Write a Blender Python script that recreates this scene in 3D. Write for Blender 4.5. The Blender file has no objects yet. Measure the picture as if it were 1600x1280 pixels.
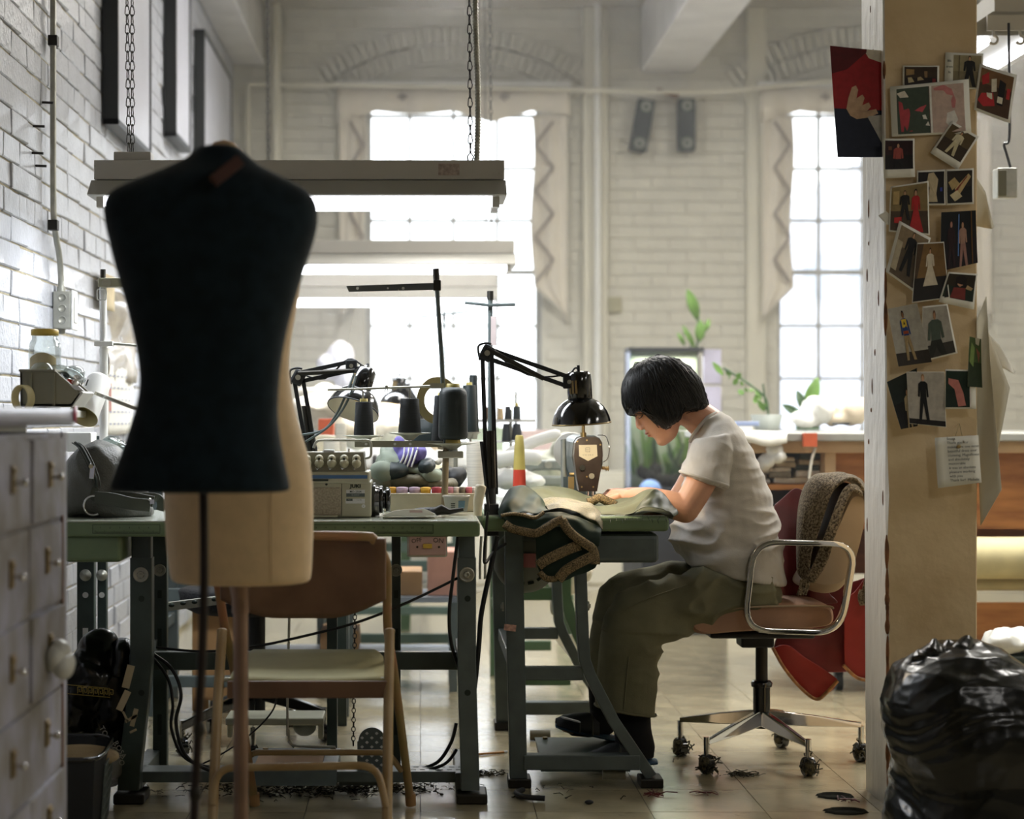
import bpy, bmesh, math, random
from mathutils import Vector, Matrix, noise
random.seed(7)
PI = math.pi
S = bpy.context.scene
COL = S.collection
V = Vector
# ------------------------------------------------------------------ camera
F, CX, CY, H = 3000.0, 657.0, 650.0, 1.05
cd = bpy.data.cameras.new('camera'); cam = bpy.data.objects.new('camera', cd); COL.objects.link(cam)
cam.location = (0, 0, H); cam.rotation_euler = (PI/2, 0, 0)
cd.sensor_width = 36; cd.lens = F/1600*36
cd.shift_x = (800-CX)/1600; cd.shift_y = (CY-640)/1600
cd.clip_start = .05; cd.clip_end = 200
cd.dof.use_dof = True; cd.dof.focus_distance = 5.5; cd.dof.aperture_fstop = 2.3; cd.dof.aperture_blades = 9
S.camera = cam
S.view_settings.view_transform = 'Standard'; S.view_settings.look = 'None'
S.view_settings.gamma = 1; S.view_settings.use_curve_mapping = False
S.view_settings.exposure = 0.18
S.cycles.use_denoising = True
S.cycles.max_bounces = 7; S.cycles.diffuse_bounces = 4; S.cycles.glossy_bounces = 3
S.cycles.transparent_max_bounces = 12; S.cycles.sample_clamp_indirect = 6
S.cycles.caustics_reflective = False; S.cycles.caustics_refractive = False
# ------------------------------------------------------------------ sky
w = bpy.data.worlds.new('sky'); S.world = w; w.use_nodes = True
bg = w.node_tree.nodes['Background']; bg.inputs[0].default_value = (.90, .95, 1, 1); bg.inputs[1].default_value = 3.5
LAMP_K = 1.75          # one knob for the fluorescent lamps
def lamp_light(name, kind, loc, energy, color, parent=None, size=1, size_y=.1, rot=(0,0,0)):
    d = bpy.data.lights.new(name, kind); d.energy = energy; d.color = color
    if kind == 'AREA': d.shape = 'RECTANGLE'; d.size = size; d.size_y = size_y
    else: d.shadow_soft_size = size
    o = bpy.data.objects.new(name, d); COL.objects.link(o); o.rotation_euler = rot
    o.location = V(loc) - (parent.location if parent else V((0,0,0)))
    if parent: o.parent = parent
    return o
# ------------------------------------------------------------------ helpers
def P(px, py, d): return V(((px-CX)/F*d, d, H-(py-CY)/F*d))
def hx(s):
    c = [int(s[i:i+2], 16)/255 for i in (0, 2, 4)]
    return tuple(x/12.92 if x <= .04045 else ((x+.055)/1.055)**2.4 for x in c) + (1,)
def M(name, col, rough=.6, metal=0, var=.12, scale=8, bump=0, bscale=40, emit=0, spec=.5, rnd=0, trans=0, alpha=1, coat=0, col2=None, stretch=(1,1,1), sheen=0):
    m = bpy.data.materials.new(name); m.use_nodes = True
    nt = m.node_tree; N = nt.nodes; L = nt.links; b = N['Principled BSDF']
    c = hx(col) if isinstance(col, str) else col
    c2 = hx(col2) if col2 else tuple(min(1, x*(1-var*2)) for x in c[:3]) + (1,)
    tc = N.new('ShaderNodeTexCoord'); mp = N.new('ShaderNodeMapping'); mp.inputs['Scale'].default_value = stretch
    L.new(tc.outputs['Object'], mp.inputs[0])
    nz = N.new('ShaderNodeTexNoise'); nz.inputs['Scale'].default_value = scale; nz.inputs['Detail'].default_value = 5
    L.new(mp.outputs[0], nz.inputs['Vector'])
    rp = N.new('ShaderNodeValToRGB'); rp.color_ramp.elements[0].position = .35; rp.color_ramp.elements[1].position = .65
    rp.color_ramp.elements[0].color = c2; rp.color_ramp.elements[1].color = c
    L.new(nz.outputs[0], rp.inputs[0]); out = rp.outputs[0]
    if rnd:
        oi = N.new('ShaderNodeObjectInfo'); mr = N.new('ShaderNodeMapRange')
        mr.inputs['To Min'].default_value = 1-rnd; mr.inputs['To Max'].default_value = 1+rnd*.5
        L.new(oi.outputs['Random'], mr.inputs[0])
        mx = N.new('ShaderNodeMix'); mx.data_type = 'RGBA'; mx.blend_type = 'MULTIPLY'; mx.inputs[0].default_value = 1
        L.new(out, mx.inputs[6]); L.new(mr.outputs[0], mx.inputs[7]); out = mx.outputs[2]
    L.new(out, b.inputs['Base Color'])
    b.inputs['Roughness'].default_value = rough; b.inputs['Metallic'].default_value = metal
    b.inputs['Specular IOR Level'].default_value = spec
    if coat: b.inputs['Coat Weight'].default_value = coat; b.inputs['Coat Roughness'].default_value = .15
    if sheen: b.inputs['Sheen Weight'].default_value = sheen
    if trans: b.inputs['Transmission Weight'].default_value = trans
    if alpha < 1: b.inputs['Alpha'].default_value = alpha
    if emit: b.inputs['Emission Color'].default_value = c; b.inputs['Emission Strength'].default_value = emit
    if bump:
        n2 = N.new('ShaderNodeTexNoise'); n2.inputs['Scale'].default_value = bscale; n2.inputs['Detail'].default_value = 6
        L.new(mp.outputs[0], n2.inputs['Vector'])
        bp = N.new('ShaderNodeBump'); bp.inputs['Strength'].default_value = bump; bp.inputs['Distance'].default_value = .01
        L.new(n2.outputs[0], bp.inputs['Height']); L.new(bp.outputs[0], b.inputs['Normal'])
    return m
def glass_mat(name, tint=(1,1,1,1), k=.12, fs=.5, ro=.05):
    m = bpy.data.materials.new(name); m.use_nodes = True; nt = m.node_tree; N = nt.nodes; L = nt.links
    N.remove(N['Principled BSDF']); o = N['Material Output']
    t = N.new('ShaderNodeBsdfTransparent'); t.inputs[0].default_value = tint
    g = N.new('ShaderNodeBsdfGlossy'); g.inputs['Roughness'].default_value = ro
    mx = N.new('ShaderNodeMixShader'); f = N.new('ShaderNodeLayerWeight'); f.inputs[0].default_value = .35
    mt = N.new('ShaderNodeMath'); mt.operation = 'MULTIPLY_ADD'; mt.inputs[1].default_value = fs; mt.inputs[2].default_value = k
    L.new(f.outputs['Fresnel'], mt.inputs[0]); L.new(mt.outputs[0], mx.inputs[0])
    L.new(t.outputs[0], mx.inputs[1]); L.new(g.outputs[0], mx.inputs[2]); L.new(mx.outputs[0], o.inputs[0])
    return m
class MB:
    def __init__(s): s.v = []; s.f = []; s.sm = []; s.mi = []; s.m = 0
    def add(s, vs, fs, smooth=False):
        k = len(s.v); s.v += [V(v) for v in vs]
        for f in fs: s.f.append([i+k for i in f]); s.sm.append(smooth); s.mi.append(s.m)
        return s
    def box(s, x0, x1, y0, y1, z0, z1):
        return s.obox(((x0+x1)/2, (y0+y1)/2, (z0+z1)/2), (abs(x1-x0), abs(y1-y0), abs(z1-z0)))
    def obox(s, c, sz, R=None):
        c = V(c); vs = []
        for i in (-.5, .5):
            for j in (-.5, .5):
                for k in (-.5, .5):
                    p = V((i*sz[0], j*sz[1], k*sz[2]))
                    vs.append(c + (R @ p if R else p))
        return s.add(vs, [(0,1,3,2),(4,6,7,5),(0,4,5,1),(2,3,7,6),(0,2,6,4),(1,5,7,3)])
    def pbox(s, x0, x1, y0, y1, d0, d1):        # measured rectangle on a front plane at depth d0, going back to d1
        a = P(x0, y1, d0); b = P(x1, y0, d0)
        return s.box(a.x, b.x, d0, d1, a.z, b.z)
    def beam(s, p0, p1, w, h, up=V((0,0,1))):   # rectangular bar between two points
        p0 = V(p0); p1 = V(p1); d = p1-p0; L = d.length; d.normalize()
        u = up - d*up.dot(d)
        if u.length < 1e-3: u = V((0,1,0)) - d*d.y
        u.normalize(); t = d.cross(u)
        R = Matrix((t, d, u)).transposed()
        return s.obox((p0+p1)/2, (w, L, h), R)
    def frame(s, d):
        a = V((0,0,1)) if abs(d.z) < .9 else V((1,0,0))
        u = d.cross(a).normalized(); return u, d.cross(u).normalized()
    def cyl(s, p0, p1, r0, r1=None, n=16, caps=True):
        p0 = V(p0); p1 = V(p1); r1 = r0 if r1 is None else r1; d = (p1-p0).normalized(); u, w_ = s.frame(d)
        vs = [p + (u*math.cos(2*PI*i/n) + w_*math.sin(2*PI*i/n))*r for p, r in ((p0, r0), (p1, r1)) for i in range(n)]
        s.add(vs, [(i, (i+1) % n, n+(i+1) % n, n+i) for i in range(n)], True)
        if caps: s.add(vs, [tuple(range(n))[::-1], tuple(range(n, 2*n))])
        return s
    def tube(s, pts, r, n=8, caps=True):
        pts = [V(p) for p in pts]; m = len(pts); rr = r if isinstance(r, (list, tuple)) else [r]*m
        vs = []; u = None
        for i, p in enumerate(pts):
            d = (pts[min(i+1, m-1)] - pts[max(i-1, 0)]).normalized()
            if u is None: u, _ = s.frame(d)
            u = (u - d*u.dot(d)).normalized(); w_ = d.cross(u)
            vs += [p + (u*math.cos(2*PI*k/n) + w_*math.sin(2*PI*k/n))*rr[i] for k in range(n)]
        fs = [(i*n+k, i*n+(k+1) % n, (i+1)*n+(k+1) % n, (i+1)*n+k) for i in range(m-1) for k in range(n)]
        s.add(vs, fs, True)
        if caps: s.add(vs, [tuple(range(n))[::-1], tuple(range((m-1)*n, m*n))])
        return s
    def lathe(s, o, prof, axis=(0,0,1), n=24):
        o = V(o); d = V(axis).normalized(); u, w_ = s.frame(d); vs = []
        for h, r in prof: vs += [o + d*h + (u*math.cos(2*PI*k/n) + w_*math.sin(2*PI*k/n))*max(r, 1e-4) for k in range(n)]
        m = len(prof)
        return s.add(vs, [(i*n+k, i*n+(k+1) % n, (i+1)*n+(k+1) % n, (i+1)*n+k) for i in range(m-1) for k in range(n)], True)
    def loft(s, rings, caps=True, smooth=True):
        n = len(rings[0]); vs = [p for r in rings for p in r]; m = len(rings)
        s.add(vs, [(i*n+k, i*n+(k+1) % n, (i+1)*n+(k+1) % n, (i+1)*n+k) for i in range(m-1) for k in range(n)], smooth)
        if caps: s.add(vs, [tuple(range(n))[::-1], tuple(range((m-1)*n, m*n))], smooth)
        return s
    def grid(s, rows, smooth=True):
        n = len(rows[0]); vs = [p for r in rows for p in r]
        return s.add(vs, [(i*n+k, i*n+k+1, (i+1)*n+k+1, (i+1)*n+k) for i in range(len(rows)-1) for k in range(n-1)], smooth)
    def prism(s, poly, vec):
        n = len(poly); vs = [V(p) for p in poly] + [V(p)+V(vec) for p in poly]
        return s.add(vs, [tuple(range(n)), tuple(range(n, 2*n))[::-1]] + [(i, n+i, n+(i+1) % n, (i+1) % n) for i in range(n)])
    def ell(s, c, rx, ry=None, rz=None, R=None, nu=16, nv=10):
        ry = ry or rx; rz = rz or rx; c = V(c); rings = []
        for j in range(nv+1):
            t = PI*j/nv
            ring = []
            for i in range(nu):
                a = 2*PI*i/nu
                p = V((rx*math.sin(t)*math.cos(a), ry*math.sin(t)*math.sin(a), rz*math.cos(t)))
                if j in (0, nv): p = V((rx*.02*math.cos(a), ry*.02*math.sin(a), rz*math.cos(t)))
                ring.append(c + (R @ p if R else p))
            rings.append(ring)
        return s.loft(rings)
    def mesh(s, name, off=V((0,0,0))):
        me = bpy.data.meshes.new(name); me.from_pydata([v-off for v in s.v], [], s.f)
        me.polygons.foreach_set('use_smooth', s.sm); me.polygons.foreach_set('material_index', s.mi)
        bm = bmesh.new(); bm.from_mesh(me); bmesh.ops.recalc_face_normals(bm, faces=bm.faces); bm.to_mesh(me); bm.free()
        return me
    def build(s, name, mat, parent=None, bevel=0, sub=0, solid=0, seg=2):
        root = parent
        while root is not None and root.parent: root = root.parent
        off = root.location.copy() if root else (V(s.origin) if hasattr(s, 'origin') else V((0,0,0)))
        me = s.mesh(name, off); mats = mat if isinstance(mat, (list, tuple)) else [mat]
        for m_ in mats: me.materials.append(m_)
        o = bpy.data.objects.new(name, me); COL.objects.link(o)
        if parent: o.parent = parent
        else: o.location = off
        if solid: d = o.modifiers.new('s', 'SOLIDIFY'); d.thickness = solid; d.offset = 0
        if bevel: d = o.modifiers.new('b', 'BEVEL'); d.width = bevel; d.segments = seg; d.limit_method = 'ANGLE'
        if sub: d = o.modifiers.new('u', 'SUBSURF'); d.levels = sub; d.render_levels = sub
        return o
    def at(s, *o): s.origin = V(o); return s
def tag(o, label=None, cat=None, group=None, kind=None):
    if label: o['label'] = label
    if cat: o['category'] = cat
    if group: o['group'] = group
    if kind: o['kind'] = kind
    return o
def thing(name, label, cat, loc, group=None):
    o = bpy.data.objects.new(name, None); COL.objects.link(o); o.location = V(loc); o.empty_display_size = .05
    return tag(o, label, cat, group)
def struct(o): return tag(o, kind='structure')
def copy_tree(o, parent=None):
    c = o.copy(); COL.objects.link(c)
    if parent: c.parent = parent
    for ch in list(o.children): copy_tree(ch, c)
    return c
def arc(c, r, a0, a1, n, u=V((1,0,0)), v=V((0,0,1))):
    return [V(c) + u*r*math.cos(math.radians(a0+(a1-a0)*i/n)) + v*r*math.sin(math.radians(a0+(a1-a0)*i/n)) for i in range(n+1)]
def smooth_path(pts, k=6):       # Catmull-Rom
    pts = [V(p) for p in pts]; out = []
    for i in range(len(pts)-1):
        a = pts[max(i-1,0)]; b = pts[i]; c = pts[i+1]; d = pts[min(i+2, len(pts)-1)]
        for j in range(k):
            t = j/k
            out.append(.5*((2*b) + (c-a)*t + (2*a-5*b+4*c-d)*t*t + (3*b-a-3*c+d)*t**3))
    return out + [pts[-1]]
def round_path(pts, r, k=5, closed=False):   # polyline with rounded corners
    pts = [V(p) for p in pts]; n = len(pts); out = []
    for i in range(n):
        if not closed and i in (0, n-1): out.append(pts[i]); continue
        a = pts[i-1]; b = pts[i]; c = pts[(i+1) % n]
        q = b+(a-b).normalized()*r; w_ = b+(c-b).normalized()*r
        for j in range(k+1):
            t = j/k; out.append(q*(1-t)**2 + b*2*t*(1-t) + w_*t*t)
    return out + ([out[0]] if closed else [])
def ring(c, u, v, n=24, p=2.0):
    c = V(c); u = V(u); v = V(v); out = []
    for i in range(n):
        a = 2*PI*i/n; ca, sa = math.cos(a), math.sin(a)
        out.append(c + u*math.copysign(abs(ca)**(2/p), ca) + v*math.copysign(abs(sa)**(2/p), sa))
    return out
def organic(mb, name, mats, parent, voxel=.006, smooth=4, disp=None, label=None):
    root = parent
    while root is not None and root.parent: root = root.parent
    off = root.location.copy() if root else V((0,0,0))
    me = mb.mesh('tmp'); o = bpy.data.objects.new('tmp', me); COL.objects.link(o)
    r = o.modifiers.new('r', 'REMESH'); r.mode = 'VOXEL'; r.voxel_size = voxel; r.use_smooth_shade = True
    if smooth: q = o.modifiers.new('q', 'SMOOTH'); q.factor = .5; q.iterations = smooth
    dg = bpy.context.evaluated_depsgraph_get()
    m2 = bpy.data.meshes.new_from_object(o.evaluated_get(dg)); bpy.data.objects.remove(o); bpy.data.meshes.remove(me)
    if disp:
        ns = [v.normal.copy() for v in m2.vertices]
        for v, n in zip(m2.vertices, ns): v.co = v.co + n*disp(v.co, n)
    for v in m2.vertices: v.co -= off
    for p in m2.polygons: p.use_smooth = True
    m2.materials.clear()
    for m_ in (mats if isinstance(mats, (list, tuple)) else [mats]): m2.materials.append(m_)
    m2.name = name
    ob = bpy.data.objects.new(name, m2); COL.objects.link(ob)
    if parent: ob.parent = parent
    return ob
def text(s, size, loc, mat, parent, name='lettering', rot=(PI/2,0,0), ext=.0003, bold=0, sx=1, al='CENTER'):
    c = bpy.data.curves.new('t', 'FONT'); c.body = s; c.size = size; c.extrude = ext; c.align_x = al; c.align_y = 'CENTER'; c.offset = bold; c.resolution_u = 2
    o = bpy.data.objects.new('t', c); COL.objects.link(o)
    me = bpy.data.meshes.new_from_object(o.evaluated_get(bpy.context.evaluated_depsgraph_get()))
    bpy.data.objects.remove(o); me.name = name; me.materials.clear(); me.materials.append(mat)
    o = bpy.data.objects.new(name, me); COL.objects.link(o)
    root = parent
    while root is not None and root.parent: root = root.parent
    o.location = V(loc) - (root.location if root else V((0,0,0))); o.rotation_euler = rot; o.scale = (sx, 1, 1)
    if parent: o.parent = parent
    return o
def facet(p, s, seed=0):      # sharp-creased crumple: ridges between Voronoi cells
    d, _ = noise.voronoi(V(p)*s + V((seed, seed*.7, -seed)))
    return d[0]
def nz(p, s=1, o=0): return noise.noise(V(p)*s + V((o, o*1.7, -o)))
# ------------------------------------------------------------------ materials
m_brick = M('painted_brick', 'c3c6cf', .38, var=.05, scale=14, bump=.5, bscale=60, rnd=.07, coat=.25)
m_mortar = M('mortar_gap', 'c2b798', .8, var=.2, scale=20)
m_backbrick = M('cream_painted_brick', 'd3d0c3', .6, var=.05, scale=5, bump=.3, bscale=30, rnd=.05)
m_refl = M('reflector_enamel', 'a3a199', .45, var=.03)
m_bar = M('glazing_paint', 'b9b9b4', .5)
m_cream = M('cream_paint', 'd8d4c4', .6, var=.05, scale=2)
m_ceiling = M('ceiling_paint', 'b4b0a4', .7, var=.05, scale=2)
m_beam = M('beam_paint', 'd6d5d6', .5, var=.08, scale=4, bump=.3, bscale=12)
m_tile = M('vinyl_tile', 'bdb293', .2, var=.1, scale=5, col2='a1967a', bump=.06, bscale=90, rnd=.07, coat=.5)
m_screed = M('dark_screed', '57503c', .6)
m_whitep = M('white_paint', 'e4e4e0', .45, var=.04)
m_white = M('white_enamel', 'bdbab2', .35, var=.03)
m_steel = M('galvanised_steel', 'b9b9ae', .4, .6, var=.1, scale=30)
m_chrome = M('chrome', 'd8d8d8', .08, 1, var=.02)
m_iron = M('dark_iron', '3a3833', .45, .7)
m_black = M('black_gloss', '0c0d0d', .12, var=.2, coat=.6)
m_blackm = M('black_matt', '202327', .6, var=.2)
m_frame = M('black_frame', '0f1412', .4)
m_art = M('framed_print', 'dfe1ee', .5, var=.08, scale=3, coat=.1)
m_tube = M('lit_tube', 'f4f6ff', .3, emit=5.5, var=0)
m_green = M('green_worktop_edge', '6f8463', .4, var=.1, scale=9)
m_greend = M('dark_green_enamel', '3d4a45', .4, var=.15, scale=12, bump=.08)
m_greent = M('green_enamel', '4f6d4c', .45, var=.12)
m_top = M('worktop', 'b3b9ab', .25, var=.06, coat=.4)
m_greyleg = M('grey_green_leg', '5b6666', .4, var=.12, scale=15, bump=.08)
m_ink = M('black_ink', '1b2a22', .6)
m_beige = M('beige_chair_paint', 'a28c66', .4, var=.12, scale=10, col2='8a7048')
m_beiges = M('beige_seat', 'a19b72', .8, var=.08)
m_brownb = M('brown_back', '705440', .5, var=.12, col2='5c4231')
m_wood = M('wood', 'b0753c', .5, var=.15, scale=4, stretch=(1,1,6), col2='8a5424')
m_woodl = M('pale_wood', 'c9a982', .5, var=.1)
m_cab = M('aged_lilac_paint', 'a6a7b8', .5, var=.15, scale=9, col2='88847f', bump=.3, bscale=30)
m_cabt = M('cabinet_top_paint', '9d9fb4', .35, var=.08, scale=9)
m_brass = M('brass', '9b865c', .4, .7)
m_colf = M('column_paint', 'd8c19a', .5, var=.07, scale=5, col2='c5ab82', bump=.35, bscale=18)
m_collit = M('column_lit_side', 'e6e2da', .5, var=.06, scale=6, bump=.6, bscale=25, stretch=(1,1,.4))  # post paint made paler for the light falling on its left side
m_chip = M('chipped_wood', '8a5a36', .8, var=.3, scale=40)
m_bblack = M('black_jersey', '1b2931', .95, var=.2, scale=30, spec=.15, sheen=.12)
m_form = M('form_linen', 'd9bd93', .8, var=.05, scale=30, sheen=.2)
m_formw = M('form_linen_seam', 'c2a67d', .8)
m_skin = M('skin', 'd3a283', .5, var=.06, scale=10, col2='c8937a')
m_hair = M('black_hair', '0f0e0e', .42, var=.3, scale=25)
m_shirt = M('grey_tshirt', 'c3bfb8', .9, var=.05, scale=18, bump=.1, bscale=300, sheen=.2)
m_trou = M('olive_trousers', '7a785f', .85, var=.12, scale=12, bump=.12, bscale=250)
m_sock = M('black_sock', '090b10', .9)
m_shoe = M('dark_slipper', '1c2226', .6)
m_sole = M('blue_sole', '3f6180', .6)
m_lip = M('lips', 'b06a58', .5)
m_uph = M('tan_upholstery', 'b08a72', .85, var=.08, scale=14, bump=.1, bscale=300)
m_uphb = M('taupe_upholstery', 'a8957e', .7, var=.06)
m_scarf = M('tweed_scarf', '9b8d76', 1, var=.35, scale=160, col2='3d3327', bump=.9, bscale=220)
m_red = M('red_silk', '74121a', .5, var=.2, scale=5, col2='4a0c12', sheen=.1)
m_redl = M('red_sheer', '96221c', .5, var=.15, scale=8)
m_gold = M('gold_brocade', 'ab946c', .55, .2, var=.35, scale=330, col2='3b3322', bump=.6, bscale=500)
m_goldr = M('gold_edge_on_red', 'b9804a', .5, var=.3, scale=60)
m_cloth = M('dark_green_satin', '1d3127', .6, var=.15, scale=7, spec=.3)
m_clothl = M('sage_cotton', '5f634d', .8, var=.12, scale=12)
m_bag = M('black_plastic', '0b0d0b', .27, var=.1, spec=.45)
m_bagw = M('white_plastic', 'dfe0da', .35, var=.06, alpha=.9)
m_leather = M('grey_leather', '5e5f5a', .42, var=.12, scale=20, bump=.3, bscale=220)
m_strap = M('strap_leather', '43483f', .45, var=.12)
m_greybin = M('grey_bin', '94927f', .5)
m_tapec = M('cream_tape', 'd9cf9f', .5, var=.05)
m_yel = M('yellow_lid', 'd9b94e', .4)
m_red2 = M('red_plastic', 'd64530', .4)
m_spool = M('charcoal_thread', '2e3236', .7, var=.1, scale=4, bump=.25, bscale=8, stretch=(1,1,110))
m_spoolg = M('dark_green_thread', '1f2b2c', .45, var=.1, bump=.2, bscale=8, stretch=(1,1,110))
m_spoolw = M('white_thread', 'dcd6c8', .7, bump=.15, bscale=8, stretch=(1,1,50))
m_cone = M('yellow_core', 'd2c069', .5)
m_jukib = M('machine_enamel', 'b3b19b', .4, var=.05, scale=20)
m_jukid = M('machine_grey', '8d8b7d', .4, var=.06)
m_blue = M('blue_stripe', '4a74a6', .4)
m_label = M('silver_label', 'd8dadb', .35)
m_brownm = M('brown_machine', '3d332e', .35, .3, var=.2, scale=20, bump=.1)
m_ivory = M('ivory_plate', 'ece3c8', .4)
m_pinkp = M('pink_plate', 'c9aaa4', .5, var=.12)
m_glass = glass_mat('clear_glass', k=.04)
m_glaz = glass_mat('picture_glass', k=0, fs=.22, ro=.25)
m_jarg = glass_mat('jar_glass', tint=(.93,.97,.96,1), k=.12)
m_paper = M('paper', 'e6e4da', .7, var=.03)
m_papert = M('translucent_paper', 'd9d3c0', .7, var=.05)
m_leaf = M('leaf_green', '6f9a3f', .5, var=.2)
m_leafd = M('dark_leaf', '47653f', .5, var=.2)
m_curt = M('curtain_cloth', 'ddd6c8', .8, var=.04, scale=6)
m_trim = M('curtain_trim', 'a39a90', .8)
m_orange = M('orange_card', 'd2623a', .6)
m_purple = M('purple_cloth', '6c63a8', .8, var=.15, scale=9)
m_dust = M('grey_lint', '5d5742', 1, var=.5, scale=90, col2='25251c', bump=1, bscale=120)
m_cable = M('black_cable', '0d0f10', .45)
m_olive = M('olive_bag', '6b6652', .7, var=.15)
m_kraft = M('brown_card', 'a98256', .7)
m_sensor = M('grey_plastic', '9aa09a', .5)
m_formp = M('stand_metal', '9b7f6d', .3, .5, var=.2, scale=6)
# ------------------------------------------------------------------ setting
WX, WY, CZ = -1.17, 12.0, 3.60
RX = 5.2
def brick(mb, x0, x1, y0, y1, z0, z1, axis, jit=.0022, b=.004):
    # one brick with a chamfered, slightly uneven face; axis 'x' faces +X, 'y' faces -Y
    j = lambda: random.uniform(-jit, jit)
    if axis == 'x':
        f = x1+j()
        vs = [(x0,y0,z0),(x0,y1,z0),(x0,y1,z1),(x0,y0,z1),
              (f-b,y0,z0),(f-b,y1,z0),(f-b,y1,z1),(f-b,y0,z1),
              (f+j(),y0+b,z0+b),(f+j(),y1-b,z0+b),(f+j(),y1-b,z1-b),(f+j(),y0+b,z1-b)]
    else:
        f = y0+j()
        vs = [(x0,y1,z0),(x1,y1,z0),(x1,y1,z1),(x0,y1,z1),
              (x0,f+b,z0),(x1,f+b,z0),(x1,f+b,z1),(x0,f+b,z1),
              (x0+b,f+j(),z0+b),(x1-b,f+j(),z0+b),(x1-b,f+j(),z1-b),(x0+b,f+j(),z1-b)]
    fs = [(8,9,10,11),(4,5,9,8),(5,6,10,9),(6,7,11,10),(7,4,8,11),(0,1,5,4),(1,2,6,5),(2,3,7,6),(3,0,4,7)]
    mb.add(vs, fs)
# floor
fl = struct(MB().box(-1.6, RX+.2, -3.5, WY+.3, -.06, -.004).build('floor', m_screed))
tile = None; T = .305
holes = [P(1305, 1245, 3000*H/595.), P(1322, 1269, 3000*H/619.)]
for j in range(-1, 17):
    for i in range(-4, 10):
        x0 = i*T; y0 = 5.09+(j-1)*T
        d = (y0 if y0 > 1 else 1)
        pxl = CX+F*x0/(y0+T); 
        if pxl > 1640: continue
        if tile is None:
            tile = MB().box(.0012, T-.0012, .0012, T-.0012, -.006, 0).build('tile', m_tile, fl, bevel=0); t = tile
        else:
            t = tile.copy(); COL.objects.link(t)
        t.location = (x0, y0, 0)
mb = MB().box(-1.6, RX, -3.5, 5.09-2*T, -.006, 0).box(-1.6, RX, 5.09+16*T, WY, -.006, 0).box(10*T, RX, 5.09-2*T, 5.09+16*T, -.006, 0)
mb.build('tiled_field', m_tile, fl)
for k, (hp, rx_, ry_) in enumerate(((holes[0], .045, .02), (holes[1], .052, .02))):
    mb = MB(); rr = []
    for q, (s_, z_) in enumerate(((1.12, .0005), (1.0, .006), (.9, .0008), (.3, .0003))):
        rr.append([V((hp.x+rx_*s_*math.cos(a*PI/10)*(1+.1*math.sin(a*3)), hp.y+ry_*1.9*s_*math.sin(a*PI/10), z_)) for a in range(20)])
    mb.loft(rr).build('floor_patch', M('dark_patch%d' % k, '1e1d12', .95, var=.3, scale=60, spec=.1), fl)
# left wall
wl = struct(MB().box(WX-.25, WX-.007, -3.5, WY+.3, 0, CZ).build('wall_left', m_mortar))
BL, BH, G = .218, .0765, .0034
base_b = {}
def left_bricks():
    stuff = MB(); n = 0; fam = []
    for kind, L in (('s', BL-G), ('h', BL/2-G)):
        for v_ in range(6):
            mb = MB(); brick(mb, -.03, 0, 0, L, 0, BH-G*1.3, 'x'); me = mb.mesh('brick'); me.materials.append(m_brick); fam.append((kind, me))
    for c in range(46):
        z0 = .02 + c*BH; y = 3.1 + (BL/2 if c % 2 else 0); head = (c % 6 == 3)
        while y < 12:
            L = (BL/2 if head or random.random() < .10 else BL)
            if z0+BH > CZ-.02: break
            near = 5.22 < y < 7.12 and .2 < z0 < 2.66 and n < 300
            vis = H+(z0-H) > 0
            if near:
                me = random.choice([m_ for k_, m_ in fam if k_ == ('s' if L == BL else 'h')])
                o = bpy.data.objects.new('brick', me); COL.objects.link(o); o.parent = wl
                o.location = (WX+random.uniform(-.003, .003), y, z0+random.uniform(-.0015, .0015)); n += 1
            else:
                f = WX+random.uniform(-.003, .003)
                brick(stuff, WX-.03, f, y, y+L-G, z0, z0+BH-G*1.3, 'x')
            y += L
    tag(stuff.build('brickwork', m_brick, wl), kind='stuff')
left_bricks()
# back wall with two window openings
W1 = ((571-CX)/250, (847-CX)/250); W2 = ((1216-CX)/250, (1492-CX)/250)
ZB = H-(716-CY)/250; ZT = H+(CY-150)/250
wb = MB()
for x0, x1 in ((-1.5, W1[0]), (W1[1], W2[0]), (W2[1], RX)): wb.box(x0, x1, WY+.012, WY+.3, 0, CZ)
for a, b in (W1, W2): wb.box(a, b, WY+.012, WY+.3, 0, ZB).box(a, b, WY+.012, WY+.3, ZT, CZ)
wb = struct(wb.build('wall_back', m_backbrick))
mb = MB()
for c in range(46):
    z0 = .02+c*BH; x = WX+(BL/2 if c % 2 else 0)
    if z0+BH > CZ: break
    while x < 4.2:
        hit = any(x+BL > a-.005 and x < b+.005 and z0+BH > ZB and z0 < ZT for a, b in (W1, W2))
        if not hit: brick(mb, x, x+BL-.0018, WY+random.uniform(-.002, .002), WY+.03, z0, z0+BH-.0022, 'y', .001, .0022)
        x += BL
tag(mb.build('brickwork', m_backbrick, wb), kind='stuff')
for (a, b) in (W1, W2):      # shallow brick arch over each window
    cx = (a+b)/2; mb = MB()
    R_ = 1.25; cz = ZT+.16-R_
    for k in range(-17, 18):
        an = math.radians(90+k*2.05)
        for rr in (0, .115):
            c = V((cx+(R_+.1+rr)*math.cos(an), WY-.012, cz+(R_+.1+rr)*math.sin(an)))
            mb.obox(c, (.04, .05, .105), Matrix.Rotation(-(an-PI/2), 3, 'Y'))
    tag(mb.build('brick_arch', m_backbrick, wb, bevel=.004, seg=1), kind='stuff')
# pilasters and pipes of the back wall
struct(MB().box((910-CX)/250, (948-CX)/250, WY-.07, WY, 0, CZ).build('trim_1', m_cream, bevel=.01))
struct(MB().box((1165-CX)/250, (1195-CX)/250, WY-.05, WY, 0, CZ).build('trim_2', m_cream, bevel=.01))
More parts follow.
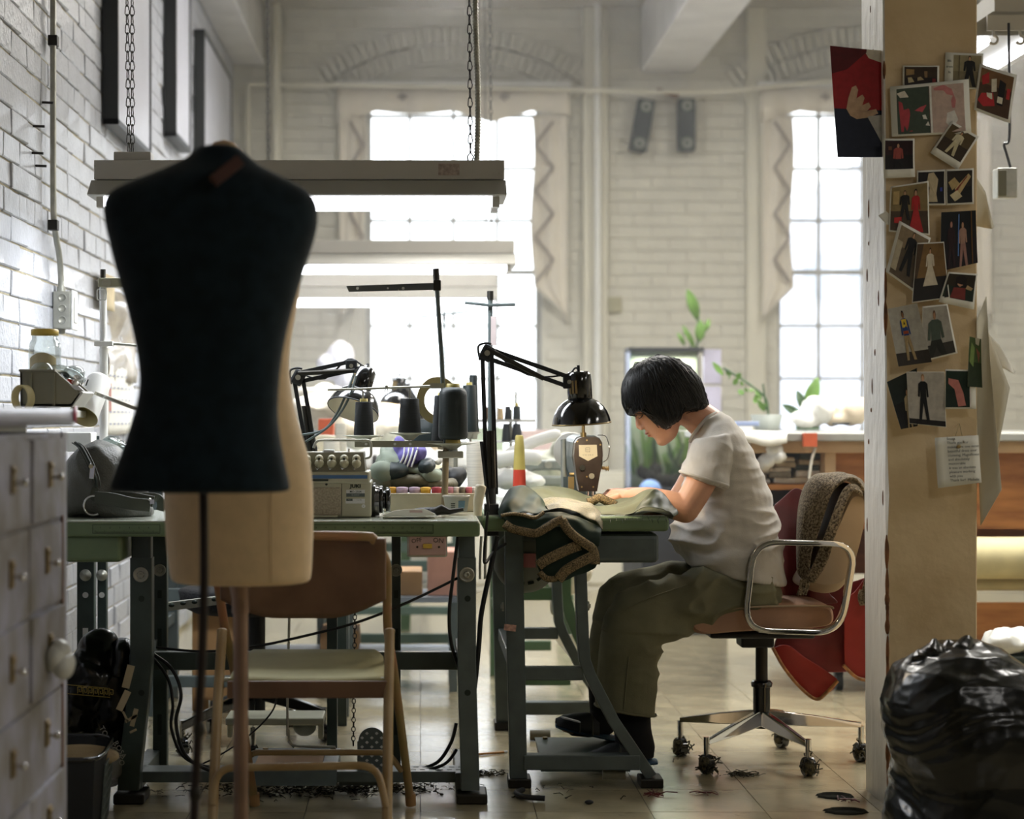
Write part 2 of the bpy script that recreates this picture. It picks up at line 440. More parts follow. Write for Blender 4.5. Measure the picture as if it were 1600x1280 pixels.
# ceiling, other walls
struct(MB().box(-1.5, RX+.2, -3.6, WY+.3, CZ, CZ+.2).build('ceiling', m_ceiling))
struct(MB().box(RX, RX+.2, -3.6, WY+.3, 0, CZ).build('wall_right', m_cream))
struct(MB().box(-1.5, RX, -3.7, -3.5, 0, CZ).build('wall_front', m_cream))
mb = MB().box(P(1000,115,WY).x, P(1083,115,WY).x, -3.5, WY-.02, H+(CY-115)/250, CZ)
mb.build('ceiling_beam', m_beam, None, bevel=.012); o = bpy.data.objects['ceiling_beam']; struct(o); o.name = 'trim_3'
struct(MB().box(WX, (413-CX)/250, 6.0, WY-.02, H+(CY-103)/250, CZ).build('trim_4', m_beam, None, bevel=.012))
# haze volume added to imitate lens flare around the windows
hz_ = bpy.data.materials.new('flare_haze'); hz_.use_nodes = True; nt = hz_.node_tree
nt.nodes.remove(nt.nodes['Principled BSDF']); vs_ = nt.nodes.new('ShaderNodeVolumeScatter'); vs_.inputs['Density'].default_value = .015; vs_.inputs['Anisotropy'].default_value = .55; vs_.inputs['Color'].default_value = (.95,.97,1,1)
nt.links.new(vs_.outputs[0], nt.nodes['Material Output'].inputs['Volume'])
hzo = MB().box(WX+.001, RX-.01, 5.9, WY-.01, .001, CZ-.001).build('haze', hz_); tag(hzo, 'faint added haze imitating lens flare from the windows', 'haze', kind='stuff')
S.cycles.volume_bounces = 0
# windows
def window(n, X0, X1):
    w_ = MB(); z0, z1 = ZB, ZT; f = .035
    yf, yb = WY+.10, WY+.15
    w_.box(X0, X0+f, yf, yb, z0, z1).box(X1-f, X1, yf, yb, z0, z1).box(X0, X1, yf, yb, z0, z0+f).box(X0, X1, yf, yb, z1-f, z1)
    o = struct(w_.build('window_%d' % n, m_bar, None, bevel=.004))
    zs = [H-(y-CY)/250 for y in (177, 260, 342, 425, 508, 591, 674)]
    xs = [X0+(X1-X0)*i/4 for i in range(5)]
    for x in xs[1:-1]: MB().box(x-.011, x+.011, yf+.01, yb-.01, z0+f, z1-f).build('glazing_bar', m_bar, o)
    for k, z in enumerate(zs): MB().box(X0+f, X1-f, yf+.006, yb-.006, z-.010, z+(.022 if k == 3 else .010)).build('glazing_bar', m_bar, o)
    zz = [z1-f]+zs+[z0+f]
    for i in range(4):
        for j in range(len(zz)-1):
            MB().box(xs[i]+.012, xs[i+1]-.012, yf+.022, yf+.026, zz[j+1]+.011, zz[j]-.011).build('pane', m_glass, o)
    MB().box(X0-.05, X1+.05, WY-.12, WY+.12, z0-.05, z0).build('window_sill', m_whitep, o, bevel=.006)
    pl = bpy.data.lights.new('daylight', 'AREA'); pl.shape = 'RECTANGLE'; pl.size = X1-X0; pl.size_y = z1-z0
    pl.cycles.is_portal = True
    lo = bpy.data.objects.new('daylight_portal', pl); COL.objects.link(lo); lo.location = ((X0+X1)/2, WY+.2, (z0+z1)/2); lo.rotation_euler = (-PI/2, 0, 0)
    # the portal sends light along its -Z: towards the room
window(1, *W1); window(2, *W2)
# curtains: scalloped valance and two side tails with a zigzag trim
def curtain(px0, px1, inl, inr, where):
    t = thing('curtain', 'cream scalloped curtain with zigzag trim over the %s' % where, 'curtain', P((px0+px1)/2, 700, WY-.1), 'window curtains')
    d = WY-.14
    n = 60; top = 138; rows = [[], [], []]
    for i in range(n+1):
        u = i/n; x = px0+(px1-px0)*u
        yb_ = 183 - 13*abs(math.sin(u*PI*1.5+.0))**.8 + 8*abs(math.cos(u*PI*3))
        dd = d - .015*math.sin(u*40)
        rows[0].append(P(x, top, dd)); rows[1].append(P(x, (top+yb_)/2, dd)); rows[2].append(P(x, yb_, dd))
    MB().grid(rows).build('valance', m_curt, t, solid=.012)
    MB().box(P(px0-3, 0, d).x, P(px1+3, 0, d).x, d+.02, WY-.02, H+(CY-143)/250, H+(CY-132)/250).build('valance_board', m_whitep, t)
    for q, fx in enumerate((.28, .72)):
        x = px0+(px1-px0)*fx
        c = P(x, 151, d-.03)
        MB().ell(c, .012, .006, .03).ell(c+V((-.018,0,0)), .012, .006, .014).ell(c+V((.018,0,0)), .012, .006, .014).build('emblem', m_trim, t)
    for side, (xo, xi, steps) in enumerate(((px0+4, inl, 1), (px1-4, inr, -1))):
        pts = [(xo, 180), (xi, 180)]
        rows = []
        m = 34
        for j in range(m+1):
            v_ = j/m; y = 180+330*v_
            inner = xi + (xo-xi)*max(0, (v_-.82)/.18) + 3*math.sin(v_*9)
            r_ = []
            for k in range(9):
                u = k/8; x = xo+(inner-xo)*u
                r_.append(P(x, y - 18*u*max(0,(v_-.8)/.2), d-.02*math.cos(u*12+v_*2)))
            rows.append(r_)
        tl = MB().grid(rows).build('side_tail', m_curt, t, solid=.008)
        zz = []
        for k in range(9):
            y = 190+36*k; x = (xi-4*steps if k % 2 else (xo+xi)/2-.1*(xi-xo)) 
            zz.append(P(x, y, d-.038))
        mb = MB()
        for a, b in zip(zz[:-2], zz[1:-1]): mb.beam(a, b, .006, .02, up=(b-a).cross(V((0,1,0))))
        mb.build('zigzag_trim', m_trim, tl)
curtain(527, 890, 571, 832, 'window behind the sewing lamps')
curtain(1188, 1553, 1238, 1475, 'right window beside the post')
# buildings outside
mb = MB()
a = 30.0
mb.prism([P(1232, 760, a), P(1232, 322, a), P(1350, 245, a), P(1500, 330, a), P(1500, 760, a)], (0, 5, 0))
o = mb.build('outside_building', M('pale_render', 'c9ccd4', .8), None); tag(o, 'pale gabled building outside the right window', 'building')
for k in range(3):
    MB().box(P(1258+70*k,0,a).x, P(1290+70*k,0,a).x, a-.06, a, P(0,470,a).z, P(0,400,a).z).build('window_pane', M('far_window%d' % k, 'a6adb8', .2), o)
# ------------------------------------------------------------------ pendant fluorescent lamps
def chain(mb, p0, p1, pitch=.027, r=.0016, w_=.0075):
    p0 = V(p0); p1 = V(p1); n = max(2, int((p1-p0).length/pitch)); d = (p1-p0)/n
    for i in range(n):
        c = p0+d*(i+.5); u = V((1,0,0)) if i % 2 else V((.3,.95,0)); L = d.length*.62; dn = d.normalized()
        pts = [c+dn*L*math.sin(2*PI*k/10)+u*w_*math.cos(2*PI*k/10)*(1 if k > 5 else .75) for k in range(11)]
        mb.tube(pts, r, n=5, caps=False)
def pendant(px0, px1, y0, y1, d, label, chains, lit=32, dep=.26, group='pendant shop lights over the benches', length=None, cable=True):
    a = P(px0, y0, d); b = P(px1, y1, d)
    if length: a.x = b.x-length
    zt, zb = a.z, b.z; hh = zt-zb
    t = thing('pendant_lamp', label, 'lamp', ((a.x+b.x)/2, d+dep/2, zb), group)
    ym = d+dep/2
    # housing: channel above, flared reflector below
    def sec(x, s): return [V((x, ym-.055*s, zt)), V((x, ym+.055*s, zt)), V((x, ym+.055*s, zt-hh*.42)), V((x, ym+dep/2, zt-hh*.75)), V((x, ym+dep/2, zt-hh*.78)),
                           V((x, ym+.05, zt-hh*.5)), V((x, ym-.05, zt-hh*.5)), V((x, ym-dep/2, zt-hh*.78)), V((x, ym-dep/2, zt-hh*.75)), V((x, ym-.055*s, zt-hh*.42))]
    MB().box(a.x+.008, b.x-.004, ym-.06, ym+.06, zt-hh*.42, zt).build('channel', m_white, t, bevel=.002)
    e = .0
    MB().loft([[V((x, ym+s*q, z)) for q, z in ((.06, zt-hh*.44), (dep/2, zt-hh*.80), (dep/2-.008, zt-hh*.82), (-dep/2+.008, zt-hh*.82), (-dep/2, zt-hh*.80), (-.06, zt-hh*.44)) for s in (1,)] for x in (a.x, b.x)], caps=True, smooth=False).build('reflector', m_refl, t) 
    for s in (-1, 1):
        c0 = V((a.x+.03, ym+s*dep*.27, zt-hh*.90)); c1 = V((b.x-.03, c0.y, c0.z))
        MB().cyl(c0, c1, hh*.115, n=14).build('tube', m_tube, t)
        MB().obox(c0+V((0,0,.006)), (.02, .034, .05)).obox(c1+V((0,0,.006)), (.02, .034, .05)).build('lamp_holder', m_white, t)
    for x in (.012, .012+hh*.15):
        MB().cyl((a.x+x, ym-.0605, zt-.018-(x-.012)*3), (a.x+x, ym-.064, zt-.018-(x-.012)*3), .0035, n=8).build('screw', m_steel, t)
    MB().cyl((b.x-.02, ym-.0605, zt-hh*.3), (b.x-.02, ym-.064, zt-hh*.3), .0035, n=8).build('screw', m_steel, t)
    for cpx, dbl in chains:
        x = P(cpx, 0, ym).x; mb = MB()
        for off in ((-.013, .013) if dbl else (0,)):
            chain(mb, (x+off*.4, ym, zt+.03), (x+off-.012, ym+off, CZ))
        mb.tube([(x-.006, ym, zt), (x-.009, ym, zt+.018), (x, ym, zt+.032), (x+.009, ym, zt+.018), (x+.004, ym, zt)], .0022, n=6)
        mb.build('chain', m_iron, t)
    L = b.x-a.x
    lamp_light('tube_light', 'AREA', ((a.x+b.x)/2, ym, zb-.012), lit*LAMP_K, (.90, .95, 1), t, size=L*.95, size_y=.2)
    return t, a, b, ym, zt
t, a, b, ym, zt = pendant(136, 792, 245, 318, 5.57, 'nearest white hanging twin tube lamp above the green bench', [(204, True), (735, False)], lit=8)
MB().obox((P(204,0,ym).x+.01, ym, zt+.014), (.11, .07, .028)).build('junction_box', m_white, t, bevel=.003)
c = P(702, 260, 5.57); MB().obox((c.x, ym-.0605, c.z), (.062, .001, .034)).build('rating_label', M('faded_label', 'b9a99f', .6, scale=80, var=.2), t)
mb = MB(); x = P(745, 0, ym).x
pp = [V((x+.004*math.sin(k*.5), ym+.01, zt+k*.05)) for k in range(38)]; mb.tube(pp, .0075, n=8)
for k in range(0, 180): 
    z = zt+.01+k*.0095; mb.lathe((x+.004*math.sin((z-zt)*10), ym+.01, z), ((0,.0078),(.0035,.0098),(.007,.0078)), n=8)
mb.build('armoured_cable', m_steel, t)
pendant(357, 807, 373, 422, 8.13, 'second hanging tube lamp from the front, just below the nearest', [(768, False), (420, False)], lit=15)
pendant(330, 778, 427, 475, 10.2, 'third and farthest hanging tube lamp, in front of the window', [(760, False), (420, False)], lit=9, length=1.22)
# lamp seen beyond the post, end on
def cross_pendant(X, d0, z, label, L=1.22, e=20):
    t = thing('pendant_lamp', label, 'lamp', (X, d0+L/2, z), 'pendant shop lights over the right aisle')
    MB().box(X-.055, X+.055, d0, d0+L, z+.05, z+.12).build('channel', m_white, t, bevel=.003)
    mb = MB()
    mb.loft([[V((X+q, y, zz)) for q, zz in ((-.06, z+.055), (-.17, z-.02), (-.165, z-.024), (.165, z-.024), (.17, z-.02), (.06, z+.055))] for y in (d0, d0+L)], smooth=False).build('reflector', m_refl, t)
    for s in (-.08, .08): MB().cyl((X+s, d0+.02, z-.04), (X+s, d0+L-.02, z-.04), .017, n=12).build('tube', m_tube, t)
    for y in (d0+.08, d0+L-.08):
        mb = MB()
        for s in (-.05, .05): chain(mb, (X+s, y, z+.12), (X, y, z+.19))
        chain(mb, (X, y, z+.19), (X, y, CZ)); mb.build('chain', m_iron, t)
    lamp_light('tube_light', 'AREA', (X, d0+L/2, z-.065), e*LAMP_K, (1, .965, .90), t, size=.3, size_y=L*.95)
    return t
t = cross_pendant(P(1580, 0, 6.3).x, 6.3, P(0, 44, 6.3).z, 'hanging tube lamp beyond the post, seen end on', e=25)
# hooked bracket on its near end
c = P(1573, 36, 6.28); mb = MB().obox(c, (.13, .012, .05))
for q in (-1, 1):
    o_ = P(1573+q*21, 48, 6.28); mb.tube([o_+V((0,0,.01)), o_+V((0,0,-.015))] + arc(o_+V((.0-q*.0,0,-.03)), .014, 90, -150, 8), .005, n=6)
mb.build('hook_bracket', m_white, t, bevel=.002)
mb = MB().tube(smooth_path([P(1576, 36, 6.25), P(1577, 130, 6.25), P(1577, 215, 6.25), P(1569, 225, 6.25), P(1572, 238, 6.25), P(1579, 262, 6.25)], 6), .0045, n=8); mb.build('cord', m_cable, t)
# switch box hanging on that cord
t = thing('switch_box', 'grey metal switch box hanging on a cord right of the post', 'switch', P(1575, 310, 6.22))
MB().pbox(1559, 1590, 262, 309, 6.2, 6.26).build('box', m_steel, t, bevel=.004)
MB().pbox(1560, 1573, 266, 306, 6.194, 6.199).build('cover_plate', M('olive_plate', '6d6b52', .5), t, bevel=.002)
# unseen fill lamps, added to brighten the room and back wall
cross_pendant(2.0, 1.4, 2.62, 'added fill tube lamp, out of view to the right of the camera', e=8)
cross_pendant(2.9, 6.6, 3.1, 'added fill tube lamp, out of view over the cutting table', e=22)
cross_pendant(3.6, 3.6, 2.62, 'added fill tube lamp, out of view right of the post', e=12)
cross_pendant(.1, 8.5, 3.37, 'left added fill tube lamp, out of view near the back wall', e=27)
cross_pendant(2.5, 8.5, 3.37, 'right added fill tube lamp, out of view near the back wall', e=27)
cross_pendant(.9, 7.0, 3.16, 'added fill tube lamp, out of view above the far machines', e=20)
# ------------------------------------------------------------------ wall things
def frame_picture(pl, pr, zt, zb, d0, d1, label):
    # picture on the left wall: spans depth d0..d1
    X = WX+.006; th = .055
    t = thing('picture', label, 'picture', (X, (d0+d1)/2, zb), 'framed pictures on the left wall')
    f = .022
    MB().box(X, X+th, d0, d0+f, zb, zt).box(X, X+th, d1-f, d1, zb, zt).box(X, X+th, d0, d1, zb, zb+f).box(X, X+th, d0, d1, zt-f, zt).build('frame', m_frame, t, bevel=.001)
    MB().box(X+.004, X+th-.006, d0+f, d1-f, zb+f, zt-f).build('print', m_art, t)
    MB().box(X+th-.005, X+th-.003, d0+f, d1-f, zb+f, zt-f).build('glazing', m_glaz, t)
frame_picture(0, 0, 3.25, 2.12, 7.04, 7.92, 'nearest black framed picture on the white brick wall')
frame_picture(0, 0, 3.3, 2.32, 8.72, 9.28, 'middle black framed picture on the white brick wall')
frame_picture(0, 0, 3.04, 2.0, 9.87, 11.3, 'farthest black framed picture, beside the room corner')
t = thing('conduit', 'grey metal conduit running down the white brick wall to a socket box', 'pipe', P(95, 640, 5.98))
X = WX+.02
def wp(px, py, X=X): d = (X*F)/(px-CX); return V((X, d, H-(py-CY)/F*d))
path = [wp(83, -160), wp(83, 60), wp(83, 200), wp(83.5, 320), wp(86, 360), wp(92, 395), wp(95, 425), wp(95.5, 455)]
MB().tube(smooth_path(path, 5), .0098, n=12).build('pipe', m_steel, t)
for y in (64, 352):
    c = wp(83.5, y); MB().obox(c, (.03, .034, .032)).obox(c+V((.0,.035,.01)), (.012, .04, .006)).obox(c+V((0,.035,-.012)), (.012,.04,.006)).build('pipe_clip', m_iron, t, bevel=.002)
MB().cyl(wp(95.5, 448), wp(95.5, 458), .014).cyl(wp(95.5, 512), wp(95.5, 522), .014).build('coupling', m_steel, t)
t2 = thing('socket_box', 'grey metal outlet box on the conduit of the brick wall', 'socket', P(95, 515, 5.9))
c = wp(95, 485); d = c.y
MB().box(WX+.0, WX+.058, d-.03, d+.055, P(0,514,d).z, P(0,456,d).z).build('box', m_steel, t2, bevel=.004)
MB().box(WX+.058, WX+.064, d-.032, d+.06, P(0,516,d).z, P(0,454,d).z).build('cover_plate', m_whitep, t2, bevel=.003)
MB().box(WX+.064, WX+.068, d-.01, d+.03, P(0,505,d).z, P(0,465,d).z).build('outlet', m_whitep, t2, bevel=.002)
for y in (466, 483, 501):
    MB().lathe((WX+.03, d-.0302, P(0,y,d).z), ((0,.0135),(.0015,.0135),(.0015,.011),(.0005,.011),(.0005,.0)), axis=(0,-1,0), n=18).build('knockout', m_steel, t2)
for i, (x, y) in enumerate(((52, 197), (66, 160), (50, 239), (55, 259))):
    c = wp(x, y, WX); MB().cyl(c, c+V((.035, -.004, -.002)), .004, n=8).build('wall_bolt%d' % i, m_iron)
    o = bpy.data.objects['wall_bolt%d' % i]; o.name = 'wall_bolt'; tag(o, ['small bolt on brick wall, level with the second chain links', 'topmost small bolt on the brick wall left of the conduit', 'third small bolt down on the brick wall', 'lowest small bolt on the brick wall'][i], 'bolt', 'rusty bolts left in the wall')
# back wall pipe line and vertical pipes
t = thing('water_pipe', 'thin cream pipe running along the back wall under the beam', 'pipe', (P(390,130,WY-.2)))
MB().tube(smooth_path([P(388, 470, WY-.1), P(388, 160, WY-.1), P(390, 138, WY-.1), P(402, 132, WY-.1), P(600, 134, WY-.2), P(900, 140, WY-.2), P(1100, 143, WY-.2), P(1340, 122, WY-.2)], 6), .013, n=8).build('pipe', m_cream, t)
for i, (x, r, lab) in enumerate(((431, .03, 'cream upright pipe on the back wall near the left corner'), (934, .022, 'white upright pipe on the back wall between window and speakers'))):
    tag(MB().cyl(P(x, 760, WY-.12), V((P(x, 0, WY-.12).x, WY-.12, CZ)), r, n=12).build('upright_pipe', m_whitep if i else m_cream), lab, 'pipe')
# small wall speakers
for i, (x, y, an) in enumerate(((1003, 197, 10), (1072, 196, 0))):
    t = thing('wall_speaker', ['left tilted dark speaker box on the back wall', 'right upright dark speaker box on the back wall'][i], 'speaker', P(x, y+42, WY-.1), 'two dark speakers on the back wall')
    R = Matrix.Rotation(math.radians(an), 3, 'Y'); c = P(x, y, WY-.1)
    MB().obox(c, (.105, .1, .32), R).build('cabinet', M('speaker%d' % i, '222a24', .6), t, bevel=.006)
    for s in (-1, 1): MB().lathe(c+R@V((0,-.051,s*.115)), ((0,.03),(.004,.034),(.002,.026),(-.004,0)), axis=(0,-1,0), n=16).build('driver', M('cone%d%d' % (i, s), '8d9183', .5), t)
tag(MB().obox(P(1043, 146, WY-.05), (.14, .06, .02), Matrix.Rotation(.3, 3, 'Y')).build('wall_bracket', m_chip, bevel=.003), 'small brown bracket above the two wall speakers', 'bracket')
tag(MB().pbox(949, 971, 464, 488, WY-.03, WY).build('wall_switch', M('switch_olive', 'b4b092', .5), bevel=.004), 'small olive switch plate on the back wall', 'switch')
# ------------------------------------------------------------------ painted post with photographs
D = 5.15
cx0, cx1 = P(1380, 0, D).x, P(1527, 0, D).x
post = MB()
n = 30; rings = []
for k in range(n+1):
    z = CZ*k/n; w_ = .003*noise.noise(V((0, 0, z*2.5))); e = .004
    chip = max(0, .012*noise.noise(V((3, 1, z*9)))) if z < 1.0 else 0
    c0 = cx0+.012*(1-z/2.2)+w_
    rings.append([V((c0+e+chip, D, z)), V((cx1-e, D, z)), V((cx1, D+e, z)), V((cx1, D+.25, z)), V((c0, D+.25, z)), V((c0, D+e+chip*1.5, z))])
post.loft(rings, smooth=False)
po = thing('wooden_post', 'thick cream painted square timber post pinned with photographs', 'post', ((cx0+cx1)/2, D+.12, 0))
pb = post.build('shaft', [m_colf, m_collit], po)
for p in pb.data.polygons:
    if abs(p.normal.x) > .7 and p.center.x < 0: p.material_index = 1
mb = MB()
for k in range(18):
    z = random.choice([random.uniform(.05, .75), random.uniform(.3, 2.1)]); h = random.uniform(.01, .06)
    x = cx0+.012*(1-z/2.2)+.001
    mb.ell((x+.002, D+.003, z), .004+.004*random.random(), .0045, h, nu=8, nv=6)
tag(mb.build('bare_wood_chips', m_chip, po), kind='stuff')
mb = MB()
for k in range(16):
    z = .75+k*.1+random.uniform(-.03, .03); y = D+random.uniform(.03, .22)
    mb.ell((cx0+.012*(1-z/2.2)+.0, y, z), .0025, random.uniform(.002,.007), random.uniform(.004, .03), nu=6, nv=4)
tag(mb.build('dents', m_chip, po), kind='stuff')
# flat photo prints, printed with simple shapes
pcols = {}
def pc(h):
    if h not in pcols: pcols[h] = M('print_'+h, h, .5, var=.1, scale=60, spec=.3)
    return pcols[h]
layer = [0]
def figure(cx, y0, y1, top, bottom, skin='c79a78', hair='2a1d18', w=.11, legs=True):
    h = y1-y0; out = []
    hd = h*.085
    out.append((hair, [(cx+hd*.62*math.cos(a), y0+hd*.8+hd*.95*math.sin(a)) for a in [i*PI/5 for i in range(10)]]))
    out.append((skin, [(cx+hd*.45*math.cos(a), y0+hd*1.1+hd*.8*math.sin(a)) for a in [i*PI/5 for i in range(10)]]))
    out.append((top, [(cx-w*.3, y0+h*.15), (cx+w*.3, y0+h*.15), (cx+w*.62, y0+h*.2), (cx+w*.72, y0+h*.48), (cx+w*.5, y0+h*.49), (cx+w*.4, y0+h*.3), (cx+w*.4, y0+h*.52), (cx-w*.4, y0+h*.52), (cx-w*.4, y0+h*.3), (cx-w*.5, y0+h*.49), (cx-w*.72, y0+h*.48), (cx-w*.62, y0+h*.2)]))
    if legs:
        out.append((bottom, [(cx-w*.42, y0+h*.5), (cx+w*.42, y0+h*.5), (cx+w*.75, y1), (cx+w*.35, y1), (cx, y0+h*.62), (cx-w*.35, y1), (cx-w*.7, y1)]))
    else:
        out.append((bottom, [(cx-w*.4, y0+h*.5), (cx+w*.4, y0+h*.5), (cx+w*1.1, y1), (cx-w*1.1, y1)]))
    return out
def photo(name, label, quad, bg, shapes, border=(.05,.05,.05,.05), paper=None, lift=None, dep=D, words=None, group='photographs pinned on the post', lp=None):
    # quad: four corners in the photograph's pixels at the post's plane (tl, tr, br, bl)
    layer[0] += 1; y = dep - .0022*layer[0] if lift is None else dep-lift
    Q = [P(a, b, y) for a, b in quad]
    c = sum(Q, V((0,0,0)))/4
    t = thing(name, label, 'photo' if name != 'handwritten_note' else 'note', (c.x, y, min(q.z for q in Q)), group)
    def uv(u, v, o=0):
        p = (Q[0]*(1-u)+Q[1]*u)*(1-v) + (Q[3]*(1-u)+Q[2]*u)*v
        cl = (.010*(abs(u-.5)**2+abs(v-.5)**2)*4*(.3+.7*((layer[0]*37) % 10)/10))
        return V((p.x, p.y-o-cl*.35, p.z))
    K = 6
    MB().grid([[uv(i/K, j/K) for i in range(K+1)] for j in range(K+1)]).build('card', paper or m_paper, t, solid=.0006)
    l, tp, r, b = border
    W = lambda u, v, o: uv(l+(1-l-r)*u, tp+(1-tp-b)*v, o)
    if bg:
        cols = bg if isinstance(bg, list) else [bg]
        mb = MB(); mats = []
        # background bands, top to bottom
        for q, cc in enumerate(cols):
            if isinstance(cc, tuple): hexc, v0, v1 = cc
            else: hexc, v0, v1 = cc, q/len(cols), (q+1)/len(cols)
            mats.append(pc(hexc)); mb.m = len(mats)-1
            mb.grid([[W(i/K, v0+(v1-v0)*j/K, .0005) for i in range(K+1)] for j in range(K+1)])
        for s_i, (hexc, poly) in enumerate(shapes):
            mats.append(pc(hexc)); mb.m = len(mats)-1
            poly = [(min(1, max(0, u)), min(1, max(0, v))) for u, v in poly]
            dense = []
            for a_, b_ in zip(poly, poly[1:]+poly[:1]): dense += [a_, ((a_[0]+b_[0])/2, (a_[1]+b_[1])/2)]
            mb.add([W(u, v, .0010+.00012*s_i) for u, v in dense], [tuple(range(len(dense)))])
        off = t.location
        me = bpy.data.meshes.new('print'); me.from_pydata([v-off for v in mb.v], [], mb.f); me.polygons.foreach_set('material_index', mb.mi)
        for m_ in mats: me.materials.append(m_)
        o = bpy.data.objects.new('print', me); COL.objects.link(o); o.parent = t
    return t, uv
B = lambda x: (x, x, x, x)
photo('photograph', 'large photo of a red coat and pale hand, sticking out left of the post', [(1296,72),(1380,80),(1382,246),(1308,246)], [('9e1c20',0,.56),('1c2338',.56,1)],
      [('5a0d12', [(0,0),(.75,0),(.3,.2),(0,.25)]), ('e0d8c8', [(.62,0),(1,0),(1,.12),(.72,.08)]), ('c9a88c', [(.25,.56),(.30,.46),(.38,.36),(.46,.34),(.50,.38),(.46,.46),(.58,.42),(.62,.45),(.57,.52),(.70,.49),(.74,.53),(.66,.57),(.84,.55),(.88,.59),(.70,.63),(.45,.65),(.32,.62)]), ('b9b6b0', [(.66,.62),(1,.6),(1,.92)])], border=B(0), lift=-.03, dep=D, group='photographs around the post')
photo('photograph', 'dark group photo at the top of the post, partly under the wide print', [(1410,103),(1467,103),(1467,140),(1410,140)], ['3a2b1c','241a14'],
      [('9a7d50', [(.05,.1),(.3,.12),(.3,.35),(.05,.4)]), ('b7a27a', [(.4,.5),(.5,.45),(.6,.6),(.4,.65)]), ('c0b088', [(.1,.5),(.22,.48),(.3,.7),(.12,.75)]), ('8c6f4a',[(.6,.2),(.7,.2),(.7,.5),(.62,.5)]), ('8b2a2a', [(.85,.55),(.95,.55),(.95,.9),(.85,.9)])])
photo('photograph', 'polaroid of a figure in black with writing in its left margin', [(1477,82),(1536,84),(1535,140),(1475,138)], ['9b9070','877c5e'],
      figure(.58, .02, .98, '1b1a18', '151412', w=.3) + [('6e6549', [(.2,0),(.23,0),(.23,1),(.2,1)])], border=(.22,.06,.04,.04))
tt = bpy.data.objects['photograph.002'] if 'photograph.002' in bpy.data.objects else None
for k, s_ in enumerate(('Blk', 'dress', 'N')): text(s_, .0085, P(1483.5, 95+9*k, tt.location.y-.0045), m_ink, tt)
photo('photograph', 'tilted photo of people in red at the right edge of the post', [(1530,100),(1588,118),(1577,193),(1521,172)], [('7a5a38',0,.35),('503722',.35,1)],
      [('b02a2a', [(.05,.2),(.25,.05),(.3,.3),(.1,.4)]), ('b4282c', [(.1,.6),(.45,.5),(.55,.8),(.2,.9),(0,.8)]), ('e0d8c4', [(.35,.2),(.5,.15),(.55,.45),(.4,.5)]), ('17110e', [(.6,.15),(.8,.2),(.78,.75),(.6,.75)]), ('e6dfca', [(.25,.55),(.42,.52),(.45,.66),(.3,.68)]), ('e6dfca', [(.6,.55),(.76,.55),(.76,.7),(.6,.7)]), ('b83030', [(.85,.3),(.95,.3),(.95,.55),(.85,.55)])], border=B(.06))
photo('photograph', 'wide white-bordered print of a red ruffled garment and pink headband', [(1390,136),(1513,124),(1517,208),(1393,214)], ['8a6f60','7d6455'],
      [('3d4a3c', [(0,0),(.48,0),(.48,1),(0,1)]), ('c8b0a4', [(.52,0),(1,0),(1,1),(.52,1)]), ('b04048', [(.02,.15),(.15,.15),(.2,.6),(.22,.95),(.05,.95)]), ('c0505a', [(.22,.3),(.36,.22),(.44,.4),(.36,.58),(.24,.5)]), ('dfdcd4', [(.2,.65),(.42,.6),(.48,.85),(.3,.8)]), ('ded6c8', [(0,.1),(.12,.05),(.18,.2),(.05,.2)]),
       ('c98080', [(.55,.05),(.7,.0),(.82,.1),(.88,.35),(.86,.5),(.82,.5),(.8,.3),(.7,.12),(.56,.1)]), ('e4e0da', [(.74,.6),(.85,.55),(.9,.75),(.8,.95),(.72,.8)]), ('ecebe6',[(.49,0),(.52,0),(.52,1),(.49,1)])], border=(.08,.06,.07,.04))
photo('photograph', 'polaroid turned on its corner with a dancer in white', [(1487,189),(1529,214),(1496,266),(1453,239)], ['5a4a2a','3a2c18'],
      figure(.5, .05, .95, 'd9cfae', 'cfc49e', w=.26), border=(.06,.06,.06,.2))
photo('photograph', 'polaroid of a woman in a coral top on black ground', [(1380,217),(1428,217),(1429,277),(1380,279)], ['2a1216','16100f'],
      figure(.48, .08, 1.2, '9c4a42', '0f0d0c', w=.26) + [('6a4632', [(.12,.2),(.25,.2),(.25,.33),(.12,.33)])], border=(.05,.05,.05,.22))
photo('photograph', 'photo of a patterned dress, half under the couple print', [(1432,267),(1477,265),(1477,321),(1432,321)], ['1d1a1c','101018'],
      [('c8b898', [(.4,.05),(.6,.02),(.78,.25),(.7,.7),(.75,.95),(.4,.95),(.45,.5),(.35,.3)]), ('3d4aa8', [(.85,.5),(.93,.5),(.93,.62),(.85,.62)])])
photo('photograph', 'photo of beaded bags on black, right of the patterned dress', [(1477,265),(1521,263),(1521,319),(1478,321)], ['2a2219','14120f'],
      [('b49c6c', [(.05,.35),(.3,.2),(.5,.4),(.2,.6)]), ('c8ac7c', [(.3,.55),(.85,.1),(.95,.2),(.45,.8)]), ('8a4034', [(.3,.62),(.8,.15),(.83,.2),(.36,.68)]), ('d8c8a0', [(.1,.75),(.4,.6),(.6,.8),(.3,.95)])])
photo('photograph', 'small corner of paper peeking out left behind the couple print', [(1372,337),(1384,330),(1402,345),(1386,352)], None, [])
photo('photograph', 'print of a couple in a dark suit and a red evening dress', [(1391,292),(1450,283),(1452,368),(1388,362)], [('8a774e',0,.55),('4c3c2a',.55,1)],
      figure(.38, .1, .75, '1a1714', '1a1714', w=.2) + figure(.68, .1, .98, 'b02424', 'b42828', w=.17, legs=False) + [('c0302c', [(.1,.7),(.3,.68),(.3,.82),(.1,.82)]), ('b39a68',[(.05,.1),(.22,.1),(.22,.4),(.05,.4)])], border=B(.03))
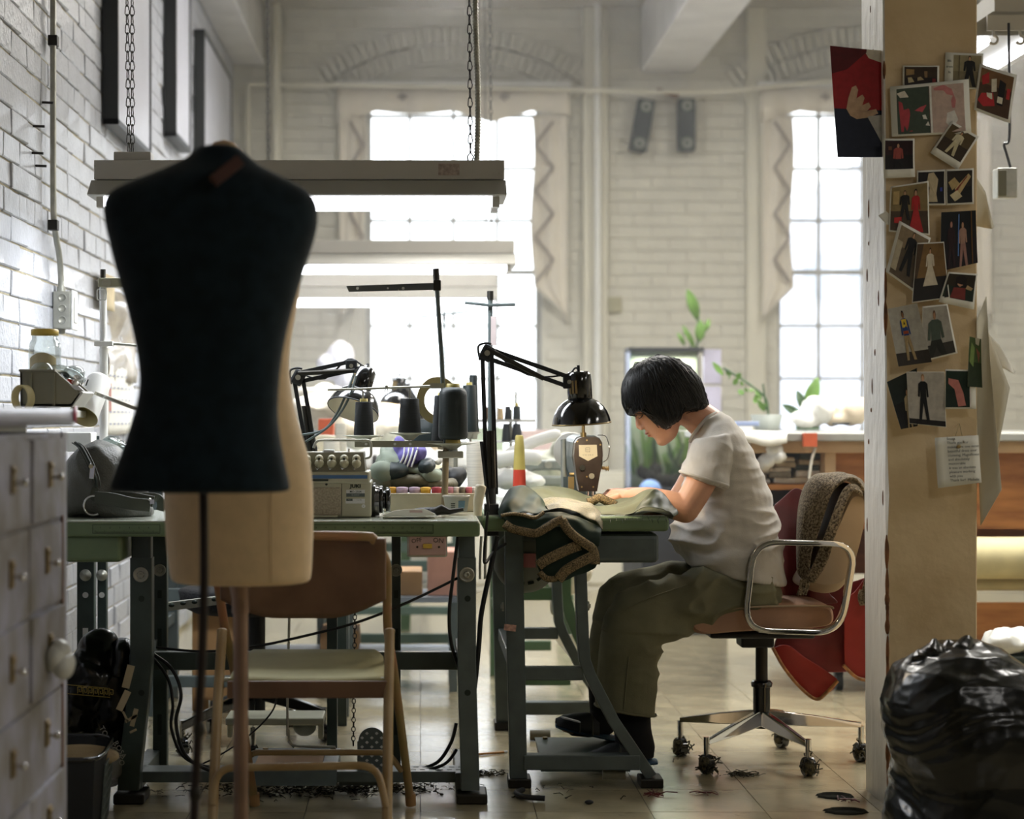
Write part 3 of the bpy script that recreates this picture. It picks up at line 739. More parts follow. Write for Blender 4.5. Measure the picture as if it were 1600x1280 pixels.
photo('photograph', 'glossy dark print of two figures under stage light', [(1470,332),(1524,329),(1527,411),(1469,424)], ['14181a','1d1418'],
      figure(.3, .15, 1.0, '2b1518', '2b1518', skin='b08070', w=.16) + figure(.62, .18, 1.0, 'b08a78', 'a37a70', w=.16) + [('5d86c8', [(.5,.05),(.53,.05),(.5,.8),(.47,.8)]), ('6a4a22', [(.85,0),(.88,0),(.88,1),(.85,1)])], border=B(.0))
photo('photograph', 'tilted print with a white border and a dark suited figure, under the couple', [(1405,345),(1454,372),(1430,458),(1384,425)], [('8c7a60',0,.4),('5e5140',.4,1)],
      figure(.5, .0, .85, '191a1c', '191a1c', w=.28) + [('b4a890', [(0,.3),(.2,.3),(.2,.9),(0,.9)])], border=(.09,.05,.04,.04))
photo('photograph', 'print of a woman in a full white dress', [(1432,380),(1474,378),(1483,466),(1424,474)], [('7d6038',0,.6),('1f1a16',.6,1)],
      figure(.5, .08, .75, 'd8cdb8', 'd6cab4', w=.2, legs=False) + [('4b3a2a', [(.0,0),(.25,0),(.08,.6),(0,.6)])], border=B(.02))
photo('photograph', 'polaroid of a laughing dark-haired woman', [(1481,425),(1527,428),(1521,484),(1466,472)], ['2d2618','1c2a1c'],
      [('1d1410', [(.3,.15),(.5,0),(.7,.15),(.7,.5),(.35,.5)]), ('c09070', [(.42,.15),(.58,.15),(.6,.42),(.5,.5),(.4,.42)]), ('7a3028', [(.3,.55),(.7,.52),(.75,.98),(.25,.98)]), ('b59a70', [(.75,.4),(.95,.5),(.9,.6),(.7,.55)])], border=(.05,.05,.05,.2))
photo('photograph', 'print of a man with folded arms in a grey-green shirt', [(1441,479),(1480,475),(1496,552),(1440,566)], [('a9a49a',0,.75),('3a3630',.75,1)],
      figure(.45, .08, 1.25, '4b574c', '26271f', skin='a87e60', hair='6a4a36', w=.4), border=(.03,.03,.05,.03))
photo('photograph', 'print of a young person in a yellow and blue sports top', [(1386,483),(1432,474),(1455,566),(1403,573)], [('aaa69c',0,.78),('332c24',.78,1)],
      figure(.45, .08, .92, '26407a', 'a08a64', skin='8f6444', w=.2) + [('d8b83a', [(.37,.22),(.53,.22),(.53,.36),(.37,.36)]), ('1b1b1b', [(.42,.31),(.45,.25),(.48,.31)]), ('a04a2a', [(.37,.42),(.53,.42),(.53,.47),(.37,.47)])], border=B(0))
photo('photograph', 'curled dark print with a pale figure, behind the black suit print', [(1385,597),(1432,575),(1433,666),(1407,671)], ['1c2622','141615'],
      figure(.6, .28, 1.1, 'b7a684', 'b09c78', w=.2), border=B(0))
photo('photograph', 'print of a person in a fitted black suit on white', [(1416,581),(1475,581),(1478,668),(1420,662)], [('b2aca2',0,.9),('1e1b1a',.9,1)],
      figure(.42, .04, .93, '121314', '101113', w=.2, skin='c49a80', hair='9a7a50'), border=B(.01))
photo('photograph', 'small print of a pink sleeve on dark green', [(1477,577),(1524,578),(1525,639),(1476,639)], ['1b3022','16261d'],
      [('c07a70', [(.1,.2),(.5,.25),(.7,.6),(.8,.95),(.5,.98),(.35,.5),(.1,.35)]), ('e6e0d8', [(.95,0),(1,0),(1,1),(.95,1)])], border=(.02,.04,.16,.04))
photo('photograph', 'narrow curled print with green leaves on the right edge of the post', [(1514,526),(1532,530),(1534,606),(1511,604)], ['4a5c34','2c3a22'],
      [('7d9656', [(.2,.1),(.5,.2),(.4,.6),(.1,.5)]), ('8c5a44', [(.6,.2),(.9,.3),(.8,.5)]), ('c9c2a8', [(.5,.0),(.9,.0),(.8,.15),(.55,.12)])], border=B(0))
t, uv = photo('handwritten_note', 'handwritten note on cream paper pinned low on the post', [(1460,684),(1528,680),(1533,754),(1465,763)], None, [], paper=m_paper, group='papers pinned on the post')
lines = ['Susan,', 'Thank you for', 'making the one most', 'beautiful dress ever', 'stunning, Magnificent', 'and absolutely', 'memorable', 'it was an absolute', 'pleasure working', 'with you', 'Thank for!  Michele']
for k, s_ in enumerate(lines):
    text(s_, .0098, P(1479+k*.55, 686+k*6.5, t.location.y-.008), m_ink, t, rot=(PI/2, -math.radians(2.5), 0), al='LEFT')
MB().tube([P(1490,690,t.location.y-.010), P(1499,662,D-.002), P(1506,693,t.location.y-.010)], .0009, n=5).ell(P(1498,698,t.location.y-.011), .006, .002, .005).build('string_pin', m_brass, t)
# papers curling round the right edge of the post
def sheet(label, pts, mat, dep0, curl=.03):
    t = thing('paper_sheet', label, 'paper', P(pts[0][0], max(p[1] for p in pts), dep0), 'papers fixed to the right side of the post')
    top = pts[:len(pts)//2]; bot = pts[len(pts)//2:][::-1]; rows = []
    for k in range(9):
        v_ = k/8; r_ = []
        for i in range(9):
            u = i/8*(len(top)-1); i0 = min(int(u), len(top)-2); f = u-i0
            a_ = V(top[i0]).lerp(V(top[i0+1]), f); b_ = V(bot[i0]).lerp(V(bot[i0+1]), f); p = a_.lerp(b_, v_)
            r_.append(P(p.x, p.y, dep0+curl*math.sin(i/8*3+v_)))
        rows.append(r_)
    MB().grid(rows).build('sheet', mat, t, solid=.0006); return t
sheet('long curling tracing paper sheet on the right edge of the post', [(1526,500),(1541,463),(1547,560),(1565,765),(1532,822),(1526,640)], m_papert, D-.01)
sheet('cream sheet bent out to the right of the post above the long sheet', [(1516,540),(1545,520),(1578,606),(1560,700),(1545,664),(1516,640)], m_papert, D+.05)
t = sheet('white sheet with a pink logo sticking out behind the post', [(1506,480),(1562,540),(1586,580),(1584,584),(1560,572),(1506,560)], m_paper, D+.12)
sheet('narrow white strip hanging behind the curled papers', [(1504,600),(1563,620),(1557,720),(1555,728),(1548,728),(1504,700)], m_paper, D+.16)
sheet('translucent circle of film behind the right edge of the post', [(1508,250),(1540,300),(1553,355),(1551,358),(1538,356),(1508,350)], m_papert, D+.1)
# ------------------------------------------------------------------ left green bench
TZ = .772
def bolt(mb, c, r=.012, ax=(0,-1,0)):
    mb.lathe(c, ((0,r*1.3),(.004,r*1.3),(.005,r*1.1),(.002,r*.95),(.002,r*.62)), axis=ax, n=20).lathe(c, ((0,r*.6),(.009,r*.6),(.009,r*.3),(.006,r*.28),(.006,0)), axis=ax, n=6)
tb = thing('work_table', 'long green industrial sewing bench on grey-green steel legs', 'table', (-.4, 5.35, 0))
x0, x1 = -1.10, P(750, 0, 5.08).x
MB().box(x0, x1, 5.08, 5.68, TZ-.042, TZ-.003).build('tabletop', m_green, tb, bevel=.006)
MB().box(x0+.004, x1-.004, 5.084, 5.676, TZ-.004, TZ).build('top_surface', m_top, tb, bevel=.001)
# printed tape measure on the front edge
for a_, b_ in ((145, 250), (300, 677)):
    xa, xb = P(a_, 0, 5.08).x, P(b_, 0, 5.08).x; zc = TZ-.021; mb = MB()
    for z in (zc-.0115, zc+.0115): mb.box(xa, xb, 5.0788, 5.0795, z-.0005, z+.0005)
    for x in (xa, xb): mb.box(x-.0005, x+.0005, 5.0788, 5.0795, zc-.0115, zc+.0115)
    k = 0; x = xa+.006
    while x < xb-.004:
        l = .006 if k % 8 == 0 else .003; mb.box(x-.0004, x+.0004, 5.0788, 5.0795, zc-.010, zc-.010+l)
        x += .0032; k += 1
    rl = mb.build('ruler', m_ink, tb)
    k = 1; x = xa+.02
    while x < xb-.01: text(str(k), .007, (x, 5.0788, zc+.003), m_ink, tb, name='ruler_number'); x += .0256; k += 1
def front_leg(px0, px1, foot_px, kind, yb=1252, d=5.2, plate=True):
    xa, xb = P(px0, 0, d).x, P(px1, 0, d).x; w2 = (xb-xa)/2; xc = (xa+xb)/2
    mb = MB().box(xa+.003, xb-.003, d+.004, d+.05, .45, TZ-.04)
    zz = [.04, .18, .30, .70]; 
    fx = P(foot_px, 0, d).x
    prof = [(fx, .035), (fx+(xc-fx)*.12, .10), (fx+(xc-fx)*.7, .27), (xc, .38), (xc, .665)]
    rings = [[V((x-w2, d, z)), V((x+w2, d, z)), V((x+w2, d+.055, z)), V((x-w2, d+.055, z))] for x, z in prof]
    mb.loft(rings, smooth=False)
    lg = mb.build('leg', m_greyleg if kind else m_greend, tb, bevel=.003)
    mb = MB(); bolt(mb, (xc+.0, d, .62), .016); mb.build('bolt', m_steel, lg)
    mb = MB()
    for z in (.555, .30): mb.cyl((xc+.002, d-.0008, z), (xc+.002, d+.002, z), .0085, n=14)
    mb.build('bolt_hole', m_ink, lg)
    MB().box(fx-.038, fx+.046, d-.02, d+.1, 0, .028).build('foot_pad', m_iron, tb, bevel=.005)
front_leg(203, 237, 200, 0); front_leg(715, 744, 735, 1)
for (pa, pb, zt_) in ((240, 262, .74), (612, 626, .74)):
    xa, xb = P(pa, 0, 5.62).x, P(pb, 0, 5.62).x
    lg = MB().box(xa, xb, 5.60, 5.64, .02, TZ-.04).build('leg', m_greend, tb, bevel=.003)
    mb = MB(); bolt(mb, ((xa+xb)/2, 5.6, .60), .014); mb.build('bolt', m_steel, lg)
    mb = MB()
    for z, h in ((.53, .012), (.40, .03), (.15, .03)): mb.box((xa+xb)/2-.006, (xa+xb)/2+.006, 5.598, 5.602, z-h, z+h)
    mb.build('slot', m_ink, lg)
for xa in (P(215,0,5.3).x, P(722,0,5.3).x):
    MB().box(xa-.02, xa+.02, 5.24, 5.62, .03, .075).build('side_rail', m_greyleg, tb, bevel=.003)
    MB().box(xa-.014, xa+.014, 5.24, 5.62, .36, .40).build('side_rail', m_greyleg, tb, bevel=.003)
MB().box(P(240,0,5.42).x, P(716,0,5.42).x, 5.40, 5.44, .335, .385).build('stretcher', m_greend, tb, bevel=.003)
lr = MB().box(P(215,0,5.3).x, P(716,0,5.3).x, 5.26, 5.36, .045, .075).build('foot_rail', m_greyleg, tb, bevel=.003)
mb = MB()
for k in range(7): mb.box(P(628+14*k,0,5.3).x, P(636+14*k,0,5.3).x, 5.285, 5.295, .0745, .0756).box(P(632+14*k,0,5.3).x, P(640+14*k,0,5.3).x, 5.325, 5.335, .0745, .0756)
mb.build('slot', m_ink, lr)
t_ = MB().pbox(100, 190, 834, 879, 5.1, 5.5).build('drawer', m_green, tb, bevel=.012, seg=3)
mb = MB().pbox(636, 699, 836, 871, 5.09, 5.13); sw = thing('switch_box', 'pink faced OFF and ON switch box under the green bench', 'switch', P(667, 871, 5.1))
mb.build('box', m_steel, sw, bevel=.006)
MB().pbox(639, 697, 838, 868, 5.086, 5.091).build('face_plate', m_pinkp, sw, bevel=.003)
MB().pbox(661, 675, 850, 857, 5.080, 5.087).build('toggle', m_yel, sw, bevel=.001)
for x in (652, 686): MB().cyl(P(x, 855, 5.086), P(x, 855, 5.083), .003, n=10).build('screw', m_iron, sw)
text('OFF', .016, P(651, 845, 5.0855), m_ink, sw, rot=(PI/2, -.15, 0)); text('ON', .018, P(685, 845, 5.0855), m_ink, sw, rot=(PI/2, .1, 0))
# second green bench leg pair seen at the far left
tb2 = thing('work_table', 'dark steel bench leg frame standing close to the white brick wall', 'table', P(140, 1100, 5.75))
for (pa, pb) in ((120, 147), (152, 166)):
    d = 5.75 if pa == 120 else 5.95; xa, xb = P(pa,0,d).x, P(pb,0,d).x
    lg = MB().box(xa, xb, d, d+.035, 0, .70).build('leg', m_greend, tb2, bevel=.003)
    MB().lathe(((xa+xb)/2, d, P(0,899,d).z), ((0,.018),(.003,.017),(.003,.009),(.009,.008),(.009,0)), axis=(0,-1,0), n=16).build('bolt', m_steel, lg)
    MB().cyl(((xa+xb)/2, d-.001, P(0,930,d).z), ((xa+xb)/2, d+.001, P(0,930,d).z), .009, n=12).build('bolt_hole', m_whitep, lg)
    MB().obox(((xa+xb)/2, d, P(0,992,d).z), (.016, .003, .04)).build('slot', m_whitep, lg)
MB().box(P(100,0,5.7).x-.02, P(170,0,5.7).x, 5.70, 6.3, .70, .735).build('tabletop', m_greend, tb2, bevel=.003)
# drive motor and treadle under the left bench
def treadle(px0, px1, pyt, pyb, d, label, mat):
    t = thing('treadle', label, 'pedal', P((px0+px1)/2, pyb, d)); a_ = P(px0, pyt, d); b_ = P(px1, pyb, d)
    z0 = max(b_.z, .01)
    MB().loft([[V((a_.x, d, z0)), V((b_.x, d, z0)), V((b_.x, d+.03, z0+.04)), V((a_.x, d+.03, z0+.04))], [V((a_.x, d+.30, z0+.05)), V((b_.x, d+.30, z0+.015)), V((b_.x, d+.30, z0+.05)), V((a_.x, d+.30, z0+.05))]], smooth=False).build('plate', mat, t, bevel=.006)
    if mat is not m_greend: MB().obox(((a_.x+b_.x)/2-.01, d+.13, z0+.052), (abs(b_.x-a_.x)-.06, .2, .004), Matrix.Rotation(.02, 3, 'X')).build('rubber_mat', m_kraft, t)
    for x in (a_.x+.03, b_.x-.02): MB().cyl((x, d+.27, z0+.05), (x, d+.27, z0+.056), .008).build('rivet', m_brass, t)
    return t
t = treadle(385, 525, 1172, 1228, 5.2, 'grey cast treadle plate under the long green bench', m_greyleg)
MB().tube(round_path([P(524,1168,5.45), P(458,1166,5.45), P(452,1160,5.45), P(451,1139,5.45)], .02), .004, n=6).tube([P(449,1150,5.45), P(449,1090,5.45), P(452, 965, 5.45)], .004, n=6).build('treadle_rod', m_steel, t)
# perforated foot plate
t = thing('foot_plate', 'small rounded grey foot plate full of diamond holes, right of the treadle', 'pedal', P(581, 1222, 5.32))
d = 5.32; c0 = P(581, 1222, d); c1 = P(581, 1137, d); mb = MB(); R = .038
hw = P(602,0,d).x-c0.x
def plate_ok(x, z): return z < c1.z-hw or (x-c0.x)**2+(z-(c1.z-hw))**2 < hw*hw
nx, nzz = 9, 17; cell = 2*hw/nx
outl = [(c0.x-hw, c0.z), (c0.x+hw, c0.z)] + [(c0.x+hw*math.cos(a_*PI/12), c1.z-hw+hw*math.sin(a_*PI/12)) for a_ in range(13)]
bmx = MB().prism([V((x, d, z)) for x, z in outl], (0, .004, 0)); bmx.build('plate', m_greyleg, t)
mb = MB(); tilt = 0
for r_ in range(10):
    for k in range(3 if r_ % 2 else 3):
        x = c0.x+(k-1)*.027+(.0135 if r_ % 2 else 0); z = c0.z+.022+r_*.0125
        if abs(x-c0.x) < hw-.009 and plate_ok(abs(x-c0.x)+c0.x+.006, z+.006):
            mb.prism([V((x-.0052,d-.0006,z)),V((x,d-.0006,z-.0045)),V((x+.0052,d-.0006,z)),V((x,d-.0006,z+.0045))], (0,.0008,0))
mb.build('diamond_hole', [m_label], t)
MB().prism([V((x, d-.004, z)) for x, z in ((c0.x-hw-.003, c0.z), (c0.x-hw, c0.z), (c0.x-hw, c1.z-hw), (c0.x-hw-.003, c1.z-hw))], (0,.02,0)).box(c0.x-.09, c0.x+.05, d-.02, d+.06, c0.z-.006, c0.z+.004).build('bracket', m_greyleg, t)
mb = MB(); p0 = P(552,1165,5.36); p1 = P(556, 830, 5.36); n = 46
for i in range(n):
    c = p0.lerp(p1, (i+.5)/n); u = V((1,0,0)) if i % 2 else V((.2,1,0)); mb.tube([c+V((0,0,.0082*math.sin(2*PI*k/8)))+u*.0052*math.cos(2*PI*k/8) for k in range(9)], .0014, n=5, caps=False)
mb.build('pull_chain', m_iron, t)
# cables
def cable(label, pts, r=.0045, mat=None, name='cable', cat='cable', group=None):
    return tag(MB().at(*pts[len(pts)//2]).tube(smooth_path(pts, 8), r, n=8).build(name, mat or m_cable), label, cat, group)
cable('black cable slanting from the bench leg across behind the folding chair', [P(716,903,5.25), P(640,940,5.2), P(560,972,5.2), P(480,993,5.22), P(400,1010,5.25), P(320,1018,5.3), P(245,1012,5.35)], .0038)
cable('black cable hanging down just left of the right front bench leg', [P(716,836,5.15), P(708,900,5.15), P(702,960,5.16), P(706,1010,5.2), P(722,1060,5.28), P(732,1120,5.3)], .0048)
cable('black cable drooping to the floor from the right bench leg', [P(713,1130,5.3), P(705,1160,5.3), P(685,1190,5.32), P(655,1203,5.35)], .005)
cable('second black cable curling on the floor below the drooping one', [P(713,1172,5.25), P(700,1190,5.28), P(680,1200,5.3), P(650,1204,5.33)], .0045)
cable('outer black cable looping from the left bench legs to the floor', [P(236,1020,5.3), P(268,1045,5.28), P(283,1085,5.26), P(275,1130,5.25), P(290,1180,5.25), P(330,1205,5.27), P(372,1210,5.3)], .005)
cable('inner black cable looping from the left bench legs to the floor', [P(234,1022,5.34), P(262,1060,5.32), P(270,1100,5.3), P(268,1140,5.3), P(290,1185,5.3), P(340,1200,5.33), P(400,1200,5.4)], .0045)
cable('thin black wire lying along the floor behind the mannequin pole', [P(262,1203,5.45), P(310,1196,5.5), P(360,1170,5.5), P(400,1140,5.5), P(425,1112,5.5), P(433,1090,5.5)], .0025)
cable('thick black cable running down between the two benches', [P(777,838,5.3), P(764,900,5.3), P(752,960,5.3), P(748,1010,5.3), P(742, 1070, 5.3), P(732,1130,5.3), P(726,1190,5.3)], .007)
cable('thin dark cable between the benches, left of the thick one', [P(762,800,5.25), P(757,860,5.25), P(758,880,5.25), P(772,862,5.3), P(790,850,5.35)], .004)
# ------------------------------------------------------------------ sewing table
D2 = 5.36
st = thing('sewing_table', 'short end of the green sewing table where the woman works', 'table', (P(900,0,D2).x, D2+.6, 0))
xa, xb = P(755,0,D2).x, P(1046,0,D2).x
rr = .02
MB().box(xa, xb, D2, D2+1.22, TZ-.045, TZ-.002).build('tabletop', m_green, st, bevel=.012, seg=3)
MB().box(xa+.012, xb-.012, D2+.012, D2+1.2, TZ-.004, TZ).build('top_surface', m_top, st, bevel=.001)
def frame_end(d, mat, root, z_low=True):
    sc = (P(0,0,d).x)  # unused
    def X(px): return P(px, 0, 5.42).x
    legs = []
    L = MB().loft([[V((X(795)+q, d, .03)), V((X(826)+q, d, .03)), V((X(826)+q, d+.05, .03)), V((X(795)+q, d+.05, .03))] if False else
                   [V((x0_, d, z_)), V((x1_, d, z_)), V((x1_, d+.05, z_)), V((x0_, d+.05, z_))] for q, x0_, x1_, z_ in ((0, X(797), X(824), .025), (0, X(789), X(818), .62), (0, X(789), X(818), TZ-.045))], smooth=False)
    L.build('leg', mat, root, bevel=.003)
    path = [(X(906), TZ-.045), (X(908), .60), (X(911), .44), (X(914), .36), (X(923), .315), (X(960), .185), (X(1018), .03)]
    w2 = .0165; rings = []
    for i, (x, z) in enumerate(path):
        a_ = V(path[max(i-1,0)]); b_ = V(path[min(i+1,len(path)-1)]); t_ = (b_-a_).normalized(); nrm = V((-t_.y, t_.x))*w2
        rings.append([V((x-nrm.x, d, z-nrm.y)), V((x+nrm.x, d, z+nrm.y)), V((x+nrm.x, d+.05, z+nrm.y)), V((x-nrm.x, d+.05, z-nrm.y))])
    MB().loft(rings, smooth=False).build('leg', mat, root, bevel=.003)
    MB().box(X(815), X(912), d+.005, d+.04, .302, .34).build('crossbar', mat, root, bevel=.003)
    MB().box(X(818), X(1000), d-.005, d+.045, .05, .092).build('crossbar', mat, root, bevel=.003)
    MB().box(X(794), X(830), d-.015, d+.08, 0, .027).build('foot_pad', m_iron, root, bevel=.004)
    MB().box(X(1000), X(1036), d-.015, d+.08, 0, .027).build('foot_pad', m_iron, root, bevel=.004)
frame_end(5.42, m_greyleg, st); frame_end(6.42, m_greyleg, st)
MB().box(P(800,0,5.45).x, P(816,0,5.45).x, 5.47, 6.42, .30, .34).build('side_rail', m_greyleg, st, bevel=.003)
mb = MB(); bolt(mb, P(918, 947, 5.44), .010, ax=(1,0,0)); bolt(mb, P(787, 948, 5.44), .010, ax=(-1,0,0)); mb.build('bolt', m_steel, st)
MB().obox(P(797, 981, 5.415), (.034, .002, .018), Matrix.Rotation(.12, 3, 'Y')).build('sticker', M('peeling_sticker', 'd8a99a', .6, scale=90, var=.2), st)
MB().pbox(1030-160, 1030, 834, 880, D2+.03, D2+.5).build('drawer', m_greyleg, st, bevel=.015, seg=3)
# motor below the sewing table
mt = thing('motor', 'round grey clutch motor with a pink label below the sewing table', 'motor', P(822, 925, 5.55))
c = P(822, 878, 5.5)
MB().lathe(c+V((0,.12,0)), ((0,.02),(0,.075),(.03,.092),(.09,.092),(.115,.08),(.12,.05),(.118,.0)), axis=(0,-1,0), n=36).build('housing', m_sensor, mt)
for k in range(4):
    a_ = math.radians(-95+k*26+(-8)); p = [c+V((.062*math.cos(a_+q), -.0012, .062*math.sin(a_+q))) for q in (-.14, -.07, 0, .07, .14)]
    MB().tube(p, .0045, n=6).build('vent_slot', m_ink, mt)
MB().obox(P(822, 876, 5.49), (.055, .003, .04)).build('label_plate', M('pink_label', 'd88a92', .5), mt)
MB().box(c.x-.03, c.x+.03, c.y-.02, c.y+.3, c.z+.06, TZ-.05).build('bracket', m_greyleg, mt, bevel=.004)
for i, x in enumerate((750, 758)):
    tag(MB().at(*P(x,900,5.3)).tube(smooth_path([P(x+2,838,5.3), P(x,880,5.3), P(x,905,5.3)],5), .004, n=6).build('tool_rod', m_steel), ['left thin steel rod hanging between the benches', 'right thin steel rod hanging between the benches'][i], 'rod')
# treadle below the sewing table
t = treadle(845, 985, 1190, 1206, 5.6, 'dark treadle plate under the woman\'s front foot', m_greend)
MB().cyl((P(940,0,5.5).x, 5.47, .03), (P(975,0,5.5).x, 5.47, .03), .016).build('pivot', m_steel, t)
# ------------------------------------------------------------------ green machine tables standing behind
def simple_table(name, label, X0, X1, d0, d1, zt, mat, slant=0, group=None, topm=None):
    t = thing(name, label, 'table', ((X0+X1)/2, (d0+d1)/2, 0), group)
    MB().box(X0-.03, X1+.03, d0-.04, d1+.04, zt-.04, zt).build('tabletop', topm or mat, t, bevel=.006)
    for dd in (d0, d1-.05):
        MB().box(X0, X0+.045, dd, dd+.05, 0, zt-.04).build('leg', mat, t, bevel=.003)
        if slant:
            MB().loft([[V((x-.02, dd, z)), V((x+.022, dd, z)), V((x+.022, dd+.05, z)), V((x-.02, dd+.05, z))] for x, z in ((X1-.05, zt-.04), (X1-.05, .42), (X1-.03, .34), (X1+.1, .03))], smooth=False).build('leg', mat, t, bevel=.003)
        else: MB().box(X1-.045, X1, dd, dd+.05, 0, zt-.04).build('leg', mat, t, bevel=.003)
        MB().box(X0, X1-.03, dd+.01, dd+.04, .40, .445).build('crossbar', mat, t, bevel=.003)
        MB().box(X0, X1-.03, dd+.01, dd+.04, .10, .14).build('crossbar', mat, t, bevel=.003)
    MB().box(X0+.005, X0+.035, d0, d1, .28, .32).build('side_rail', mat, t, bevel=.003)
    return t
simple_table('machine_table', 'green steel machine table directly behind the sewing table', P(782,0,6.75).x, P(892,0,6.75).x+.03, 6.75, 7.8, .76, m_greent, 1, topm=m_top)
simple_table('machine_table', 'blue-green machine table far behind the long bench', P(628,0,8.0).x-.3, P(700,0,8.0).x+.08, 8.0, 9.2, .76, M('teal_enamel', '58716a', .5), 0, topm=m_top)
simple_table('machine_table', 'grey-green machine table at the left, behind the beige mannequin', -.95, -.25, 6.7, 7.2, .90, m_greyleg, 0, topm=m_top)
MB_ = MB().pbox(840, 905, 955, 1038, 7.0, 7.02)
t = thing('white_sheet', 'white cloth lying over the lower rail of the green machine table', 'cloth', P(870, 1040, 6.9))
MB().grid([[P(862+40*u+v*8, 992+48*v*u+10*v, 6.9+.3*v) for u in [i/8 for i in range(9)]] for v in [j/5 for j in range(6)]]).build('sheet', m_whitep, t, solid=.004)
# ------------------------------------------------------------------ drawer cabinet at the left
CXF = -.75; CT = 1.066
cb = thing('drawer_cabinet', 'tall worn lilac-grey cabinet of small drawers at the left edge', 'cabinet', (CXF-.2, 3.6, 0))
y1 = 4.05
MB().box(-1.14, CXF, 2.55, y1, 0, CT-.05).build('body', m_cab, cb, bevel=.003)
MB().box(-1.15, CXF+.022, 2.5, y1+.03, CT-.036, CT).build('worktop', m_cabt, cb, bevel=.014, seg=4)
MB().box(CXF-.001, CXF+.004, y1-.045, y1, 0, CT-.05).build('corner_post', m_cab, cb)
MB().box(CXF+.003, CXF+.0055, y1-.052, y1-.044, 0, CT-.11).build('rusty_edge', m_chip, cb)
ys = [y1-.055-.335*k for k in range(5)]
zrow = [CT-.062-.172*k for k in range(7)]
for j in range(6):
    z1_, z0_ = zrow[j], zrow[j+1]+.012
    for i in range(4):
        ya, yb = ys[i+1]+.006, ys[i]-.002; pr = random.uniform(.004, .012); tw = random.uniform(-.004, .004)
        mb = MB().loft([[V((CXF-.02, ya, z)), V((CXF+pr, ya, z+tw)), V((CXF+pr, yb, z-tw)), V((CXF-.02, yb, z))] for z in (z0_, z1_)], smooth=False)
        dr = mb.build('drawer', m_cab, cb, bevel=.004)
        yc = (ya+yb)/2; zc = (z0_+z1_)/2+.01
        k_ = MB().obox((CXF+pr+.002, yc, zc), (.004, .035, .052)).obox((CXF+pr+.004, yc, zc+.016), (.006, .03, .008)).build('handle_plate', m_brass, dr, bevel=.001)
        mb = MB().cyl((CXF+pr+.002, yc, zc-.006), (CXF+pr+.018, yc, zc-.006), .004).ell((CXF+pr+.021, yc, zc-.006), .0075)
        mb.build('knob', m_chrome, dr)
mb = MB()
for k in range(7): mb.ell((CXF+.03+.01*math.sin(k*2), 3.83+.02*math.sin(k*3), .565+.014*math.cos(k*2.3)), .022, .035, .026)
tag(mb.at(CXF+.03, 3.83, .565).build('crumpled_plastic', m_bagw), 'crumpled clear plastic stuck on the front of the drawer cabinet', 'plastic')
t = thing('sweet_wrapper', 'small pink wrapper hanging over the corner of the cabinet top', 'wrapper', (CXF+.01, y1, CT-.03))
MB().grid([[V((CXF+.024+.003*math.sin(i), y1-.03+.012*i, CT+.004-.03*j*(1+.2*math.sin(i*2)))) for i in range(5)] for j in range(2)]).build('film', M('pink_film', 'd8607a', .3), t, solid=.001)
# shelf behind it with jar, bin, tape, lamp
sd = 5.05
def XP(px, d): return P(px, 0, d).x
sh = thing('wall_shelf', 'narrow white wall shelf behind the cabinet carrying the parts bin', 'shelf', (-1.05, sd, 1.03))
MB().box(WX, XP(104, sd), 4.9, 5.35, 1.045, 1.065).build('board', m_whitep, sh, bevel=.003)
MB().box(WX, WX+.02, 4.95, 5.3, .9, 1.045).box(WX, WX+.1, 5.2, 5.22, .93, 1.045).build('bracket', m_whitep, sh)
bn = thing('parts_bin', 'grey plastic parts bin with slanted open front, on the shelf by the brick wall', 'bin', P(80, 638, 5.1))
d = 5.02
prof = [(31,581),(32,636),(113,636),(127,615),(86,579)]
prof = [(a_, b_) for a_, b_ in prof]
MB().prism([P(a_, b_, d) for a_, b_ in prof], (0,.012,0)).build('side', m_greybin, bn, bevel=.002)
MB().prism([P(a_, b_, d)+V((0,.16,0)) for a_, b_ in prof], (0,.01,0)).build('side', m_greybin, bn, bevel=.002)
def strip(pa, pb, mat, nm, th=.006):
    a_, b_ = P(*pa, d), P(*pb, d); n_ = (b_-a_).cross(V((0,1,0))).normalized()*th
    MB().prism([a_, b_, b_+V((0,.17,0)), a_+V((0,.17,0))], n_).build(nm, mat, bn)
strip((31,581),(32,636), m_greybin, 'back'); strip((32,635),(113,635), m_greybin, 'base'); strip((113,636),(130,614), m_whitep, 'front_lip', .008)
MB().pbox(29, 86, 577, 581, d-.006, d+.18).build('rim', m_greybin, bn, bevel=.002)
MB().beam(P(48,583,d-.003), P(48,634,d-.003), .006, .006).beam(P(84,583,d-.003), P(84,634,d-.003), .006, .006).build('rib', m_greybin, bn)
MB().prism([P(108,601,d-.004), P(117,609,d-.004), P(131,611,d-.004), P(122,603,d-.004)], (0,.02,0)).build('label', m_label, bn)
for i, (x, y, r, mt_, lab) in enumerate(((108, 600, .009, m_red2, 'red bobbin in the grey parts bin'), (100, 590, .012, m_greyleg, 'dark metal bobbin in the grey parts bin'), (119, 594, .010, m_whitep, 'white bobbin in the grey parts bin'))):
    c = P(x, y, d+.06); tag(MB().at(*c).lathe(c, ((-.01,r),(-.007,r),(-.007,r*.5),(.007,r*.5),(.007,r),(.01,r)), axis=(.4,-.5,.7), n=16).build('bobbin', mt_), lab, 'bobbin', 'bobbins in the parts bin')
mb = MB(); c = P(66, 577, d+.09); mb.lathe(c+V((0,0,-.01)), ((0,.034),(.014,.03),(.025,.02),(.029,.002)), n=20)
tag(mb.at(*c).build('clear_dome', m_jarg), 'clear plastic dome lid standing on the parts bin', 'lid')
mb = MB(); c = P(104, 585, d+.12)
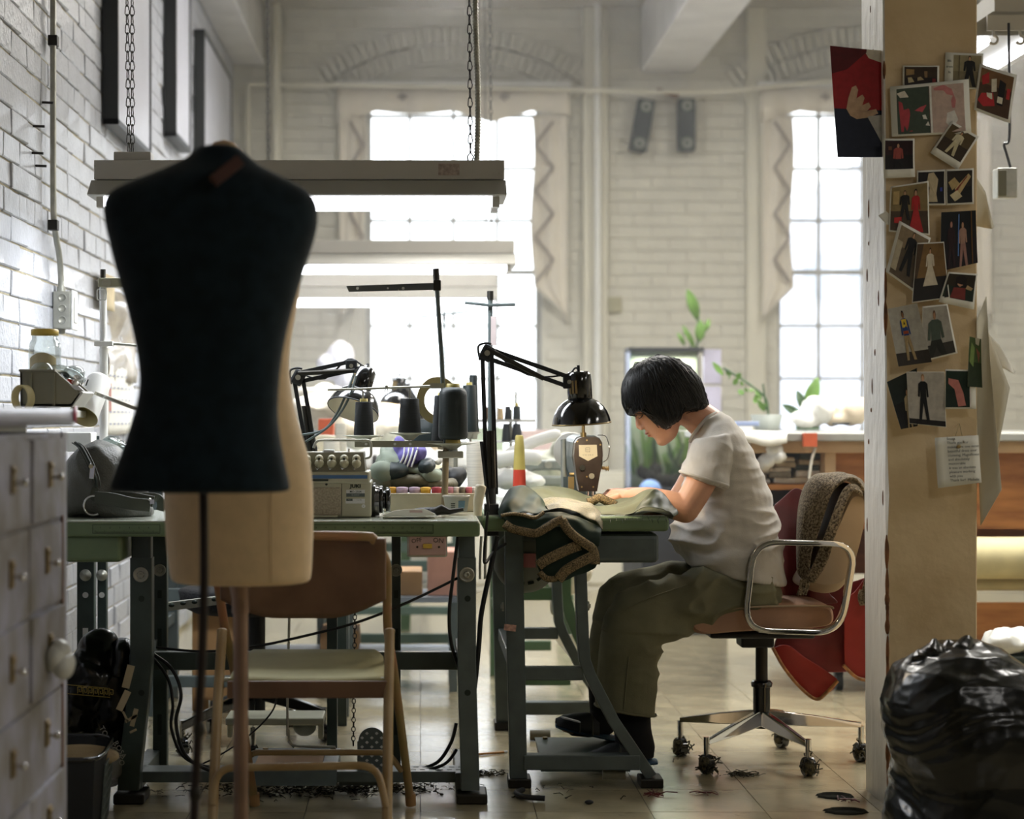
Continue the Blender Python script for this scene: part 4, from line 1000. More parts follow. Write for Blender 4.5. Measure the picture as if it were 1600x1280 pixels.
mb.ell(c, .055, .04, .022, Matrix.Rotation(.3, 3, 'Y'), 12, 8); mb.ell(c+V((.02,0,.004)), .03, .03, .02)
tag(mb.at(*c).build('plastic_bag', m_jarg), 'crumpled clear plastic bag over the parts bin', 'bag')
c = P(36, 622, 4.97)
tag(MB().at(*c).tube([c+V((.0205*math.cos(a_*PI/12), 0, .034*math.sin(a_*PI/12))) for a_ in range(25)], .004, n=6).lathe(c+V((0,.001,0)), ((-.011,.001),(-.011,.001)), n=4).build('tape_roll', m_tapec), 'roll of cream tape standing at the left end of the shelf', 'tape')
o = bpy.data.objects['tape_roll']; bpy.data.meshes.remove(o.data) if False else None
# rebuild the roll as a real ring with width
bpy.data.objects.remove(o); mb = MB(); RR = []
for k in range(33):
    a_ = 2*PI*k/32; u = V((math.cos(a_)*.62, .25*math.cos(a_), math.sin(a_)))
    RR.append([c+u*.034+V((-.006,-.01,0)), c+u*.034+V((.006,.012,0)), c+u*.029+V((.006,.012,0)), c+u*.029+V((-.006,-.01,0))])
tag(mb.at(*c).loft(RR, caps=False, smooth=False).build('tape_roll', m_tapec), 'roll of cream tape standing at the left end of the shelf', 'tape')
c = P(70, 640, 5.22); s_ = 3000/5.22; h_ = 122/s_; jr = 25/s_
jr_t = thing('glass_jar', 'glass jar of dark buttons with a yellow lid against the brick wall', 'jar', (c.x, 5.22, 1.066))
b0 = V((c.x, 5.22, 1.067))
MB().lathe(b0, ((0,jr*.9),(.004,jr),(h_*.78,jr),(h_*.86,jr*.93),(h_*.9,jr*.8),(h_*.97,jr*.8)), n=28).build('glass', m_jarg, jr_t)
MB().lathe(b0, ((h_*.95,.001),(h_*.95,jr*.86),(h_*1.02,jr*.86),(h_*1.03,jr*.8),(h_*1.03,.001)), n=28).build('lid', m_yel, jr_t)
MB().lathe(b0, ((.004,.001),(.004,jr*.95),(h_*.38,jr*.95),(h_*.42,jr*.6),(h_*.42,.001)), n=20).build('buttons', M('mixed_buttons', '4a4234', .5, scale=120, var=.3, bump=1, bscale=90), jr_t)
MB().grid([[b0+V((jr*1.004*math.sin(a_), -jr*1.004*math.cos(a_), h_*(.3+.38*q) + (0 if q == 0 else .01*math.cos(a_*2.2)))) for a_ in [(-.95+1.9*k/12) for k in range(13)]] for q in (0, 1)]).build('label', M('parchment_label', 'd9cba2', .6), jr_t)
# white lamp with a cylindrical shade and sprung arm
lp = thing('desk_lamp', 'white desk lamp with a cylindrical shade leaning off the shelf', 'lamp', P(130, 690, 5.25))
ax = V((-.22, -.62, -.72)).normalized(); d = 5.3; c = P(130, 651, d)
s_ = F/d
MB().lathe(c-ax*(80/s_), ((0,.001),(.0,17/s_),(.012,20/s_),(60/s_,21.5/s_),(80/s_,24/s_)), axis=ax, n=32).build('shade', m_whitep, lp)
MB().lathe(c-ax*(80/s_), ((80/s_,24/s_),(80/s_,23/s_),(60/s_,20.5/s_),(.016,19/s_),(.014,.001)), axis=ax, n=32).build('shade_lining', m_tapec, lp)
for q in range(3):
    cc = P(124+8*(q-1)+4, 600-1*q, d-.044); MB().obox(cc, (.003, .004, .018), Matrix.Rotation(.35, 3, 'Y')).build('vent', m_ink, lp)
MB().beam(P(148,614,d), P(216,640,d), .009, .009).build('arm', m_chrome, lp)
mb = MB()
for k in range(38): cc = P(152,615.5,d).lerp(P(212,638.5,d), k/37); mb.lathe(cc, ((0,.0052),(.001,.0065),(.002,.0052)), axis=(.93,0,-.36), n=8)
mb.build('spring', m_steel, lp)
# white pole with clamps on the far bench
pt = thing('pole_stand', 'thin white pole with clamps and two side arms standing by the wall', 'stand', P(162, 700, 5.6))
d = 5.6
MB().cyl(P(162,700,d), P(161,436,d), .0105).cyl(P(162,705,d), P(162,545,d), .0125).build('pole', m_whitep, pt)
MB().cyl(P(161,436,d), P(161,421,d), .008).build('cap', m_iron, pt)
MB().box(P(155,0,d).x, P(200,0,d).x, d-.02, d+.02, P(0,449,d).z, P(0,435,d).z).build('clamp_arm', M('clamp_olive', 'a7a58e', .4), pt, bevel=.002)
MB().cyl(P(166,442,d-.02), P(166,442,d-.035), .013, n=16).build('knob', m_steel, pt)
MB().tube(round_path([P(152,452,d-.015), P(166,452,d-.015), P(166,469,d-.015), P(152,469,d-.015)], .006, closed=True), .002, n=6).build('wire_clip', m_whitep, pt)
MB().pbox(147, 176, 533, 541, d-.015, d+.012).build('clamp', m_whitep, pt, bevel=.002)
MB().cyl(P(176,537,d), P(214,540,d), .004).build('side_arm', m_steel, pt)
MB().pbox(143, 176, 690, 704, d-.05, d+.06).build('base', m_whitep, pt, bevel=.003)
# stuff pinned on the wall behind the pole
def xwall(px0, py0, px1, py1, X=WX+.01):
    a_ = wp(px0, py0, X); b_ = wp(px1, py1, X); return a_, b_
def wallsheet(nm, lab, cat, px0, px1, zt, zb, mat, X=WX+.02, wob=.01, label_fn=None):
    d0 = X*F/(px0-CX); d1 = X*F/(px1-CX); t = thing(nm, lab, cat, (X, (d0+d1)/2, zb))
    MB().grid([[V((X+wob*noise.noise(V((d0*3+u*3, v_*3, 1))), d0+(d1-d0)*u, zt+(zb-zt)*v_)) for u in [i/8 for i in range(9)]] for v_ in [j/8 for j in range(9)]]).build('sheet', mat, t, solid=.001)
    return t, d0, d1
wallsheet('wall_sheet', 'crumpled translucent garment bag hanging on the wall behind the pole stand', 'bag', 168, 212, 1.52, 1.18, M('film_bag', 'c9bfae', .25, var=.2, scale=9, alpha=.85), wob=.06)
wallsheet('wall_notice', 'small cream notice pinned on the wall above the pole stand', 'paper', 156, 178, 1.57, 1.44, M('cream_notice', 'd3c29a', .7))
t, d0, d1 = wallsheet('wall_calendar', 'white calendar sheet with rows of dates on the brick wall', 'calendar', 166, 208, 1.24, .98, m_paper, wob=.002)
mb = MB()
for r_ in range(5):
    for q in range(6):
        y_ = d0+(d1-d0)*(.12+.14*q); z_ = 1.2-.045*r_; mb.box(WX+.0235, WX+.0245, y_-.02, y_+.02, z_-.003, z_+.003)
mb.build('date_print', M('faded_blue_ink', '9aa2c0', .7), t)
tag(MB().at(-1,6,1).box(WX+.0, WX+.02, WX*F/(162-CX), WX*F/(165.5-CX), P(0,659,6.8).z, 1.17).build('red_stick', M('red_stick', 'b0543c', .5)), 'thin red-brown stick against the wall behind the pole stand', 'stick')
c = P(163, 700, 5.75); tag(MB().at(*c).lathe(V((c.x,5.75,.95-.06)), ((0,.045),(.16*0+.1,.047),(.1,.043),(.01,.041),(.01,.001)), n=24).build('green_pot', m_spoolg), 'dark green pot behind the pole stand on the bench', 'pot')
tag(MB().at(*c).pbox(100, 142, 676, 706, 5.6, 5.7).build('white_box', m_whitep, bevel=.003), 'white card box behind the grey handbag', 'box')
mb = MB(); c = P(178, 704, 5.5)
for k in range(6): mb.ell(c+V((.02*math.cos(k*2), .01*k-.02, .012*math.sin(k*1.7))), .03, .03, .03)
tag(mb.at(*c).build('clear_bag', m_jarg), 'small clear plastic bag between the white pole and the mannequin', 'bag')
# ------------------------------------------------------------------ handbag
hb = thing('handbag', 'soft grey leather handbag with a zip and straps on the green bench', 'bag', P(160, 808, 5.3))
d = 5.28
def env(rows, dm, thick, n=28, p=2.3, seedk=1, amp=.0, yoff=None):
    out = []
    for k, r_ in enumerate(rows):
        y, xl, xr = r_[:3]; th = r_[3] if len(r_) > 3 else thick
        a_ = P(xl, y, dm); b_ = P(xr, y, dm); c = (a_+b_)/2
        out.append(ring(c, ((b_-a_).length/2, 0, 0), (0, th, 0), n, p))
    return out
rows = [(690,140,165,.03),(697,118,186,.07),(712,108,202,.09),(735,100,212,.11),(760,98,222,.12),(785,98,232,.12),(800,98,240,.115),(807,100,238,.10)]
mb = MB().loft(env(rows, d+.06, .1))
organic(mb, 'bag_body', m_leather, hb, voxel=.006, smooth=6, disp=lambda c, n: .012*noise.noise(c*11)+.016*facet(V((c.x*1.3+c.z*.6, c.y, c.z)), 11, 2)-.008+.004*noise.noise(V((c.x*30+c.z*22, c.y*10, c.z*12))))
zp = smooth_path([P(118,692,d+.02), P(128,700,d-.02), P(140,722,d-.045), P(149,745,d-.06), P(152,762,d-.062)], 6)
MB().tube([p+V((0,-.004,0)) for p in zp], .0042, n=6).build('zip', m_ink, hb)
MB().tube([p+V((.009,-.002,0)) for p in zp], .0018, n=5).tube([p+V((-.009,-.002,0)) for p in zp], .0018, n=5).build('zip_tape', m_strap, hb)
MB().obox(P(144,738,d-.075), (.014, .003, .036), Matrix.Rotation(.1,3,'Y')).cyl(P(142,727,d-.07), P(142,729,d-.08), .006).build('zip_pull', m_chrome, hb, bevel=.003)
MB().tube(arc(P(146,790,d-.08), .026, 60, 300, 16), .0032, n=8).build('ring', m_chrome, hb)
def strapb(pts, wd, nm='strap'):
    pts = smooth_path(pts, 6); rings = []
    for i, p in enumerate(pts):
        t_ = (pts[min(i+1,len(pts)-1)]-pts[max(0,i-1)]).normalized(); u = t_.cross(V((0,1,0))).normalized()*wd/2; w_ = V((0,.004,0))
        rings.append([p-u-w_, p+u-w_, p+u+w_, p-u+w_])
    MB().loft(rings, smooth=False).build(nm, m_strap, hb, bevel=.0015)
strapb([P(148,778,d-.085), P(175,780,d-.09), P(205,787,d-.09), P(235,790,d-.08)], .034)
strapb([P(172,776,d-.05), P(205,778,d-.06), P(240,784,d-.05)], .03)
strapb([P(222,776,d-.02), P(246,778,d-.0), P(252,788,d+.0), P(250,798,d-.0)], .022)
MB().obox(P(238,784,d-.09), (.012,.008,.012)).ell(P(234,781,d-.09), .005).build('rivet', m_chrome, hb)
strapb([P(150,762,d-.06), P(146,776,d-.075), P(158,784,d-.08)], .018)
# ------------------------------------------------------------------ mannequins
def torso(rows, dm, mat, root, name, k=.47, p=2.2, front=1):
    rings = []
    for r_ in rows:
        y, xl, xr = r_[:3]; a_ = P(xl, y, dm); b_ = P(xr, y, dm); th = r_[3]
        rings.append(ring((a_+b_)/2, ((b_-a_).length/2, 0, 0), (0, th, 0), 40, p))
    return MB().loft(rings).build(name, mat, root, sub=1)
bk = thing('mannequin', 'black jersey covered torso mannequin in the left foreground', 'mannequin', (P(318,0,3.6).x, 3.6, 0))
torso([(229,322,366,.03),(231,310,376,.045),(238,303,382,.05),(247,294,392,.055),(258,272,404,.06),(270,243,428,.075),(283,210,455,.088),(296,178,478,.095),(308,165,491,.10),(325,161,497,.105),(345,163,498,.11),(372,169,493,.118),(400,176,483,.122),(430,184,473,.122),(460,193,464,.115),(490,201,455,.108),(520,208,448,.102),(555,215,441,.096),(590,219,437,.094),(620,217,435,.096),(650,209,434,.102),(680,199,437,.108),(710,189,443,.112),(740,179,449,.114),(760,172,454,.114),(767,173,453,.112),(768.5,190,440,.09)], 3.6, m_bblack, bk, 'torso')
MB().tube(smooth_path([P(318,762,3.6), P(319,900,3.6), P(316,1020,3.6), P(310,1140,3.6), P(303,1290,3.6), P(298,1540,3.6)], 5), [.0085]*26, n=12).build('pole', M('dark_pole', '2a1f1d', .4, .3), bk)
MB().ell(P(311,1140,3.6), .012, .012, .02).build('knob', m_iron, bk)
MB().ell(P(305,1240,3.6), .012, .012, .018).build('knob', m_iron, bk)
mb = MB()
for k in range(3): a_ = k*2*PI/3; mb.tube([P(299,1500,3.6), P(299,1524,3.6)+V((.2*math.cos(a_), .2*math.sin(a_), .01))], .011, n=8)
mb.build('tripod_foot', m_iron, bk)
a_, b_ = P(333,286,3.48), P(374,252,3.50)
c = (a_+b_)/2
tag(MB().beam(P(334,285,3.495)+V((0,-.012,0)), P(376,252,3.535)+V((0,-.012,0)), .012, .022, up=V((-.6,0,.8))).build('woven_label', M('rust_label', '4a2c24', .8), bk, bevel=.002), 'dull rust coloured woven label')
bg_ = thing('dress_form', 'beige linen dress form standing behind the black mannequin', 'mannequin', (P(375,0,4.2).x, 4.2, 0))
torso([(243,330,382,.035),(252,322,388,.045),(262,312,396,.05),(276,280,425,.065),(292,246,452,.08),(312,228,466,.09),(345,226,470,.105),(385,236,472,.12),(425,250,472,.12),(460,262,468,.11),(495,274,461,.10),(530,284,455,.092),(565,288,451,.088),(600,284,453,.092),(640,276,460,.102),(675,268,470,.112),(705,262,481,.12),(740,257,488,.125),(775,256,490,.125),(820,258,490,.122),(865,261,489,.12),(902,266,487,.118),(909,270,484,.115),(911,290,470,.09)], 4.2, m_form, bg_, 'torso')
MB().lathe(P(350,243,4.2), ((0,.045),(.012,.042),(.02,.03),(.028,.022),(.034,.001)), n=24).build('neck_cap', m_woodl, bg_)
MB().ell(P(372,238,4.16), .008).build('cap_screw', m_chrome, bg_)
for px in (318, 430):
    s_ = MB().tube([P(px+o_, y, 4.2)+V((0,-t_-.002,0)) for y, o_, t_ in ((765,0,.117),(820,0,.115),(865,0,.113),(905,1,.110))], .0012, n=5).build('seam', m_formw, bg_)
MB().cyl(P(375,912,4.2), P(376,940,4.2), .024, .018, n=20).cyl(P(376,938,4.2), P(376,958,4.2), .019, n=20).build('collar', m_formp, bg_, bevel=.001)
MB().cyl(P(376,950,4.2), V((P(377,0,4.2).x, 4.2, .02)), .0165, n=20).build('pole', m_formp, bg_)
mb = MB().cyl((P(377,0,4.2).x, 4.2, 0), (P(377,0,4.2).x, 4.2, .03), .17, .15, n=32); mb.build('base', m_iron, bg_, bevel=.005)
# ------------------------------------------------------------------ folding chair
fc = thing('folding_chair', 'tan metal folding chair seen from behind in front of the green bench', 'chair', P(480, 1100, 4.9)*1 - V((0,0,P(480,1100,4.9).z)))
dt, dm_, df = 4.70, 4.86, 5.16
# one continuous tube: front leg, up and over the backrest, front leg
L_ = [P(397,1249,df), P(368,1060,4.98), P(352,985,4.88), P(340,905,4.78), P(338,862,4.72)]
Rr = [P(641,1252,df), P(617,1060,4.98), P(606,985,4.88), P(605,905,4.78), P(602,875,4.73)]
top = [P(352,846,4.70), P(380,838,4.69), P(560,838,4.69), P(585,846,4.70)]
pth = L_[:1]+L_[1:4]+[L_[4]]+top+[Rr[4]]+Rr[1:4][::-1]+[Rr[0]]
MB().tube(smooth_path(pth, 5), .0115, n=12).build('back_frame', M('tan_tube', '9d6e52', .38, var=.15, scale=6, col2='8a7a4e'), fc)
for x in (397, 641): MB().cyl(P(x,1240,df-.006), P(x+1,1258,df), .0145, n=12).build('rubber_foot', m_kraft, fc, bevel=.002)
bp_rows = []
for k in range(13):
    v_ = k/12; r_ = []
    yb_ = 840+ (125)*v_
    for i in range(17):
        u = i/16; e = abs(2*u-1)
        x = 345+(602-345)*u; y_low = 965-28*max(0, (e-.35)/.65)**1.6; y = 842+(y_low-842)*v_
        r_.append(P(x, y, 4.70+.05*v_+.055*(1-e**2)-.02))
    bp_rows.append(r_)
MB().grid(bp_rows).build('backrest', m_brownb, fc, solid=.012, bevel=0)
srows = []
for k in range(9):
    v_ = k/8
    xl, xr, y, dd = 357+(384-357)*v_, 602+(598-602)*v_, 1063+(1017-1063)*v_, 4.74+.34*v_
    c_ = .0
    if v_ > .8: xl += (v_-.8)*60; xr -= (v_-.8)*60
    srows.append([P(xl+(xr-xl)*i/12, y+4*math.sin(PI*i/12)*(1-v_), dd) for i in range(13)])
MB().grid(srows).build('seat', m_beiges, fc, solid=.008)
a_, b_ = P(355,1064,4.735), P(605,1091,4.735)
MB().box(a_.x, b_.x, 4.73, 4.742, b_.z, a_.z).box(a_.x, a_.x+.006, 4.74, 5.04, a_.z-.03, a_.z-.004).box(b_.x-.006, b_.x, 4.74, 5.04, a_.z-.03, a_.z-.004).build('seat_rim', m_brownb, fc, bevel=.004)
for xt, xb in ((347, 330), (609, 604)):
    MB().tube([P(xt,985,4.80), P((xt+xb)/2,1130,4.70), P(xb,1330,4.56)], .0125, n=12).ell(P(xt,986,4.80), .0135, .0135, .008).build('rear_leg', m_beige, fc)
    MB().cyl(P(xt,1062,4.75), P(xt+(14 if xt < 400 else -14),1062,4.75), .006).ell(P(xt-4,1004,4.785), .006).build('pivot_rivet', m_steel, fc)
MB().tube(round_path([P(332,1258,4.60), P(338,1200,4.63), P(590,1196,4.63), P(603,1262,4.60)], .045), .0095, n=10).build('rear_crossbar', m_beige, fc)
MB().tube(round_path([P(386,1195,5.11), P(390,1176,5.10), P(606,1176,5.10), P(628,1205,5.11)], .025), .008, n=10).build('front_crossbar', m_beige, fc)
# ------------------------------------------------------------------ overlock machine
om = thing('overlock_machine', 'beige four-thread overlock sewing machine with a blue stripe', 'sewing machine', P(530, 808, 5.3))
d = 5.24
MB().pbox(430, 580, 753, 808, d, d+.2).build('lower_body', m_jukib, om, bevel=.004)
MB().pbox(428, 577, 737, 756, d-.006, d+.19).build('middle_body', m_jukib, om, bevel=.005)
MB().pbox(430, 574, 742.5, 748, d-.0075, d-.005).build('blue_stripe', m_blue, om)
mb = MB(); s_ = [P(426,738,d), P(571,738,d), P(568,707,d+.02), P(426,707,d+.02)]
MB().loft([[p for p in s_], [p+V((0,.15,0)) for p in s_]], smooth=False).build('tension_head', m_jukid, om, bevel=.004)
for k, x in enumerate((441, 460, 479.5, 499, 518.5, 538, 557)[2:]):
    c = P(x, 722, d+.008)
    kn = MB().lathe(c+V((0,0,-.004)), ((0,.0128),(.012,.0125),(.022,.010),(.026,.004),(.027,0)), axis=(0,-1,.05), n=22).build('tension_knob', M('knob_cream', 'c8c3a4', .4) if k == 0 else bpy.data.materials['knob_cream'], om)
    MB().ell(c+V((0,-.006,.0085)), .0115, .014, .012, None, 16, 10).build('knob_top', bpy.data.materials['knob_cream'], kn)
    MB().cyl(c+V((0,-.022,.0085)), c+V((0,-.0205,.0085)), .0035).build('knob_hole', m_ink, kn)
    MB().tube([P(x-6,730,d-.004), P(x-3,733,d-.012), P(x+1,731,d-.010)], .0013, n=5).ell(P(x-3,733,d-.010), .003).build('thread_guide', m_chrome, kn)
MB().pbox(505, 522, 703, 708, d+.03, d+.07).build('clear_dial', m_label, om, bevel=.002)
MB().cyl(P(545,708,d+.05), P(545,701,d+.05), .003).build('pin', m_chrome, om)
MB().pbox(430, 533, 762, 806, d-.005, d+.002).build('front_cover', M('speckled_cover', 'b0a590', .5, scale=200, var=.2), om, bevel=.003)
MB().box(P(533.5,0,d).x, P(534.3,0,d).x, d-.001, d+.001, P(0,806,d).z, P(0,755,d).z).build('panel_gap', m_ink, om)
MB().cyl(P(510,757,d-.001), P(510,757,d-.003), .0035).cyl(P(493,754,d-.001), P(493,754,d-.003), .002).build('screw_hole', m_ink, om)
MB().pbox(430, 513, 749, 752, d-.008, d).build('dark_slot', m_ink, om)
text('JUKI', .0125, P(555.5,760,d-.001), m_ink, om, name='logo', bold=.0006, sx=1.25)
MB().pbox(541, 570, 765.5, 776.5, d-.0015, d).build('model_plate', m_label, om)
text('MO-2504', .0082, P(555.5,768.6,d-.0017), m_ink, om, bold=.0001)
MB().pbox(541, 570, 771, 776.5, d-.002, d).build('dark_band', m_greyleg, om)
text('AIR OPERATION', .0030, P(555.5,773.7,d-.0023), m_label, om)
MB().pbox(540, 570, 779.5, 787, d-.0015, d).build('serial_plate', m_label, om)
MB().pbox(541, 551, 779.5, 783, d-.002, d).build('dark_band', m_greyleg, om)
text('Class', .0032, P(546,781.2,d-.0023), m_label, om); text('516 300', .0042, P(561,781.5,d-.0017), m_ink, om); 
MB().cyl(P(568,791,d-.0002), P(568,791,d-.0012), .0052, n=20).build('badge', m_label, om); text('c', .007, P(568,791,d-.0014), m_ink, om)
ax = (1,0,0); wc = P(580,782,d+.08)
MB().lathe(wc, ((0,.045),(.008,.049),(.012,.049),(.0125,.043),(.022,.043),(.024,.03)), axis=ax, n=36).build('belt_guard', m_black, om)
MB().lathe(wc+V((.022,0,.002)), ((0,.032),(.002,.038),(.010,.038),(.011,.026),(.018,.026),(.019,.034),(.030,.034),(.032,.024),(.032,0)), axis=ax, n=36).build('handwheel', m_black, om)
MB().tube(round_path([P(490,700,d+.09), P(494,688,d+.09), P(580,688,d+.09), P(580,716,d+.09), P(566,716,d+.09)], .014), .0036, n=8).build('wire_frame', m_steel, om)
MB().pbox(430, 527, 806, 809, d-.03, d+.2).build('base_plate', m_jukib, om, bevel=.002)
# ------------------------------------------------------------------ thread stand
ts = thing('thread_stand', 'tall grey thread stand with a dark top arm behind the overlock machine', 'stand', P(695, 800, 5.55))
d = 5.52
MB().cyl(P(694,806,d), P(697,700,d), .0095, n=14).build('lower_pole', M('tan_pole', '94856a', .5), ts)
MB().tube([P(697,706,d), P(690,560,d), P(684,470,d), P(682,437,d)], .0068, n=10).build('upper_pole', m_greyleg, ts)
MB().cyl(P(682,440,d), P(681,420,d), .009, .0095).obox(P(683,446,d), (.022,.022,.03)).build('pole_clamp', m_iron, ts, bevel=.002)
MB().prism([P(541,447,d-.01), P(680,442,d-.01), P(680,453,d-.01), P(545,456,d-.01)], (0,.006,0)).build('top_arm', M('dark_arm', '5c6164', .4, .1), ts)
for x in (558.5, 606, 630): MB().cyl(P(x,450.5,d-.012), P(x,450.5,d-.0135), .0042 if x != 606 else .003).build('eyelet', m_label, ts)
MB().tube([P(512,609,d), P(560,608,d), P(690,603,d)], .0035, n=8).pbox(672, 694, 599, 607, d-.01, d+.01).build('guide_arm', m_steel, ts)
MB().tube([P(603,606,d-.004), P(601,612,d-.01), P(606,612,d-.01), P(605,606,d-.004)], .0016, n=5).ell(P(604,604,d-.004), .005).build('thread_guide', m_steel, ts)
MB().pbox(554, 692, 689, 699, d-.01, d-.005).build('tray_bar', m_jukid, ts, bevel=.001)
MB().pbox(684, 724, 705, 716, d-.016, d+.016).build('clamp_block', m_steel, ts, bevel=.003)
for x in (572, 617, 641): MB().cyl(P(x,694,d-.0105), P(x,694,d-.012), .004).build('screw', m_label, ts)
def dish(c, r, mat, root):
    return MB().lathe(c, ((-.022,.002),(-.02,.010),(-.006,r*.45),(0,r),(.0015,r),(-.004,r*.45),(-.018,.009)), n=32).build('spool_dish', mat, root)
dish(P(568,681,d), 32/543, m_steel, ts); dish(P(640,677,d), 33/543, m_steel, ts); dish(P(705,693,d), 39/543, m_steel, ts)
for x, y in ((567, 612), (640, 609)): MB().cyl(P(x,688,d), P(x,y,d), .0028).build('spool_pin', m_steel, ts)
def cone(px, yt, yb_, rt, rb, d, mat, label, core=True, group='cones of thread behind the overlock machine', tall=0, dome=0, coretop=None, corebot=False):
    t = thing('thread_cone', label, 'thread', P(px, yb_, d), group); s_ = F/d; b = P(px, yb_, d); h = (yb_-yt)/s_; rt /= s_; rb /= s_
    if dome: prof = [(0,.002),(0,rb*.85),(h*.04,rb*.97),(h*.09,rb),(h*.82,rt*1.0),(h*.9,rt*.96),(h*.96,rt*.8),(h*.985,rt*.55),(h*.985,.002)]
    else: prof = [(0,.002),(0,rb*.97),(h*.02,rb),(h*.98,rt),(h,rt*.96),(h,.002)]
    MB().lathe(b, prof, n=28).build('thread', mat, t)
    if core: MB().lathe(b+V((0,0,h*.98)), ((0,rt*.5),(6/s_,rt*.46),(6/s_,rt*.38),(0,rt*.38)), n=18).build('core', m_cone, t)
    if corebot: MB().lathe(b+V((0,0,-7/s_)), ((0,rb*.55),(8/s_,rb*.5)), n=18).build('core_foot', m_cone, t)
    return t
cone(568.5, 628, 680, 13, 16, d, m_spool, 'left charcoal thread cone on the stand', group='three thread cones on the stand')
cone(640, 623, 677, 14.5, 18, d, m_spool, 'middle charcoal thread cone on the stand', core=False, group='three thread cones on the stand')
cone(708, 604, 687, 22, 23, d-.03, m_spoolg, 'large black-green thread cone with yellow core on the front dish', dome=1, corebot=True, group='three thread cones on the stand')
cone(688, 618, 691, 9, 14, d+.06, m_spool, 'charcoal cone half hidden left of the large thread cone', group='thread cones behind the stand')
cone(733, 602, 676, 10, 13, 6.2, m_spoolg, 'dark cone just right of the large thread cone', core=True, group='thread cones behind the stand')
cone(739.5, 586, 676, 6, 9, 6.24, m_spoolg, 'slim pointed dark cone behind the others', core=False, group='thread cones behind the stand')
cone(667, 655, 690, 22, 24, 6.2, m_spoolg, 'dark cones\' lower part seen behind the masking tape ring', core=False, group='thread cones behind the stand')
cone(743, 690, 771, 15, 12, 6.2, m_spoolw, 'big white thread cone left of the main lamp arms', core=False, group='white thread cones')
# loose threads from the arm
for i, (a_, b_) in enumerate((((559,458),(543,540)),((566,458),(569,540)),((622,452),(628,462)))):
    tag(MB().at(*P(*a_,d)).tube([P(*a_,d-.012), P(*b_,d-.012)], .0005, n=4).build('thread', m_spoolw), ['left white thread hanging from the top arm', 'right white thread hanging from the top arm', 'short thread loop under the top arm'][i], 'thread', 'threads hanging from the thread stand')
# tape ring
c = P(684, 626, 5.62); mb = MB(); RR = []
for k in range(49):
    a_ = 2*PI*k/48; u = V((math.cos(a_), 0, math.sin(a_)*1.12)); RR.append([c+u*.062, c+u*.062+V((0,.024,0)), c+u*.039+V((0,.024,0)), c+u*.039])
tag(mb.at(*c).loft(RR, caps=False, smooth=False).build('masking_tape', M('masking_tape', 'c6b684', .6)), 'roll of cream masking tape hanging behind the large thread cone', 'tape')
# two more thread stands further back
t_ = thing('thread_stand', 'low dark stand holding the spare cones behind the large thread cone', 'stand', P(700, 768, 6.2))
MB().pbox(640, 752, 690, 696, 6.19, 6.2).cyl(P(712,770,6.215), P(712,692,6.215), .007).build('frame', m_jukid, t_)
for x, y, r_ in ((667,690,26),(733,676,15),(741,676,12)): dish(P(x,y,6.2), r_/484, m_steel, t_)
MB().cyl(P(735,692,6.2), P(735,678,6.2), .004).build('spool_pin', m_steel, t_)
dish(P(690,691,5.58), 18/543, m_steel, ts)
def back_stand(px, yt, yb_, d, bar, label, r=.008):
    t = thing('thread_stand', label, 'stand', P(px, yb_, d))
    MB().cyl(P(px,yb_,d), P(px,yt+12,d), r, n=10).build('pole', m_greyleg, t); MB().cyl(P(px,yt+14,d), P(px,yt,d), r*1.3, n=10).build('cap', m_iron, t)
    MB().tube([P(bar[0],bar[1],d-.02), P(px,bar[2],d-.02), P(bar[3],bar[4],d-.02)], .0055, n=6).build('top_arm', m_greyleg, t)
    return t
t = back_stand(766, 455, 788, 6.0, (726,473,477,805,476), 'thread stand with a wide cross arm and hanging tag, behind the main lamp')
MB().obox(P(771,517,5.98), (.016,.003,.09)).build('paper_tag', M('pink_tag', 'd8c9c8', .6), t)
back_stand(694, 486, 755, 8.2, (657,495,491,732,487), 'thin pole with a cross arm, farther back between the stands', r=.005)
t = thing('spool_rack', 'far spool tray with small cones right of the main lamp arms', 'rack', P(790, 700, 7.0))
MB().pbox(735, 836, 689, 692, 7.0, 7.12).pbox(735, 836, 655, 660, 7.0, 7.12).build('shelf', m_whitep, t, bevel=.002); MB().cyl(P(806,773,7.05), P(806,612,7.05), .004).cyl(P(798,773,7.05),P(798,640,7.05),.006).build('post', m_steel, t)
for i, (x, yt, yb_, r1, r2, mt_, lab) in enumerate(((793.5,635,655,4,5.5,m_spool,'dark spool with red tip on the far spool tray'),(807.5,635,655,5.5,6,m_spoolg,'green spool on the far spool tray'),(782,638,655,4,5,m_form,'tan spool on the far spool tray'),(807.5,662,688,6,9,m_spool,'dark cone hanging under the far spool tray'),(791,662,690,5,7,m_spool,'slim dark cone hanging under the far spool tray'),(760,636,655,5,6,m_brownb,'brown spool on the far spool tray'))):
    cone(x, yt, yb_, r1, r2, 7.0, mt_, lab, core=(i in (1,)), group='small spools on the far tray')
c = P(811.5, 787, 6.1); s_ = F/6.1
t = thing('plastic_cone', 'tall yellow plastic thread cone with a red foot beside the main lamp', 'cone', c)
MB().lathe(c, ((0,12/s_),(25/s_,10.5/s_),(53/s_,9.5/s_)), n=24).build('red_foot', m_red2, t)
MB().lathe(c, ((53/s_,9.4/s_),(85/s_,8/s_),(105/s_,6.3/s_),(107/s_,5/s_),(107/s_,0)), n=24).build('yellow_body', m_cone, t)
